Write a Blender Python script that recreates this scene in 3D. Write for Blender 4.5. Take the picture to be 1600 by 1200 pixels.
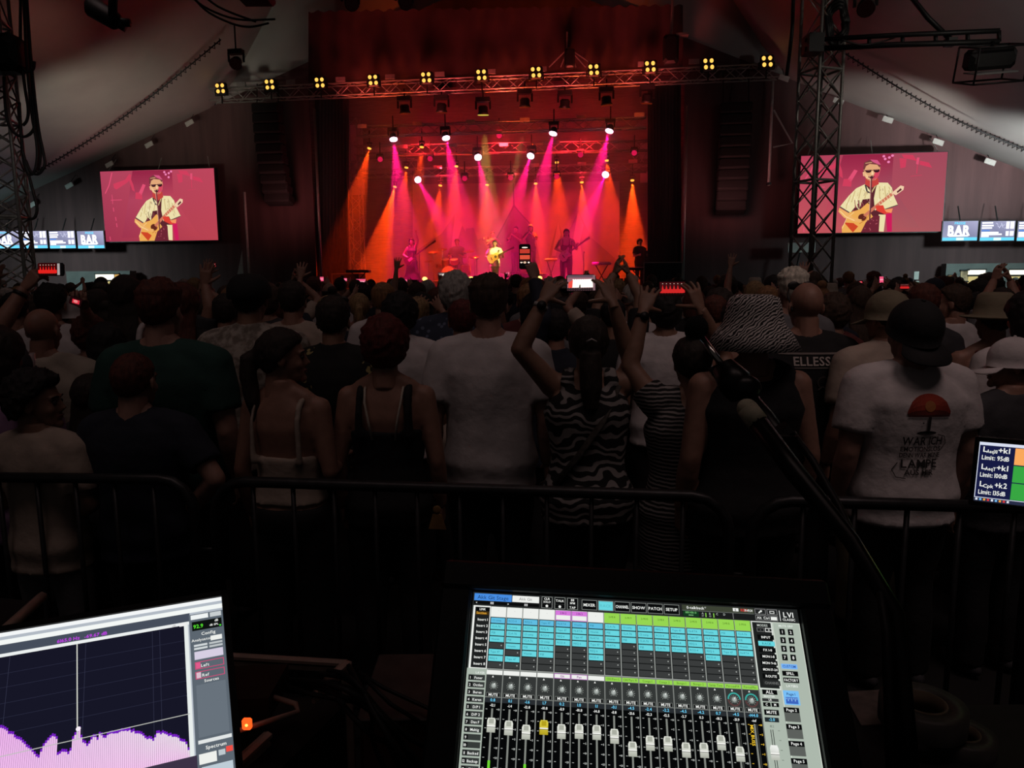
import bpy, bmesh, math, random
import numpy as np
from mathutils import Vector, Matrix, Euler, noise
from mathutils.bvhtree import BVHTree
for o in list(bpy.data.objects): bpy.data.objects.remove(o)
SC = bpy.context.scene; C = SC.collection
rnd = random.Random(7)
V = Vector; PI = math.pi; R = math.radians
# ------------------------------------------------------------------ camera
FPX = 1164.0; CZ = 1.85; T = 0.15          # focal length in pixels of the 1600 frame, eye height, stage skew
cam = bpy.data.cameras.new('camera'); cam_o = bpy.data.objects.new('camera', cam); C.objects.link(cam_o); SC.camera = cam_o
cam.sensor_width = 36; cam.lens = FPX * 36 / 1600; cam.clip_start = 0.05; cam.clip_end = 200
CR = Matrix.Rotation(PI / 2 - math.atan(170 / FPX), 3, 'X') @ Matrix.Rotation(-R(0.4), 3, 'Z')
CAM = V((0, 0, CZ)); cam_o.matrix_world = Matrix.Translation(CAM) @ CR.to_4x4()
def ray(px, py): return CR @ V(((px - 800) / FPX, (600 - py) / FPX, -1))
def P(px, py, d):                             # point on the pixel's sight line at depth y = d
    r = ray(px, py); return CAM + r * (d / r.y)
def Z(px, py, z):                             # point on the sight line at height z
    r = ray(px, py); return CAM + r * ((z - CZ) / r.z)
def S(px, py, D):                             # point on the sight line in the stage plane y + T x = D
    r = ray(px, py); return CAM + r * (D / (r.y + T * r.x))
SX = V((1, -T, 0)).normalized(); SY = V((T, 1, 0)).normalized(); UP = V((0, 0, 1))
SYAW = -math.atan(T)
# ------------------------------------------------------------------ world, exposure
SC.view_settings.view_transform = 'Standard'; SC.view_settings.look = 'None'
SC.view_settings.exposure = 0.0; SC.view_settings.gamma = 1.0; SC.view_settings.use_curve_mapping = False
SC.cycles.use_denoising = True; SC.cycles.volume_bounces = 1; SC.cycles.max_bounces = 6; SC.cycles.diffuse_bounces = 3
SC.cycles.sample_clamp_indirect = 4.0
w = bpy.data.worlds.new('ambient_fill'); SC.world = w; w.use_nodes = True
w.node_tree.nodes['Background'].inputs[0].default_value = (1.0, .84, .82, 1)
w.node_tree.nodes['Background'].inputs[1].default_value = 0.014   # dim ambient fill, let in by the tent's unmodelled rear
# ------------------------------------------------------------------ lamps
def spot(p, tgt, col, e, ang, blend=.35, rad=.05):
    l = bpy.data.lights.new('spot_light', 'SPOT'); l.energy = e; l.color = col; l.spot_size = R(ang); l.spot_blend = blend; l.shadow_soft_size = rad
    o = bpy.data.objects.new('spot_light', l); C.objects.link(o); o.location = p; o.rotation_euler = (V(tgt) - V(p)).to_track_quat('-Z', 'Y').to_euler(); return o
PINK = (1, .004, .17); ORANGE = (1, .05, .003); OLIVE = (1, .75, .12)
PB = [(615, 218, 640, 440, 27.6), (697, 216, 740, 440, 27.6), (864, 209, 815, 440, 27.6), (952, 205, 890, 440, 27.6), (747, 246, 785, 440, 29.6), (829, 244, 770, 440, 29.6), (653, 281, 720, 400, 31.7), (946, 273, 890, 400, 31.7)]
OB = [(577, 232, 535, 400, 28.6, .8), (659, 230, 640, 440, 28.6, .35), (635, 262, 615, 440, 30.2, .8), (713, 260, 700, 440, 30.2, .9), (870, 254, 880, 440, 30.2, .9), (948, 251, 965, 440, 30.2, .8),
      (617, 292, 582, 440, 31.8, 2.6), (688, 290, 668, 440, 31.8, .9), (761, 289, 752, 440, 31.8, .8), (837, 287, 842, 440, 31.8, .9), (909, 285, 915, 440, 31.8, 1), (988, 282, 990, 440, 31.8, 2.1)]
FB = [(664, 430, 650, 340, 29.8), (736, 430, 728, 340, 29.8), (843, 428, 846, 340, 29.8), (915, 427, 918, 340, 29.8)]
def beam(p, aim, tgt, *a): p, aim = V(p), V(aim); spot(p + (aim - p).normalized() * .05, tgt, *a)      # the light leaves just in front of its lens
for i, (x, y, tx, ty, D) in enumerate(PB): beam(S(x, y, D - .06), S(tx, ty - 40, 26) if i < 6 else S(tx, ty, 27), S(tx, ty, D + .6), PINK, 12500, 24, .4, .03)
for (x, y, tx, ty, D, k) in OB: beam(S(x, y, D - .05), S(tx, ty, D - 1.2), S(tx, ty, D - .1), ORANGE, 9800 * k, 27, .35, .03)
for (x, y, tx, ty, D) in FB: q = S(x, y, D); q = V((q.x, q.y, 1.37 + .47)); spot(q, S(tx, ty, D + .3), ORANGE, 4500, 17)
spot(S(755, 187, 26.5), S(772, 440, 28.0), OLIVE, 5500, 16)
spot(S(840, 112, 25.8), S(773, 405, 28.4), (1, .72, .22), 13000, 4.5, .3)         # key light on the singer
for x, tx in ((560, 600), (800, 800), (1000, 960)): spot(S(x, 437, 26.25), S(tx, 142, 26.6), (1, .11, .02), 4600, 30, .9)   # added unseen spots from below, giving the front truss its orange glow
for x in (-3.2, 0, 3.2): p = S(780 + 40 * x, 215, 28.6); spot(p, p + SY * 5 + UP * -.2, (1, .02, .03), 800, 110, 1, .1)      # added red fill spots without fixtures, turned to the rear curtain
for x in (690, 800, 910): spot(S(x, 262, 31.2), S(x, 380, 33.4), (1, .025, .05), 480, 95, .9, .1)      # added red fill that lifts the backdrop, no fixtures modelled for it
for x, y in ((435, 330), (1140, 320)): spot(S(x, y, 25.3), S(x, y - 60, 27.6), (1, .33, .32), 75, 150, 1, .4)     # added dim red fill, in place of haze glow on the side walls
for x in (-5.4, -2.7, 0, 2.7, 5.4): p = S(780 + 42 * x, 205 - 3 * x, 25.3); spot(p, p + SY * 1.6 + UP * 3.2, (1, .11, .10), 480, 70, 1, .5)   # added red fill up the roof skirt, for light scattered by haze
for x, y, e, ty, an in ((-2.6, 1.0, 56, 3.6, 66), (0.2, 1.0, 44, 3.6, 62), (2.8, 1.0, 160, 3.6, 62), (-5, 8.5, 34, 1, 110), (5, 8.5, 40, 1, 110), (0, 7, 32, 1, 110), (-8, 16, 30, 1, 110), (8, 16, 30, 1, 110)): spot(V((x, y, 7.0)), V((x * 1.05, y + ty, 0)), (1, .72, .68), e, an, .8, 1.0)   # added overhead fill on the crowd, standing for bounce off the canvas
for x, y in ((-17.6, 25.6), (14.5, 21)): spot(V((x, y, 3.6)), V((x, y + 2.6, 1.6)), (.66, 1, 1), 620, 150, 1, .3)      # invented fill that brightens the walls by the bar screens
for a, b, e, c, an in (((-12.6, 19, 2.6), (-12.6, 25.2, 7.0), 900, (1, .94, .74), 52), ((-17.5, 20.5, 2.6), (-16, 23.5, 5.2), 260, (1, .95, .85), 60), ((16, 17.5, 2.5), (15.6, 23.6, 6.0), 3900, (.93, 1, .98), 58), ((11.6, 19.5, 2.8), (12.2, 25, 7.7), 800, (1, .98, .9), 50), ((-8.6, 13.5, 4.6), (-11.6, 19.3, 7.6), 420, (1, .42, .3), 17), ((-9.5, 12.5, 4.6), (-13, 17.5, 6.9), 60, (1, .4, .36), 40), ((7.0, 10.5, 6.5), (9.5, 15.5, 9.2), 140, (1, .55, .3), 24), ((10.5, 11, 5), (12, 17, 8.8), 210, (1, .96, .96), 95)):
    spot(V(a), V(b), c, e, an, 1, .3)                                              # added spots without fixtures that brighten patches of the canvas
spot(V((8.2, 5.5, 5.2)), V((4.7, 12, 4.6)), (1, .9, .78), 170, 34, .8, .3); spot(V((-4.5, 6.5, 4.2)), V((-7.7, 11.5, 2.6)), (1, .92, .85), 60, 34, .8, .3)   # added fill spots, only to brighten the two masts
# ------------------------------------------------------------------ mesh builders
class MB:
    def __init__(s): s.v = []; s.f = []; s.m = []
    def add(s, vs, fs, mi=0):
        b = len(s.v); s.v.extend([tuple(p) for p in vs]); s.f.extend([tuple(i + b for i in f) for f in fs]); s.m.extend([mi] * len(fs)); return s
    def box(s, c, d, Rm=None, mi=0):
        c = V(c); x, y, z = d[0] / 2, d[1] / 2, d[2] / 2; vs = []
        for a in (-1, 1):
            for b in (-1, 1):
                for e in (-1, 1):
                    q = V((a * x, b * y, e * z)); vs.append(c + (Rm @ q if Rm is not None else q))
        return s.add(vs, [(0, 1, 3, 2), (4, 6, 7, 5), (0, 4, 5, 1), (2, 3, 7, 6), (0, 2, 6, 4), (1, 5, 7, 3)], mi)
    def bbox(s, c, d, bv=.01, Rm=None, mi=0):   # box with chamfered vertical profile (octagonal section in local XZ)
        x, y, z = d[0] / 2, d[1] / 2, d[2] / 2; b = min(bv, x * .9, z * .9)
        pr = [(-x + b, -z), (x - b, -z), (x, -z + b), (x, z - b), (x - b, z), (-x + b, z), (-x, z - b), (-x, -z + b)]
        c = V(c); rings = []
        for yy, k in ((-y, .0), (-y + b, 1), (y - b, 1), (y, .0)):
            ring = []
            for (px, pz) in pr:
                sx = px - math.copysign(b * (1 - k), px); sz = pz - math.copysign(b * (1 - k), pz)
                q = V((sx, yy, sz)); ring.append(c + (Rm @ q if Rm is not None else q))
            rings.append(ring)
        return s.loft(rings, mi)
    def loft(s, rings, mi=0, cap=True):
        n = len(rings[0]); vs = [p for r in rings for p in r]; fs = []
        for i in range(len(rings) - 1):
            for j in range(n):
                a = i * n + j; b = i * n + (j + 1) % n; fs.append((a, b, b + n, a + n))
        if cap: fs.append(tuple(range(n - 1, -1, -1))); k = (len(rings) - 1) * n; fs.append(tuple(range(k, k + n)))
        return s.add(vs, fs, mi)
    def tube(s, pts, r, n=8, mi=0, flat=1.0, nrm=None):
        pts = [V(p) for p in pts]; m = len(pts); rs = list(r) if hasattr(r, '__len__') else [r] * m; rings = []; up = None
        for i, p in enumerate(pts):
            t = (pts[min(i + 1, m - 1)] - pts[max(i - 1, 0)])
            if t.length < 1e-9: t = V((0, 0, 1))
            t.normalize()
            if up is None:
                up = V(nrm) if nrm is not None else (V((0, 0, 1)) if abs(t.z) < .9 else V((0, 1, 0)))
            up = (up - t * up.dot(t)); up = up.normalized() if up.length > 1e-6 else t.orthogonal().normalized()
            side = t.cross(up); rings.append([p + up * (rs[i] * flat * math.cos(2 * PI * k / n)) + side * (rs[i] * math.sin(2 * PI * k / n)) for k in range(n)])
        return s.loft(rings, mi)
    def ell(s, c, r, nu=12, nv=8, Rm=None, mi=0):
        c = V(c); vs = []; fs = []
        for i in range(nv + 1):
            th = PI * i / nv
            for j in range(nu):
                ph = 2 * PI * j / nu; q = V((r[0] * math.sin(th) * math.cos(ph), r[1] * math.sin(th) * math.sin(ph), r[2] * math.cos(th)))
                vs.append(c + (Rm @ q if Rm is not None else q))
        for i in range(nv):
            for j in range(nu):
                a = i * nu + j; b = i * nu + (j + 1) % nu; fs.append((a, a + nu, b + nu, b))
        return s.add(vs, fs, mi)
    def lathe(s, prof, n=20, M=None, mi=0):
        vs = []; fs = []
        for (r, z) in prof:
            for j in range(n):
                q = V((r * math.cos(2 * PI * j / n), r * math.sin(2 * PI * j / n), z)); vs.append(M @ q if M is not None else q)
        for i in range(len(prof) - 1):
            for j in range(n):
                a = i * n + j; b = i * n + (j + 1) % n; fs.append((a, b, b + n, a + n))
        return s.add(vs, fs, mi)
    def prism(s, pts, o, ux, uy, t, mi=0):       # 2-D outline extruded by vector t
        o = V(o); a = [o + V(ux) * p[0] + V(uy) * p[1] for p in pts]; return s.loft([a, [q + V(t) for q in a]], mi)
ORG = {}
def obj(name, mb, mats, parent=None, smooth=False, kind=None):
    o0 = ORG.get(parent, V((0, 0, 0))) if parent else V((0, 0, 0))
    me = bpy.data.meshes.new(name); me.from_pydata([(p[0] - o0.x, p[1] - o0.y, p[2] - o0.z) for p in mb.v], [], mb.f)
    mats = mats if isinstance(mats, (list, tuple)) else [mats]
    for m in mats: me.materials.append(m)
    if len(mats) > 1: me.polygons.foreach_set('material_index', mb.m)
    if smooth: me.polygons.foreach_set('use_smooth', [True] * len(me.polygons))
    me.update(); o = bpy.data.objects.new(name, me); C.objects.link(o)
    if parent: o.parent = parent; ORG[o] = o0
    if kind: o['kind'] = kind
    return o
def tag(o, label, cat, group=None, kind=None):
    if label: o['label'] = label
    if cat: o['category'] = cat
    if group: o['group'] = group
    if kind: o['kind'] = kind
    return o
def thing(name, label, cat, loc=(0, 0, 0), group=None, rz=0, local=False):
    o = bpy.data.objects.new(name, None); C.objects.link(o); o.location = loc; o.rotation_euler = (0, 0, rz); o.empty_display_size = .1
    ORG[o] = V((0, 0, 0)) if local else V(loc); return tag(o, label, cat, group)
# ------------------------------------------------------------------ materials
MATS = {}
def lin(c): return tuple((x / 255 / 12.92) if x / 255 <= .04045 else ((x / 255 + .055) / 1.055) ** 2.4 for x in c[:3])
def mat(key, col=(.5, .5, .5), rough=.6, metal=0, var=.25, scale=20, bump=0, bscale=None, stretch=(1, 1, 1), col2=None, sheen=0):
    if key in MATS: return MATS[key]
    m = bpy.data.materials.new(key); m.use_nodes = True; nt = m.node_tree; b = nt.nodes['Principled BSDF']; MATS[key] = m
    b.inputs['Roughness'].default_value = rough; b.inputs['Metallic'].default_value = metal
    tc = nt.nodes.new('ShaderNodeTexCoord'); mp = nt.nodes.new('ShaderNodeMapping'); mp.inputs['Scale'].default_value = stretch
    nt.links.new(tc.outputs['Object'], mp.inputs[0])
    n = nt.nodes.new('ShaderNodeTexNoise'); n.inputs['Scale'].default_value = scale; n.inputs['Detail'].default_value = 4; nt.links.new(mp.outputs[0], n.inputs['Vector'])
    cr = nt.nodes.new('ShaderNodeValToRGB'); e = cr.color_ramp.elements
    c2 = col2 if col2 else tuple(min(1, x * (1 + var)) for x in col); c1 = col if col2 else tuple(x * (1 - var) for x in col)
    e[0].position = .35; e[1].position = .65; e[0].color = (*c1, 1); e[1].color = (*c2, 1)
    nt.links.new(n.outputs['Fac'], cr.inputs[0]); nt.links.new(cr.outputs[0], b.inputs['Base Color'])
    if bump:
        n2 = nt.nodes.new('ShaderNodeTexNoise'); n2.inputs['Scale'].default_value = bscale or scale * 3; n2.inputs['Detail'].default_value = 3; nt.links.new(mp.outputs[0], n2.inputs['Vector'])
        bp = nt.nodes.new('ShaderNodeBump'); bp.inputs['Strength'].default_value = bump; bp.inputs['Distance'].default_value = .01
        nt.links.new(n2.outputs['Fac'], bp.inputs['Height']); nt.links.new(bp.outputs[0], b.inputs['Normal'])
    return m
def glow(key, srgb, k=1.0):
    if key in MATS: return MATS[key]
    m = bpy.data.materials.new(key); m.use_nodes = True; nt = m.node_tree; nt.nodes.remove(nt.nodes['Principled BSDF']); MATS[key] = m
    e = nt.nodes.new('ShaderNodeEmission'); e.inputs[0].default_value = (*lin(srgb), 1); e.inputs[1].default_value = k
    nt.links.new(e.outputs[0], nt.nodes['Material Output'].inputs[0]); return m
def paintmat(key, k=1.0, lit=True):
    if key in MATS: return MATS[key]
    m = bpy.data.materials.new(key); m.use_nodes = True; nt = m.node_tree; MATS[key] = m; a = nt.nodes.new('ShaderNodeVertexColor'); a.layer_name = 'Col'
    if lit:
        nt.nodes.remove(nt.nodes['Principled BSDF']); e = nt.nodes.new('ShaderNodeEmission'); e.inputs[1].default_value = k
        nt.links.new(a.outputs[0], e.inputs[0]); nt.links.new(e.outputs[0], nt.nodes['Material Output'].inputs[0])
    else:
        b = nt.nodes['Principled BSDF']; b.inputs['Roughness'].default_value = .8; nt.links.new(a.outputs[0], b.inputs['Base Color'])
    return m
# ------------------------------------------------------------------ flat pictures: screens and prints
TMP = bpy.data.scenes.new('workbench'); TVL = TMP.view_layers[0]
GL = {}
def glyph(ch, bold):
    if (ch, bold) in GL: return GL[ch, bold]
    cu = bpy.data.curves.new('g', 'FONT'); cu.body = ch; cu.resolution_u = 2; cu.offset = .018 if bold else 0
    o = bpy.data.objects.new('g', cu); TMP.collection.objects.link(o); TVL.update()
    me = o.evaluated_get(TVL.depsgraph).to_mesh(); vs = [(p.co.x, p.co.y) for p in me.vertices]; fs = [tuple(p.vertices) for p in me.polygons]
    bpy.data.objects.remove(o)
    x0 = min((p[0] for p in vs), default=0); x1 = max((p[0] for p in vs), default=.2)
    GL[ch, bold] = ([(p[0] - x0, p[1]) for p in vs], fs, x1 - x0); return GL[ch, bold]
class Pic:
    def __init__(s): s.v = []; s.f = []; s.c = []; s.z = 0
    def poly(s, pts, col, z=None):
        z = s.z if z is None else z; b = len(s.v); s.v += [(p[0], p[1], z) for p in pts]; s.f.append(tuple(range(b, b + len(pts))))
        s.c.append([lin(k) for k in col] if isinstance(col[0], (tuple, list)) else [lin(col)] * len(pts)); return s
    def rect(s, x0, y0, x1, y1, col, z=None): return s.poly([(x0, y0), (x1, y0), (x1, y1), (x0, y1)], col, z)
    def disc(s, cx, cy, rx, col, z=None, ry=None, n=16, a0=0, a1=360):
        ry = ry or rx; full = abs(a1 - a0) >= 360; k = n if full else n + 1
        pts = [(cx + rx * math.cos(R(a0 + (a1 - a0) * i / n)), cy + ry * math.sin(R(a0 + (a1 - a0) * i / n))) for i in range(k)]
        return s.poly(pts, col, z)
    def line(s, pts, wd, col, z=None):
        for a, b in zip(pts[:-1], pts[1:]):
            dx, dy = b[0] - a[0], b[1] - a[1]; L = math.hypot(dx, dy) or 1; nx, ny = -dy / L * wd / 2, dx / L * wd / 2
            s.poly([(a[0] + nx, a[1] + ny), (b[0] + nx, b[1] + ny), (b[0] - nx, b[1] - ny), (a[0] - nx, a[1] - ny)], col, z)
        return s
    def frame(s, x0, y0, x1, y1, wd, col, z=None):
        s.rect(x0, y0, x1, y0 + wd, col, z); s.rect(x0, y1 - wd, x1, y1, col, z); s.rect(x0, y0 + wd, x0 + wd, y1 - wd, col, z); s.rect(x1 - wd, y0 + wd, x1, y1 - wd, col, z); return s
    def text(s, t, x, y, h, col, al='c', fit=None, z=None, bold=True, rot=0, yk=-1):   # y down: baseline at y
        z = s.z if z is None else z; k = h / .72; adv = 0; items = []
        for ch in t:
            if ch == ' ': adv += .28; continue
            g = glyph(ch, bold); items.append((g, adv)); adv += g[2] + .07
        W = max(adv - .07, .01) * k; sx = 1
        if fit and W > fit: sx = fit / W
        ox = {'c': -W * sx / 2, 'l': 0, 'r': -W * sx}[al]; cr, sr = math.cos(R(rot)), math.sin(R(rot))
        for (vs, fs, _), a in items:
            b = len(s.v)
            for p in vs:
                X = ox + (a + p[0]) * k * sx; Y = yk * p[1] * k; s.v.append((x + X * cr - Y * sr, y + X * sr + Y * cr, z))
            for f in fs: s.f.append(tuple(i + b for i in f)); s.c.append([lin(col)] * len(f))
        return s
    def build(s, name, o, ux, uy, n, dz, m, parent, proj=None):
        o0 = ORG.get(parent, V((0, 0, 0))) if parent else V((0, 0, 0)); o, ux, uy, n = V(o), V(ux), V(uy), V(n)
        vs = [o + ux * p[0] + uy * p[1] + n * (p[2] * dz) for p in s.v]
        if proj: vs = [proj(q, p[2]) for q, p in zip(vs, s.v)]
        me = bpy.data.meshes.new(name); me.from_pydata([tuple(q - o0) for q in vs], [], s.f); me.materials.append(m)
        at = me.color_attributes.new('Col', 'FLOAT_COLOR', 'CORNER'); fl = [x for c in s.c for k in c for x in (*k, 1)]; at.data.foreach_set('color', fl)
        me.update(); ob = bpy.data.objects.new(name, me); C.objects.link(ob)
        if parent: ob.parent = parent; ORG[ob] = o0
        return ob
def remesh(mb, vox, smooth=2):
    me = bpy.data.meshes.new('t'); me.from_pydata(mb.v, [], mb.f); bm = bmesh.new(); bm.from_mesh(me); bmesh.ops.remove_doubles(bm, verts=bm.verts, dist=1e-6); bmesh.ops.recalc_face_normals(bm, faces=bm.faces); bm.to_mesh(me); bm.free(); o = bpy.data.objects.new('t', me); TMP.collection.objects.link(o)
    r = o.modifiers.new('r', 'REMESH'); r.mode = 'VOXEL'; r.voxel_size = vox
    if smooth: q = o.modifiers.new('s', 'SMOOTH'); q.factor = .5; q.iterations = smooth
    TVL.update(); m2 = o.evaluated_get(TVL.depsgraph).to_mesh()
    n = len(m2.vertices); co = np.empty(n * 3); m2.vertices.foreach_get('co', co); nr = np.empty(n * 3); m2.vertices.foreach_get('normal', nr)
    out = MB(); out.v = [tuple(p) for p in co.reshape(-1, 3)]; out.f = [tuple(p.vertices) for p in m2.polygons]; out.m = [0] * len(out.f); out.n = nr.reshape(-1, 3)
    bpy.data.objects.remove(o); bpy.data.meshes.remove(me); return out
# ------------------------------------------------------------------ people: templates
def fbm(p, k): return noise.noise(V(p) * k) * .6 + noise.noise(V(p) * k * 2.3) * .3
def head_template(vox):
    h = MB()
    h.ell((0, -.012, .03), (.074, .094, .09), 20, 14); h.ell((0, .03, -.02), (.062, .062, .085), 18, 12); h.ell((0, .042, -.068), (.05, .046, .042)); h.ell((0, .078, -.094), (.022, .018, .02))
    for s in (-1, 1):
        h.ell((s * .035, .062, -.03), (.024, .02, .024)); h.ell((s * .0105, .094, -.034), (.008, .009, .006)); h.ell((s * .078, -.006, -.006), (.009, .02, .033), 12, 8, Matrix.Rotation(s * .35, 3, 'Z'))
    h.tube([(-.05, .071, .022), (-.025, .085, .027), (0, .084, .022), (.025, .085, .027), (.05, .071, .022)], .0075)
    h.tube([(0, .084, .018), (0, .095, -.012), (0, .104, -.03)], [.0075, .009, .0115]); h.ell((0, .083, -.06), (.026, .009, .012))
    h.tube([(0, -.022, -.05), (0, -.03, -.12), (0, -.035, -.18)], [.056, .057, .062], 14)
    t = remesh(h, vox, 1); n = len(t.f)
    for s in (-1, 1): t.ell((s * .031, .0785, .003), (.0125, .0115, .0095), 8, 6, None, 1); t.tube([(s * .05, .076, .024), (s * .035, .089, .030), (s * .016, .091, .027)], .0032, 5, 3)
    t.tube([(-.022, .083, -.0585), (-.009, .0935, -.0555), (0, .094, -.057), (.009, .0935, -.0555), (.022, .083, -.0585)], .0036, 6, 2); t.tube([(-.019, .084, -.0625), (0, .0935, -.066), (.019, .084, -.0625)], .0042, 6, 2)
    return t
HEAD = {0: head_template(.0065), 1: head_template(.012)}
def hand_template(curl, spread=.1, thumb=(.75, .35, .55), tc=.3, vox=.0046):
    h = MB(); rg = []
    for z, hw, hd, y in ((-.03, .024, .019, 0), (0, .026, .019, 0), (.03, .036, .017, .002), (.065, .043, .0145, .003), (.092, .042, .0125, .002), (.1, .034, .008, .002)):
        rg.append([(hw * math.cos(a) * (1.0), hd * math.sin(a) + y, z) for a in [2 * PI * k / 12 for k in range(12)]])
    h.loft(rg)
    for i, (x, L) in enumerate(((-.032, .058), (-.011, .074), (.011, .081), (.032, .073))):
        p = V((x, .002, .086)); a = 0; sp = spread * (i - 1.5); pts = [V((x * .9, .002, .06)), p]; c = curl[i] if hasattr(curl[0], '__len__') else curl
        for fr, da in ((.44, c[0]), (.32, c[1]), (.24, c[2])):
            a += da; d = V((math.sin(sp) * math.cos(a), math.sin(a), math.cos(sp) * math.cos(a))); p = p + d * L * fr; pts.append(p)
        h.tube(pts, [.0095, .0095, .0088, .0082, .0066], 8)
    p = V((.024, .004, .02)); d = V(thumb).normalized(); pts = [p]
    for k, L in enumerate((.04, .032, .026)):
        p = p + d * L; pts.append(p); d = (d + V((-.25, .5, .3)) * tc).normalized()
    h.tube(pts, [.015, .0125, .0108, .008], 8); return remesh(h, vox, 1)
HANDS = {'relax': hand_template((.35, .45, .3), .05), 'open': hand_template((.12, .15, .1), .16), 'grip': hand_template((.9, .7, .4), .08, (.5, .75, .5), .5),
         'fist': hand_template((1.3, 1.4, .9), .0, (.4, .8, .5), .8), 'clap': hand_template((.3, .25, .2), .02, (.3, .5, .8), .2), 'phone': hand_template(((.12, .2, .15), (.2, .3, .2), (.3, .35, .2), (.2, .3, .2)), .19, (.6, .7, .35), .25)}
def place(t, M, out, flip=False, mi=None):
    vs = [M @ V((-p[0] if flip else p[0], p[1], p[2])) for p in t.v]; b = len(out.v); out.v += [tuple(p) for p in vs]
    out.f += [tuple(i + b for i in (reversed(f) if flip else f)) for f in t.f]; out.m += list(t.m) if mi is None else [mi] * len(t.f)
def frame(o, z, y, s=1):                       # matrix with local Z along z, local Y near y
    z = V(z).normalized(); y = V(y); y = (y - z * y.dot(z)).normalized() if (y - z * y.dot(z)).length > 1e-4 else z.orthogonal().normalized(); x = y.cross(z)
    M = Matrix((x, y, z)).transposed().to_4x4() * 1; M = Matrix.Translation(V(o)) @ (M @ Matrix.Scale(s, 4)); return M
# hair is built round the head centre
LINE = [(0, .078), (35, .072), (60, .045), (85, .01), (105, -.022), (135, -.046), (180, -.058)]
def hair_cap(t, lump=.25, k=45, line=0, nu=64, nv=34, zs=1.0, fade=0):
    m = MB(); c = V((0, -.012, .03)); vs = []; fs = []
    for i in range(nv + 1):
        th = PI * i / nv
        for j in range(nu):
            ph = 2 * PI * j / nu; d = V((math.sin(th) * math.sin(ph), math.sin(th) * math.cos(ph), math.cos(th)))
            rz = .09 if d.z > 0 else .108; r = 1 / math.sqrt((d.x / .076) ** 2 + (d.y / .096) ** 2 + (d.z / rz) ** 2); az = abs(math.degrees(math.atan2(d.x, d.y)))
            L = np.interp(az, [a for a, _ in LINE], [b for _, b in LINE]) + line; z = (c + d * r).z
            cv = min(1, max(0, (z - L + .012) / .022)); cv = cv * cv * (3 - 2 * cv)
            tt = t * (1 + lump * 2 * fbm(d, k * .1)) * (zs if d.z > .5 else 1)
            if fade: tt *= 1 - fade * (1 - min(1, max(0, (d.z + .25) / .75)))
            tt += .0042 * noise.noise(V((ph * 9, th * 5, t * 90))) + .003 * noise.noise(V((ph * 22, th * 9, t * 50)))
            vs.append(c + d * (r + cv * tt - (1 - cv) * .022))
    for i in range(nv):
        for j in range(nu):
            a = i * nu + j; b = i * nu + (j + 1) % nu; fs.append((a, a + nu, b + nu, b))
    return m.add(vs, fs)
def noisy(m, k, amp):
    m.v = [tuple(V(p) + V(n) * (amp * fbm(V((p[0], p[1], p[2] * .35)), k))) for p, n in zip(m.v, m.n)]; return m
def hair(style, vox=.008):
    if style == 'buzz': return hair_cap(.004, .1)
    if style == 'short': return hair_cap(.015, .35, 60, zs=1.25, fade=.6)
    if style == 'crop': return hair_cap(.017, .35, 50, .0, zs=1.55, fade=.7)
    if style == 'fringe': m = hair_cap(.007, .3); m.v = [p if p[2] < .045 else (p[0] * .86, p[1] * .86 - .003, p[2] - .016) for p in m.v]; return m
    if style == 'curly': return noisy(remesh(hair_cap(.034, .5, 90), vox, 1), 55, .012)
    m = hair_cap(.016, .2, 40, -.012)
    if style == 'bob':
        m = hair_cap(.026, .25, 40, -.03); m.tube([(0, -.03, .04), (0, -.045, -.03), (0, -.045, -.10), (0, -.035, -.12)], [.085, .098, .088, .06], 16)
    if style == 'shag':
        m = hair_cap(.03, .4, 50, -.02); m.tube([(0, -.03, .03), (0, -.045, -.04), (0, -.045, -.085)], [.08, .085, .05], 16)
    if style == 'long':
        m = hair_cap(.022, .2, 40, -.02)
        rg = []
        for z, hw, y in ((.05, .08, -.03), (-.03, .092, -.05), (-.12, .098, -.07), (-.22, .1, -.10), (-.32, .085, -.115), (-.38, .05, -.115)): rg.append([(hw * math.cos(a), y + (.055 if z > -.1 else .035) * math.sin(a), z) for a in [2 * PI * k / 18 for k in range(18)]])
        m.loft(rg)
    if style == 'pony':
        m.ell((0, -.115, .03), (.026, .024, .026)); m.tube([(0, -.11, .03), (0, -.15, .0), (0, -.155, -.08), (.01, -.14, -.19), (.015, -.125, -.30)], [.022, .036, .04, .034, .012], 12)
    if style == 'lowpony':
        m.ell((0, -.1, -.05), (.035, .03, .04)); m.tube([(0, -.1, -.03), (0, -.118, -.1), (0, -.125, -.18), (0, -.13, -.28)], [.05, .05, .05, .03], 14)
    if style == 'bun': m.ell((0, -.045, .155), (.05, .05, .045), 14, 10); m.ell((0, -.04, .12), (.035, .035, .03))
    if style == 'clip': m.tube([(0, -.1, -.07), (0, -.125, -.02), (0, -.12, .05)], [.03, .045, .03], 14)
    return noisy(remesh(m, vox, 1), 40, .006)
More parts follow.
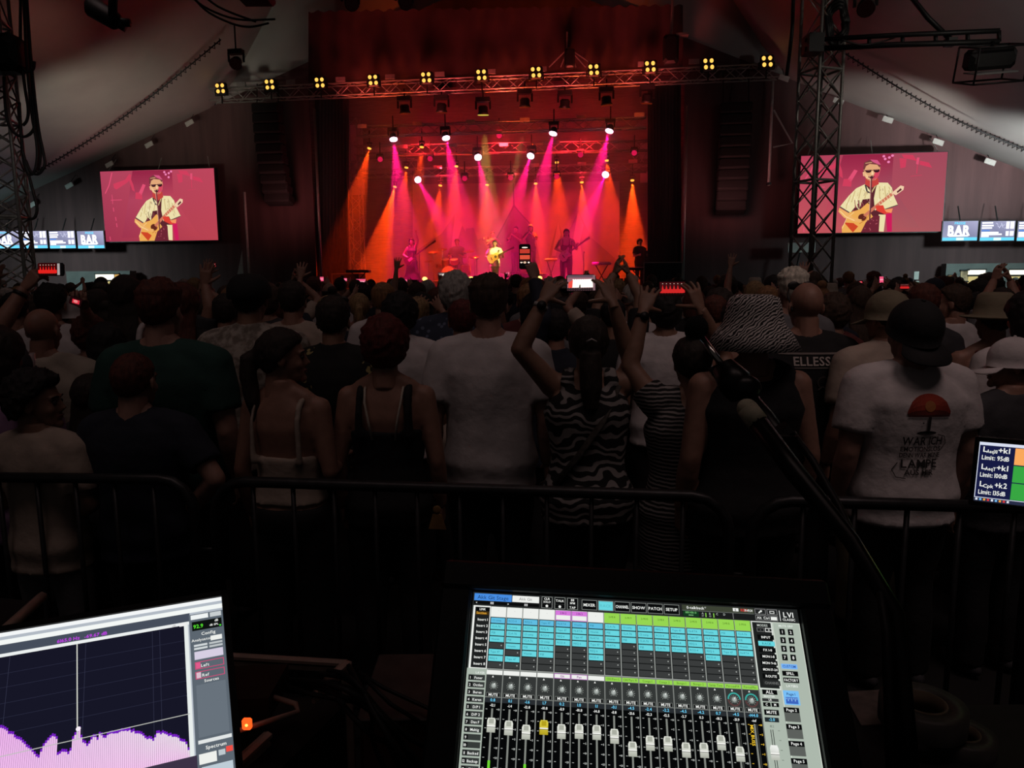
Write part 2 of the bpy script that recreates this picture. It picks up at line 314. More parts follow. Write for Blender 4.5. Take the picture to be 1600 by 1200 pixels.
def capshape(back):
    m = MB(); s = -1 if back else 1; n = 24; vs = []; fs = []
    for i in range(9):
        th = PI / 2 * i / 8
        for j in range(n): ph = 2 * PI * j / n; vs.append((.092 * math.sin(th) * math.cos(ph), -.012 + .108 * math.sin(th) * math.sin(ph), .035 + .1 * math.cos(th)))
    for i in range(8):
        for j in range(n): a = i * n + j; b = i * n + (j + 1) % n; fs.append((a, a + n, b + n, b))
    for j in range(n): vs.append((.092 * math.cos(2 * PI * j / n), -.012 + .108 * math.sin(2 * PI * j / n), -.005))
    for j in range(n): a = 8 * n + j; b = 8 * n + (j + 1) % n; fs.append((a, a + n, b + n, b))
    m.add(vs, fs); m.f.append(tuple(range(9 * n, 10 * n))); m.m.append(0); m.ell((0, -.012, .136), (.008, .008, .005), 8, 5)
    br = [[], []]
    for q, zz in ((0, .0), (1, -.006)):
        br[q] = [(.09 * math.cos(a), -.012 + s * (.1 + (.085 * math.sin(a) if math.sin(a) > 0 else 0)), (-.002 - .028 * max(0, math.sin(a)) - .02 * math.cos(a) ** 2) + zz) for a in [PI * k / 14 for k in range(15)]] + [(-.07, -.012 + s * .06, .0 + zz), (.07, -.012 + s * .06, .0 + zz)]
    m.loft(br); return m
def hatshape(kind):
    m = MB()
    if kind in ('cap', 'backcap'): return capshape(kind == 'backcap')
    if kind == 'bucket': prof = [(.0, .135), (.06, .134), (.088, .122), (.098, .09), (.108, .035), (.112, .028), (.14, -.01), (.172, -.065), (.168, -.066), (.13, -.008), (.1, .03)]
    if kind == 'fedora': prof = [(.0, .135), (.03, .142), (.062, .15), (.082, .135), (.094, .08), (.1, .035), (.14, .018), (.158, .024), (.158, .019), (.138, .012), (.1, .02)]
    if kind == 'bowl': prof = [(0, .128), (.05, .122), (.08, .098), (.098, .06), (.1, .02), (.093, .01)]
    m.lathe([(r, z) for r, z in prof], 32, Matrix.Translation((0, -.012, 0)) @ Matrix.Diagonal((1, 1.1, 1, 1))); return m
# ------------------------------------------------------------------ people: bodies and clothes
TORSO = {'m': [(.80, .10, .09, 0), (.86, .155, .108, 0), (.93, .172, .118, -.006), (1.02, .160, .108, 0), (1.12, .160, .108, .004), (1.24, .176, .118, .0), (1.34, .19, .118, -.006), (1.41, .172, .098, -.012), (1.455, .11, .075, -.018), (1.49, .066, .064, -.02), (1.54, .056, .06, -.018)],
         'f': [(.80, .10, .09, 0), (.86, .162, .112, -.004), (.93, .176, .12, -.01), (1.02, .145, .1, 0), (1.10, .132, .092, .004), (1.22, .146, .1, .004), (1.32, .162, .112, .0), (1.40, .148, .085, -.014), (1.45, .09, .065, -.02), (1.49, .055, .055, -.02), (1.54, .05, .053, -.018)]}
def ringpts(z, hw, hd, y, n=20, p=2.4):
    o = []
    for k in range(n):
        a = 2 * PI * k / n; ca, sa = math.cos(a), math.sin(a); o.append((math.copysign(abs(ca) ** (2 / p), ca) * hw, y + math.copysign(abs(sa) ** (2 / p), sa) * hd, z))
    return o
def torso(sex, bw, ofs=0, z0=0, z1=2, hem=None, flare=0, k=1.0):
    T_ = TORSO[sex]; zs = [r[0] for r in T_]; out = []
    lo = z0 if hem is None else hem; zz = sorted({lo, *[z for z in zs if lo < z < z1], min(z1, zs[-1])})
    for z in zz:
        hw, hd, y = (float(np.interp(z, zs, [r[i] for r in T_])) for i in (1, 2, 3))
        if hem is not None and z < .86: hw = max(hw, .165); hd = max(hd, .115)
        g = 1 if z < 1.38 else max(.0, 1 - (z - 1.38) / .06 * .9) if z < 1.44 else .1
        f = flare * max(0, (1.25 - z)) / .4
        out.append(ringpts(z, hw * (1 + (bw - 1) * g) + ofs + f, hd * (1 + (bw - 1) * 1.1 * g) + ofs + f, y))
    return out
REST = {-1: ((-.185, 0, 1.405), (-.245, -.02, 1.125), (-.255, .05, .885)), 1: ((.185, 0, 1.405), (.245, -.02, 1.125), (.255, .05, .885))}
SHW = {'m': .185, 'f': .16}
def arm_joints(pose, sd, sex, bw):
    sh = V((sd * SHW[sex] * (1 + (bw - 1) * .7), -.005, 1.405)); fing = None; palm = V((-sd, .2, 0)); hp = 'relax'
    if pose is None: el = sh + V((sd * .055, -.03, -.28)); wr = el + V((sd * .01, .07, -.235))
    elif pose == 'hold': el = sh + V((sd * .05, -.02, -.28)); wr = el + V((-sd * .04, .22, .02)); hp = 'grip'; palm = V((0, 0, -1))
    elif pose == 'fold': el = sh + V((sd * .06, .0, -.27)); wr = el + V((-sd * .22, .17, .06))
    elif pose == 'hip': el = sh + V((sd * .17, -.06, -.22)); wr = V((sd * .17, .05, .98))
    elif pose == 'guitar_l': el = sh + V((sd * .13, .06, -.25)); wr = V((sd * .34, .26, 1.24)); hp = 'grip'; palm = V((0, 0, 1))
    elif pose == 'guitar_r': el = sh + V((sd * .15, .0, -.23)); wr = V((sd * .10, .20, 1.07)); palm = V((0, -1, 0))
    elif pose == 'drum': el = sh + V((sd * .1, .06, -.26)); wr = el + V((-sd * .08, .22, .03)); hp = 'fist'
    elif pose == 'brass': el = sh + V((sd * .1, .14, -.2)); wr = V((sd * .05, .3, 1.42)); hp = 'fist'
    elif pose == 'up': el = sh + V((sd * .10, .10, .27)); wr = el + V((-sd * .03, .06, .25)); hp = 'open'; palm = V((0, 1, 0))
    elif pose == 'clap': el = sh + V((sd * .08, .16, .2)); wr = V((sd * .035, .28, 1.78)); hp = 'clap'; palm = V((-sd, 0, 0)); fing = V((-sd * .15, .2, 1))
    elif pose == 'phone': el = sh + V((sd * .08, .22, .06)); wr = V((sd * .10, .34, 1.66)); hp = 'phone'; palm = V((0, 1, 0))
    else:
        el, wr = pose['el'], pose['wr']; hp = pose.get('hand', 'open'); palm = pose.get('palm', palm); fing = pose.get('fing')
    if el.z > sh.z + .1: sh = sh + V((-sd * .015, 0, .045))
    return sh, el, wr, hp, palm, (fing if fing is not None else (wr - el))
def skinmat(k): return mat('skin_' + k, {'fair': (.38, .215, .165), 'tan': (.28, .155, .105), 'dark': (.16, .08, .05), 'warm': (.33, .175, .125)}[k], .55, 0, .08, 30, .05)
HAIRC = {'black': (.008, .006, .006), 'dark': (.022, .014, .01), 'brown': (.05, .028, .016), 'auburn': (.09, .022, .012), 'red': (.10, .012, .01), 'blond': (.30, .19, .09), 'ginger': (.24, .12, .05), 'grey': (.38, .36, .33), 'white': (.62, .58, .48)}
def hairmat(k): return mat('hair_' + k, HAIRC[k], .75, 0, .3, 60, .35, 160, (1, 1, .25))
EYE = lambda: mat('eye', (.05, .04, .035), .2, 0, .1)
CL = {'white': (.62, .58, .58), 'cream': (.52, .46, .38), 'black': (.008, .008, .009), 'navy': (.012, .016, .03), 'grey': (.16, .16, .17), 'green': (.012, .055, .045), 'beige': (.42, .34, .28), 'maroon': (.10, .02, .02), 'blue': (.05, .09, .17), 'pink': (.45, .24, .24), 'denim': (.03, .05, .09), 'dkgrey': (.04, .04, .045), 'lilac': (.34, .2, .36), 'khaki': (.2, .17, .11)}
def cloth(k): return mat('cloth_' + k, CL[k], .85, 0, .1, 8, .35, 26)
def pattern(key):                              # printed cloth: stripes, zebra, flowers
    if key in MATS: return MATS[key]
    m = mat(key, (.01, .01, .01), .85); nt = m.node_tree; b = nt.nodes['Principled BSDF']; tc = [n for n in nt.nodes if n.type == 'TEX_COORD'][0]
    mp = nt.nodes.new('ShaderNodeMapping'); nt.links.new(tc.outputs['Object'], mp.inputs[0]); cr = nt.nodes.new('ShaderNodeValToRGB'); e = cr.color_ramp.elements; cr.color_ramp.interpolation = 'LINEAR'
    if key.startswith('flower'):
        t = nt.nodes.new('ShaderNodeTexVoronoi'); t.inputs['Scale'].default_value = 9 if key == 'flower_print' else 22; out = t.outputs['Distance']
        e[0].position = .2; e[1].position = .28; e[0].color = (.36, .3, .12, 1) if key == 'flower_print' else (.13, .16, .24, 1); e[1].color = (.008, .009, .008, 1) if key == 'flower_print' else (.03, .04, .07, 1)
    elif key == 'camo_print':
        t = nt.nodes.new('ShaderNodeTexNoise'); t.inputs['Scale'].default_value = 26; t.inputs['Detail'].default_value = 5; out = t.outputs['Fac']; e[0].position = .42; e[1].position = .58; e[0].color = (.2, .17, .14, 1); e[1].color = (.42, .38, .33, 1)
    else:
        t = nt.nodes.new('ShaderNodeTexWave'); out = t.outputs['Color']; t.wave_type = 'BANDS'; t.bands_direction = 'Z'
        sc, ds, dsc, ps, hi = {'zebra_print': (7, 9, 1.4, .62, .3), 'stripe_print': (17, 2.6, 1.2, .62, .3), 'zebra_hat': (30, 6.5, 1.3, .5, .6)}[key]
        t.inputs['Scale'].default_value = sc; t.inputs['Distortion'].default_value = ds; t.inputs['Detail Scale'].default_value = dsc; t.inputs['Detail'].default_value = 1.5
        e[0].position = ps - .06; e[1].position = ps + .06; e[0].color = (.008, .008, .008, 1); e[1].color = (hi, hi * .93, hi * .9, 1)
        if key == 'zebra_hat': mp.inputs['Rotation'].default_value = (.5, .6, .2)
    if key == 'flower_print':                  # blossoms: small petals, only inside scattered round clusters
        t.inputs['Scale'].default_value = 34; t2 = nt.nodes.new('ShaderNodeTexVoronoi'); t2.inputs['Scale'].default_value = 7; nt.links.new(mp.outputs[0], t2.inputs['Vector']); gt = nt.nodes.new('ShaderNodeMath'); gt.operation = 'GREATER_THAN'; gt.inputs[1].default_value = .36; nt.links.new(t2.outputs['Distance'], gt.inputs[0])
        ad = nt.nodes.new('ShaderNodeMath'); ad.operation = 'ADD'; nt.links.new(t.outputs['Distance'], ad.inputs[0]); nt.links.new(gt.outputs[0], ad.inputs[1]); out = ad.outputs[0]; e[0].position = .38; e[1].position = .44
    nt.links.new(mp.outputs[0], t.inputs['Vector']); nt.links.new(out, cr.inputs[0]); nt.links.new(cr.outputs[0], b.inputs['Base Color']); return m
def wrinkle(m, amp):
    o = []
    for p, n in zip(m.v, m.n):
        v = V(p); f = noise.noise(V((v.x * 11, v.y * 5, v.z * 3.2))) * .7 + noise.noise(V((v.x * 5 + 3, v.y * 5, v.z * 9))) * .5 + noise.noise(v * 22) * .25
        o.append(tuple(v + V(n) * (amp * f)))
    m.v = o; return m
def person(label, loc, yaw=0, s=1.0, sex='m', bw=1.0, hs=1.0, skin='fair', hr=('short', 'dark'), hat=None, top=('tee', 'black'), bottom='dkgrey', arms=(None, None), hyaw=0, htilt=0, q=0, group=None, name='person', shoes=True, legs='trousers', straps=None, lean=0, seat=False):
    """local frame: x right, y forward, z up, 1.75 m tall before scaling by s; q = 0 near, 1 further off"""
    root = thing(name, label, 'person', loc, group, yaw, True); root.scale = (s, s, s)
    vx = (.013, .02)[q]; b = MB(); b.loft(torso(sex, bw, 0, .80))
    J = [arm_joints(arms[0], -1, sex, bw), arms and arm_joints(arms[1], 1, sex, bw)]; ak = .88 if sex == 'f' else 1.0; ak *= (1 + (bw - 1) * .6)
    for sd, (sh, el, wr, hp, palm, fing) in zip((-1, 1), J):
        b.tube([(sd * .045, -.02, 1.485), V((sd * .10, -.015, 1.45)), sh + V((-sd * .03, 0, .012))], [.045 * ak, .05 * ak, .05 * ak], 10)
        b.ell(sh, (.062 * ak, .06 * ak, .062 * ak), 12, 8)
        mid = sh.lerp(el, .45); b.tube([sh, mid, el], [.06 * ak, .052 * ak, .043 * ak], 12); m2 = el.lerp(wr, .3); b.tube([el, m2, wr], [.043 * ak, .045 * ak, .028 * ak], 12); b.ell(el, (.044 * ak,) * 3, 10, 8)
        if seat: b.tube([(sd * .09, 0, .88), (sd * .13, .40, .86), (sd * .13, .44, .45)], [.085, .06, .045], 12)
        else: b.tube([(sd * .085, 0, .9), (sd * .095, .012, .7), (sd * .10, .015, .5), (sd * .105, -.012, .35), (sd * .11, -.02, .08)], [.088 * bw, .08 * bw, .057, .056, .036], 12)
        b.ell((sd * .11, .035, .045), (.042, .12, .045), 12, 8)
    body = remesh(b, vx, 2)
    HM = Matrix.Translation((0, .0, 1.63)) @ Matrix.Rotation(hyaw, 4, 'Z') @ Matrix.Rotation(htilt, 4, 'X') @ Matrix.Scale(hs, 4)
    place(HEAD[q], HM, body)
    for sd, (sh, el, wr, hp, palm, fing) in zip((-1, 1), J):
        place(HANDS[hp], frame(wr - V(fing).normalized() * .005, fing, palm, .97 * (ak if sex == 'f' else 1)), body, sd == 1, 0)   # thumb on the inner side of a raised palm
    obj('body', body, [skinmat(skin), EYE(), mat('lips', (.22, .075, .065), .5, 0, .1), hairmat(hr[1] if hr else 'dark')], root, True)
    if hr and hr[0] not in ('bald',):
        hb = MB(); hs_ = hair(hr[0], (.008, .012)[q])
        if hat: h2 = MB(); h2.f = hs_.f; h2.m = hs_.m; h2.v = [(p[0] * .93, p[1] * .93, .03 + (p[2] - .03) * .82) if p[2] > .03 else p for p in hs_.v]; hs_ = h2
        place(hs_, HM, hb, False, 0); obj('hair', hb, hairmat(hr[1]), root, True)
    if hat:
        HT = HM @ Matrix.Rotation(hat[2] if len(hat) > 2 else 0, 4, 'X') @ Matrix.Scale(1.06, 4); hb = MB(); place(hatshape(hat[0]), HT, hb, False, 0); ho = obj('cap' if 'cap' in hat[0] else 'hat', hb, pattern(hat[1]) if hat[1].endswith('hat') else cloth(hat[1]), root, True)
        if hat[0] == 'fedora':
            hb = MB(); place(MB().lathe([(.0975, .06), (.1025, .055), (.106, .03), (.1, .026)], 28, Matrix.Translation((0, -.012, 0)) @ Matrix.Diagonal((1, 1.1, 1, 1))), HM, hb, False, 0); obj('hat_band', hb, cloth('black'), ho, True)
    kind, col = top; tm = pattern(col) if col.endswith('print') else cloth(col); c = MB(); sk = .60; r0 = .012
    if kind in ('tee', 'shirt', 'polo', 'long', 'jacket'):
        hem = .80 if kind != 'jacket' else .78; c.loft(torso(sex, bw, r0 + .007, 0, 1.478, hem, .012))
        for sd, (sh, el, wr, *_r) in zip((-1, 1), J):
            a = V((sd * .10, -.012, 1.445)); c.tube([(sd * .045, -.02, 1.468), a, sh + V((-sd * .02, 0, .01))], [.058, .068 * ak, .076 * ak], 12); c.ell(sh, (.078 * ak, .078 * ak, .076 * ak), 12, 8)
            if kind in ('long', 'jacket'): c.tube([sh, sh.lerp(el, .5), el, el.lerp(wr, .93)], [.078 * ak, .07 * ak, .062 * ak, .045 * ak], 12); c.ell(el, (.06 * ak,) * 3)
            else: c.tube([sh, sh.lerp(el, .4), sh.lerp(el, .72)], [.078 * ak, .08 * ak, .078 * ak], 14)
        c.tube([(0, -.02, 1.44), (0, -.02, 1.50)], [.10, .072 if kind != 'polo' else .076], 16)
        if kind in ('polo', 'shirt', 'jacket'): c.tube([(0, -.022, 1.48), (0, -.024, 1.525)], [.082, .072], 16)
    elif kind in ('tank', 'cami'):
        zt = 1.27 if kind == 'tank' else 1.20; c.loft(torso(sex, bw, r0, 0, zt, .84 if kind == 'tank' else .98, .008))
        for sd in (-1, 1):
            w_ = (.014, .021)[kind == 'tank']; x = sd * .105
            c.tube([(x * 1.05, -.115, zt - .03), (x * 1.02, -.115, 1.36), (x, -.085, 1.43), (x, -.02, 1.47), (x, .06, 1.43), (x, .112, 1.34), (x, .12, zt - .02)], w_, 8)
    elif kind in ('vest', 'dress', 'slip', 'robe'):
        hem = {'vest': .82, 'dress': .45, 'slip': .5, 'robe': .1}[kind]; rr = torso(sex, bw, r0, 0, 1.44, max(hem, .80), .012)
        if hem < .8: rr = [ringpts(hem, .25 + .12 * (hem < .3), .2 + .1 * (hem < .3), 0), ringpts(.62, .225, .17, 0)] + rr
        c.loft(rr)
        for sd, (sh, *_r) in zip((-1, 1), J):
            c.tube([(sd * .06, -.018, 1.462), sh + V((-sd * .045, 0, .015))], [.066 * ak, .068 * ak], 12)
            if kind == 'dress': c.ell(sh, (.074 * ak,) * 3); c.tube([sh, sh.lerp(_r[0], .4)], [.074 * ak, .08 * ak], 12)
    c = wrinkle(remesh(c, (.0145, .022)[q], 2), (.0075, .008)[q]); so = obj('dress' if kind in ('dress', 'slip', 'robe') else 'shirt', c, tm, root, True)
    if straps:
        st = MB()
        for sd in (-1, 1): st.tube([(sd * .05, -.118, 1.235), (sd * .062, -.132, 1.32), (sd * .078, -.117, 1.40), (sd * .083, -.075, 1.452), (sd * .085, -.01, 1.475), (sd * .085, .08, 1.40)], .0055, 6)
        obj('strap', st, cloth(straps), root, True)
    if not (kind in ('dress', 'slip', 'robe')):
        t = MB(); t.loft(torso(sex, bw, .010, .765, .97))
        for sd in (-1, 1):
            if seat: t.tube([(sd * .09, 0, .88), (sd * .13, .40, .86), (sd * .13, .44, .5)], [.1, .08, .065], 12)
            else: t.tube([(sd * .085, 0, .9), (sd * .098, .012, .7), (sd * .103, .015, .5)] + ([] if legs == 'shorts' else [(sd * .107, -.01, .3), (sd * .11, -.01, .06)]), [.102 * bw, .095 * bw, .082] + ([] if legs == 'shorts' else [.074, .07]), 12)
        obj('shorts' if legs == 'shorts' else 'trousers', wrinkle(remesh(t, .024, 1), .006), cloth(bottom), root, True)
    if shoes:
        for sd in (-1, 1):
            t = MB(); t.ell((sd * .11, .04, .05), (.05, .135, .05), 12, 8); t.v = [(p[0], p[1], max(p[2], 0)) for p in t.v]; obj('shoe', t, cloth('dkgrey'), root, True)
    return root
def local(root_loc, yaw, s, p):               # world point -> person's own frame
    return Matrix.Rotation(-yaw, 3, 'Z') @ (V(p) - V(root_loc)) / s
def figure(px, py, d, label, H_extra=0, yaw=0, ho=.0, arms=(None, None), **kw):
    """stand a person so that the crown of the head shows at px, py, at depth d"""
    p = P(px, py, d); s = (p.z) / (1.755 + ho); loc = V((p.x, p.y + .012, 0)); aa = []
    for a in arms:
        if isinstance(a, dict):
            a = dict(a)
            for k in ('el', 'wr'): a[k] = local(loc, yaw, s, P(*a[k]))
            if 'fing' in a: a['fing'] = local(loc, yaw, s, P(*a['fing'])) - a['wr']
        aa.append(a)
    return person(label, loc, yaw, s, arms=tuple(aa), **kw)
# ------------------------------------------------------------------ tent shell
HCACHE = {}
_hair = hair
def hair(style, vox=.008):
    if (style, vox) not in HCACHE: HCACHE[style, vox] = _hair(style, vox)
    return HCACHE[style, vox]
ALU = mat('alu_truss', (.34, .33, .31), .42, .55, .12, 30); BLK = mat('black_metal', (.012, .012, .013), .5, .3, .2, 40); DRAPE = mat('black_drape', (.016, .014, .015), .95, 0, .25, 2, .4, 6, (6, 6, .3))
CANVAS = mat('tent_canvas', (.34, .32, .31), .6, 0, .07, .7, .25, 3); PLATE = mat('pale_plate', (.42, .40, .38), .6, 0, .1, 12); STEEL = mat('galvanised', (.04, .04, .042), .42, .6, .2, 25); CHROME = mat('chrome', (.6, .58, .55), .18, 1, .05, 10)
CABLE = mat('cable_rubber', (.010, .010, .011), .55, 0, .2, 30); LENS = mat('lens_glass', (.03, .03, .035), .08, 0, .1, 10); WOODB = mat('stage_ply', (.03, .025, .022), .6, 0, .3, 4, .2, 20)
mb = MB(); mb.add([(-32, -4, 0), (32, -4, 0), (32, 40, 0), (-32, 40, 0)], [(0, 1, 2, 3)]); obj('floor', mb, mat('trampled_floor', (.006, .0055, .005), .95, 0, .4, 1.5, .5, 30), kind='structure')
DW = 27.6
def sc(p): p = V(p); return p.dot(SX), p.dot(SY)          # world -> stage lateral / depth
def st(a, d, z): return SX * a + SY * d + UP * z
def gable(pa, pb):
    A, B = S(*pa, DW), S(*pb, DW); a, b = sc(A)[0], sc(B)[0]; k = (A.z - B.z) / (a - b); return a, A.z, k
GL_ = gable((345, 160), (0, 320)); GR_ = gable((1305, 150), (1600, 265)); DWn = sc(S(800, 300, DW))[1]
ridge = (GR_[1] - GL_[1] + GL_[2] * GL_[0] - GR_[2] * GR_[0]) / (GL_[2] - GR_[2])
aRt = sc(S(1222, 118, DW))[0]; zRt = GR_[1] + GR_[2] * (aRt - GR_[0])
def lowz(a): g = GL_ if a < ridge else GR_; return g[1] + g[2] * (a - g[0])
def roofz(a):                                  # the canvas climbs steeply to the king poles over the stage
    if GL_[0] < a <= ridge: return GL_[1] + 1.5 * (a - GL_[0])
    if ridge < a < aRt: return zRt + 1.5 * (aRt - a)
    return lowz(a)
for nm, g, sg in (('ceiling_left', GL_, -1), ('ceiling_right', GR_, 1)):
    mb = MB(); rows = []; N, Mq = 26, 40
    for i in range(N + 1):
        a = ridge + sg * 24 * (i / N) ** 1.2; row = []
        for j in range(Mq + 1):
            d = DWn + .1 - (DWn + 5) * j / Mq; sag = .16 * abs(math.sin(d * .55)) + .05 * noise.noise(V((a * .5, d * .5, 0))); row.append(st(a, d, roofz(a) - sag * (1 if j else .1)))
        rows.append(row)
    mb.add([p for r in rows for p in r], [(i * (Mq + 1) + j, i * (Mq + 1) + j + 1, (i + 1) * (Mq + 1) + j + 1, (i + 1) * (Mq + 1) + j) for i in range(N) for j in range(Mq)]); obj(nm, mb, CANVAS, smooth=True, kind='structure')
aL, aR = sc(S(489, 300, DW))[0], sc(S(1066, 300, DW))[0]; zO = S(780, 128, DW).z
WALLM = mat('black_tent_wall', (.085, .042, .043), .95, 0, .15, .8, .3, 4, (4, 4, .4))
mb = MB(); E = 22
def wallpoly(pts): mb.prism(pts, SY * DWn, SX, UP, SY * .06)
wallpoly([(ridge - E, 0), (aL, 0), (aL, lowz(aL)), (ridge - E, max(.1, roofz(ridge - E)))]); wallpoly([(aR, 0), (ridge + E, 0), (ridge + E, max(.1, roofz(ridge + E))), (aR, lowz(aR))]); wallpoly([(aL, zO), (aR, zO), (aR, lowz(aR)), (ridge, lowz(ridge)), (aL, lowz(aL))])
mg = MB(); mg.prism([(GL_[0] - .3, lowz(GL_[0] - .3)), (ridge, lowz(ridge)), (aRt + .3, lowz(aRt + .3)), (aRt, roofz(aRt) + .2), (ridge, roofz(ridge) + .1), (GL_[0], roofz(GL_[0]) + .2)], SY * (DWn + .07), SX, UP, SY * .03); obj('wall_gable', mg, CANVAS, kind='structure')
obj('wall_back', mb, WALLM, kind='structure')
# lacing ropes across the canvas
def onroof(px, py):
    r = ray(px, py); g = GL_ if px < 780 else GR_; n = UP - SX * g[2]; c = g[1] - g[2] * g[0] - .22; return CAM + r * ((c - CAM.z) / r.dot(n))
for side, (a, b), lab in ((0, ((345, 62), (50, 272)), 'rope lacing along the canvas seam left of the stage roof'), (1, ((1312, 78), (1640, 248)), 'rope lacing along the canvas seam behind the lamp boom')):
    A, B = onroof(*a), onroof(*b); t = thing('lacing_rope', lab, 'rope', A); m = MB(); m.tube([A.lerp(B, i / 20) + UP * (-.25 * math.sin(PI * i / 20)) for i in range(21)], .022, 6); obj('rope', m, CABLE, t, True)
    m = MB(); zz = []
    dn = (B - A).normalized().cross(ray(*a)).normalized()
    for i in range(91): q = A.lerp(B, i / 90) + UP * (-.25 * math.sin(PI * i / 90)); zz.append(q + dn * (.07 if i % 2 else -.07) - UP * .02)
    m.tube(zz, .017, 5); obj('lace', m, CABLE, t)
# small pale plates along the gable edge
for i, (x, y) in enumerate(((50, 320), (108, 290), (171, 257), (233, 226), (296, 192), (1225, 122), (1286, 133), (1310, 158), (1387, 187), (1466, 222), (1547, 253))):
    p = S(x, y, DW - .5); t = thing('sign_plate', 'pale plate on the %s gable edge, number %s from the %s' % (('left', 'right')[i > 4], ('one two three four five one two three four five six'.split())[i], ('left mast', 'stage')[i > 4]), 'plate', p, 'pale plates along the gable edge')
    m = MB(); m.bbox(p, (.34, .04, .17), .01, Matrix.Rotation(SYAW, 3, 'Z') @ Matrix.Rotation(-.42 if x < 780 else .35, 3, 'Y')); obj('plate', m, PLATE, t); m = MB(); m.tube([p + UP * .05, p + UP * .45 + SY * .4], .012, 5); obj('hook', m, BLK, t)
# ------------------------------------------------------------------ trusses
def truss(name, label, A, B, w, h, n, m, cat='truss', group=None, up=UP, join=True, r=.025, tri=False):
    A, B = V(A), V(B); t = thing(name, label, cat, A, group); ax = (B - A).normalized(); sd = ax.cross(up).normalized(); u = sd.cross(ax).normalized()
    cs = [(-1, -1), (1, -1), (1, 1), (-1, 1)] if not tri else [(-1, -1), (1, -1), (0, 1)]
    for a, b in cs: q = MB(); o = sd * (a * w / 2) + u * (b * h / 2); q.tube([A + o, B + o], r, 8); obj('chord', q, m, t, True)
    J = MB()
    for i in range(n):
        for k in range(len(cs)):
            c1, c2 = cs[k], cs[(k + 1) % len(cs)]
            if (i + k) % 2: c1, c2 = c2, c1
            q = J if join else MB(); f = lambda c, x: A.lerp(B, x) + sd * (c[0] * w / 2) + u * (c[1] * h / 2); q.tube([f(c1, i / n), f(c2, (i + 1) / n)], r * .55, 6)
            if not join: obj('brace', q, m, t, True)
    if join: obj('bracing', J, m, t, True, 'stuff')
    return t
truss('lighting_truss', 'long front lighting truss glowing orange above the stage', S(332, 150, 26.6), S(1216, 112, 26.6), .42, .4, 44, ALU)
truss('lighting_truss', 'upper rear truss carrying the top row of magenta lamps', S(560, 206, 27.9), S(1010, 192, 27.9), .35, .35, 24, ALU)
truss('lighting_truss', 'middle truss carrying the second row of magenta lamps', S(556, 236, 29.9), S(1012, 228, 29.9), .35, .35, 24, ALU)
truss('lighting_truss', 'rear truss just above the painted backdrop', S(556, 272, 31.9), S(1010, 262, 31.9), .32, .32, 24, ALU)
# roof skirt: black valance above the stage mouth with a scalloped hem line at its top
m = MB(); n = 150
rg = []
for i in range(n + 1):
    k = i / n; x = 482 + 585 * k; wv = SY * (.03 * math.sin(i * .9)); rg.append((S(x, 150 - 36 * k, 26.95) + wv, S(x, 18 - 10 * k + 2 * math.sin(i * 1.3), 26.95) + wv))
m.add([p for a in rg for p in a], [(2 * i, 2 * i + 2, 2 * i + 3, 2 * i + 1) for i in range(n)])
tag(obj('roof_skirt', m, mat('skirt_cloth', (.06, .03, .03), .9, 0, .2, 1.2, .3, 8), smooth=True), 'wide black valance cloth hanging above the stage mouth', 'drape')
# wing drapes either side of the stage mouth
for x0, x1, lab in ((492, 545, 'black pleated wing curtain at the left of the stage'), (1012, 1064, 'black pleated wing curtain at the right of the stage')):
    m = MB(); rg = []; n = 30
    for i in range(n + 1): x = x0 + (x1 - x0) * i / n; o = SY * (.09 * math.sin(i * 2.1)); rg.append((S(x, 452, 28.3) + o, S(x, 150 if x < 780 else 130, 28.3) + o))
    m.add([p for a in rg for p in a], [(2 * i, 2 * i + 2, 2 * i + 3, 2 * i + 1) for i in range(n)]); tag(obj('wing_curtain', m, DRAPE, smooth=True), lab, 'curtain')
# stage deck, rear drape, backdrop
ZS = 1.37
def deck(name, lab, x0, x1, D0, D1, z0, z1, m, cat='platform'):
    a0, a1 = sc(S(x0, 430, D0))[0], sc(S(x1, 430, D0))[0]; d0 = sc(S(780, 430, D0))[1]; d1 = sc(S(780, 430, D1))[1]; q = MB(); q.bbox(st((a0 + a1) / 2, (d0 + d1) / 2, (z0 + z1) / 2), (a1 - a0, d1 - d0, z1 - z0), .02, Matrix.Rotation(SYAW, 3, 'Z')); return tag(obj(name, q, m), lab, cat)
deck('stage_platform', 'wide black stage platform with a plain front', 492, 1066, 26.2, 35, 0, ZS, WOODB, 'stage')
deck('drum_riser', 'low dark riser under the drum kit', 672, 745, 30.2, 33, ZS, ZS + .28, WOODB); deck('band_riser', 'low dark riser under the horn players', 752, 850, 31, 33, ZS, ZS + .55, WOODB)
m = MB(); rg = []
for i in range(61): x = 480 + 600 * i / 60; o = SY * (.07 * math.sin(i * 1.7)); b_ = S(x, 452, 34.8); rg.append((V((b_.x, b_.y, ZS + .005)) + o, S(x, 90, 34.8) + o))
m.add([p for a in rg for p in a], [(2 * i, 2 * i + 2, 2 * i + 3, 2 * i + 1) for i in range(60)]); tag(obj('rear_curtain', m, mat('rear_cloth', (.10, .08, .085), .9, 0, .5, 6, .2, 20, (.3, .3, 8)), smooth=True), 'dark rear curtain closing the stage behind the trusses', 'curtain')
t = thing('backdrop', 'pale painted cloth backdrop with mountain peaks behind the band', 'backdrop', S(805, 440, 33.5)); m = MB(); rg = []; n = 40
def bd(x, y, o=0): return S(x, y, 33.5 - o)
for i in range(n + 1):
    k = i / n; x = 645 + 323 * k; o = .03 * math.sin(i * 1.1); rg.append((bd(x, 446, o), bd(x, 288 - 5 * k, o)))
m.add([p for a in rg for p in a], [(2 * i, 2 * i + 2, 2 * i + 3, 2 * i + 1) for i in range(n)]); obj('cloth', m, mat('backdrop_cloth', (.28, .22, .24), .9, 0, .08, 1.5), t, True)
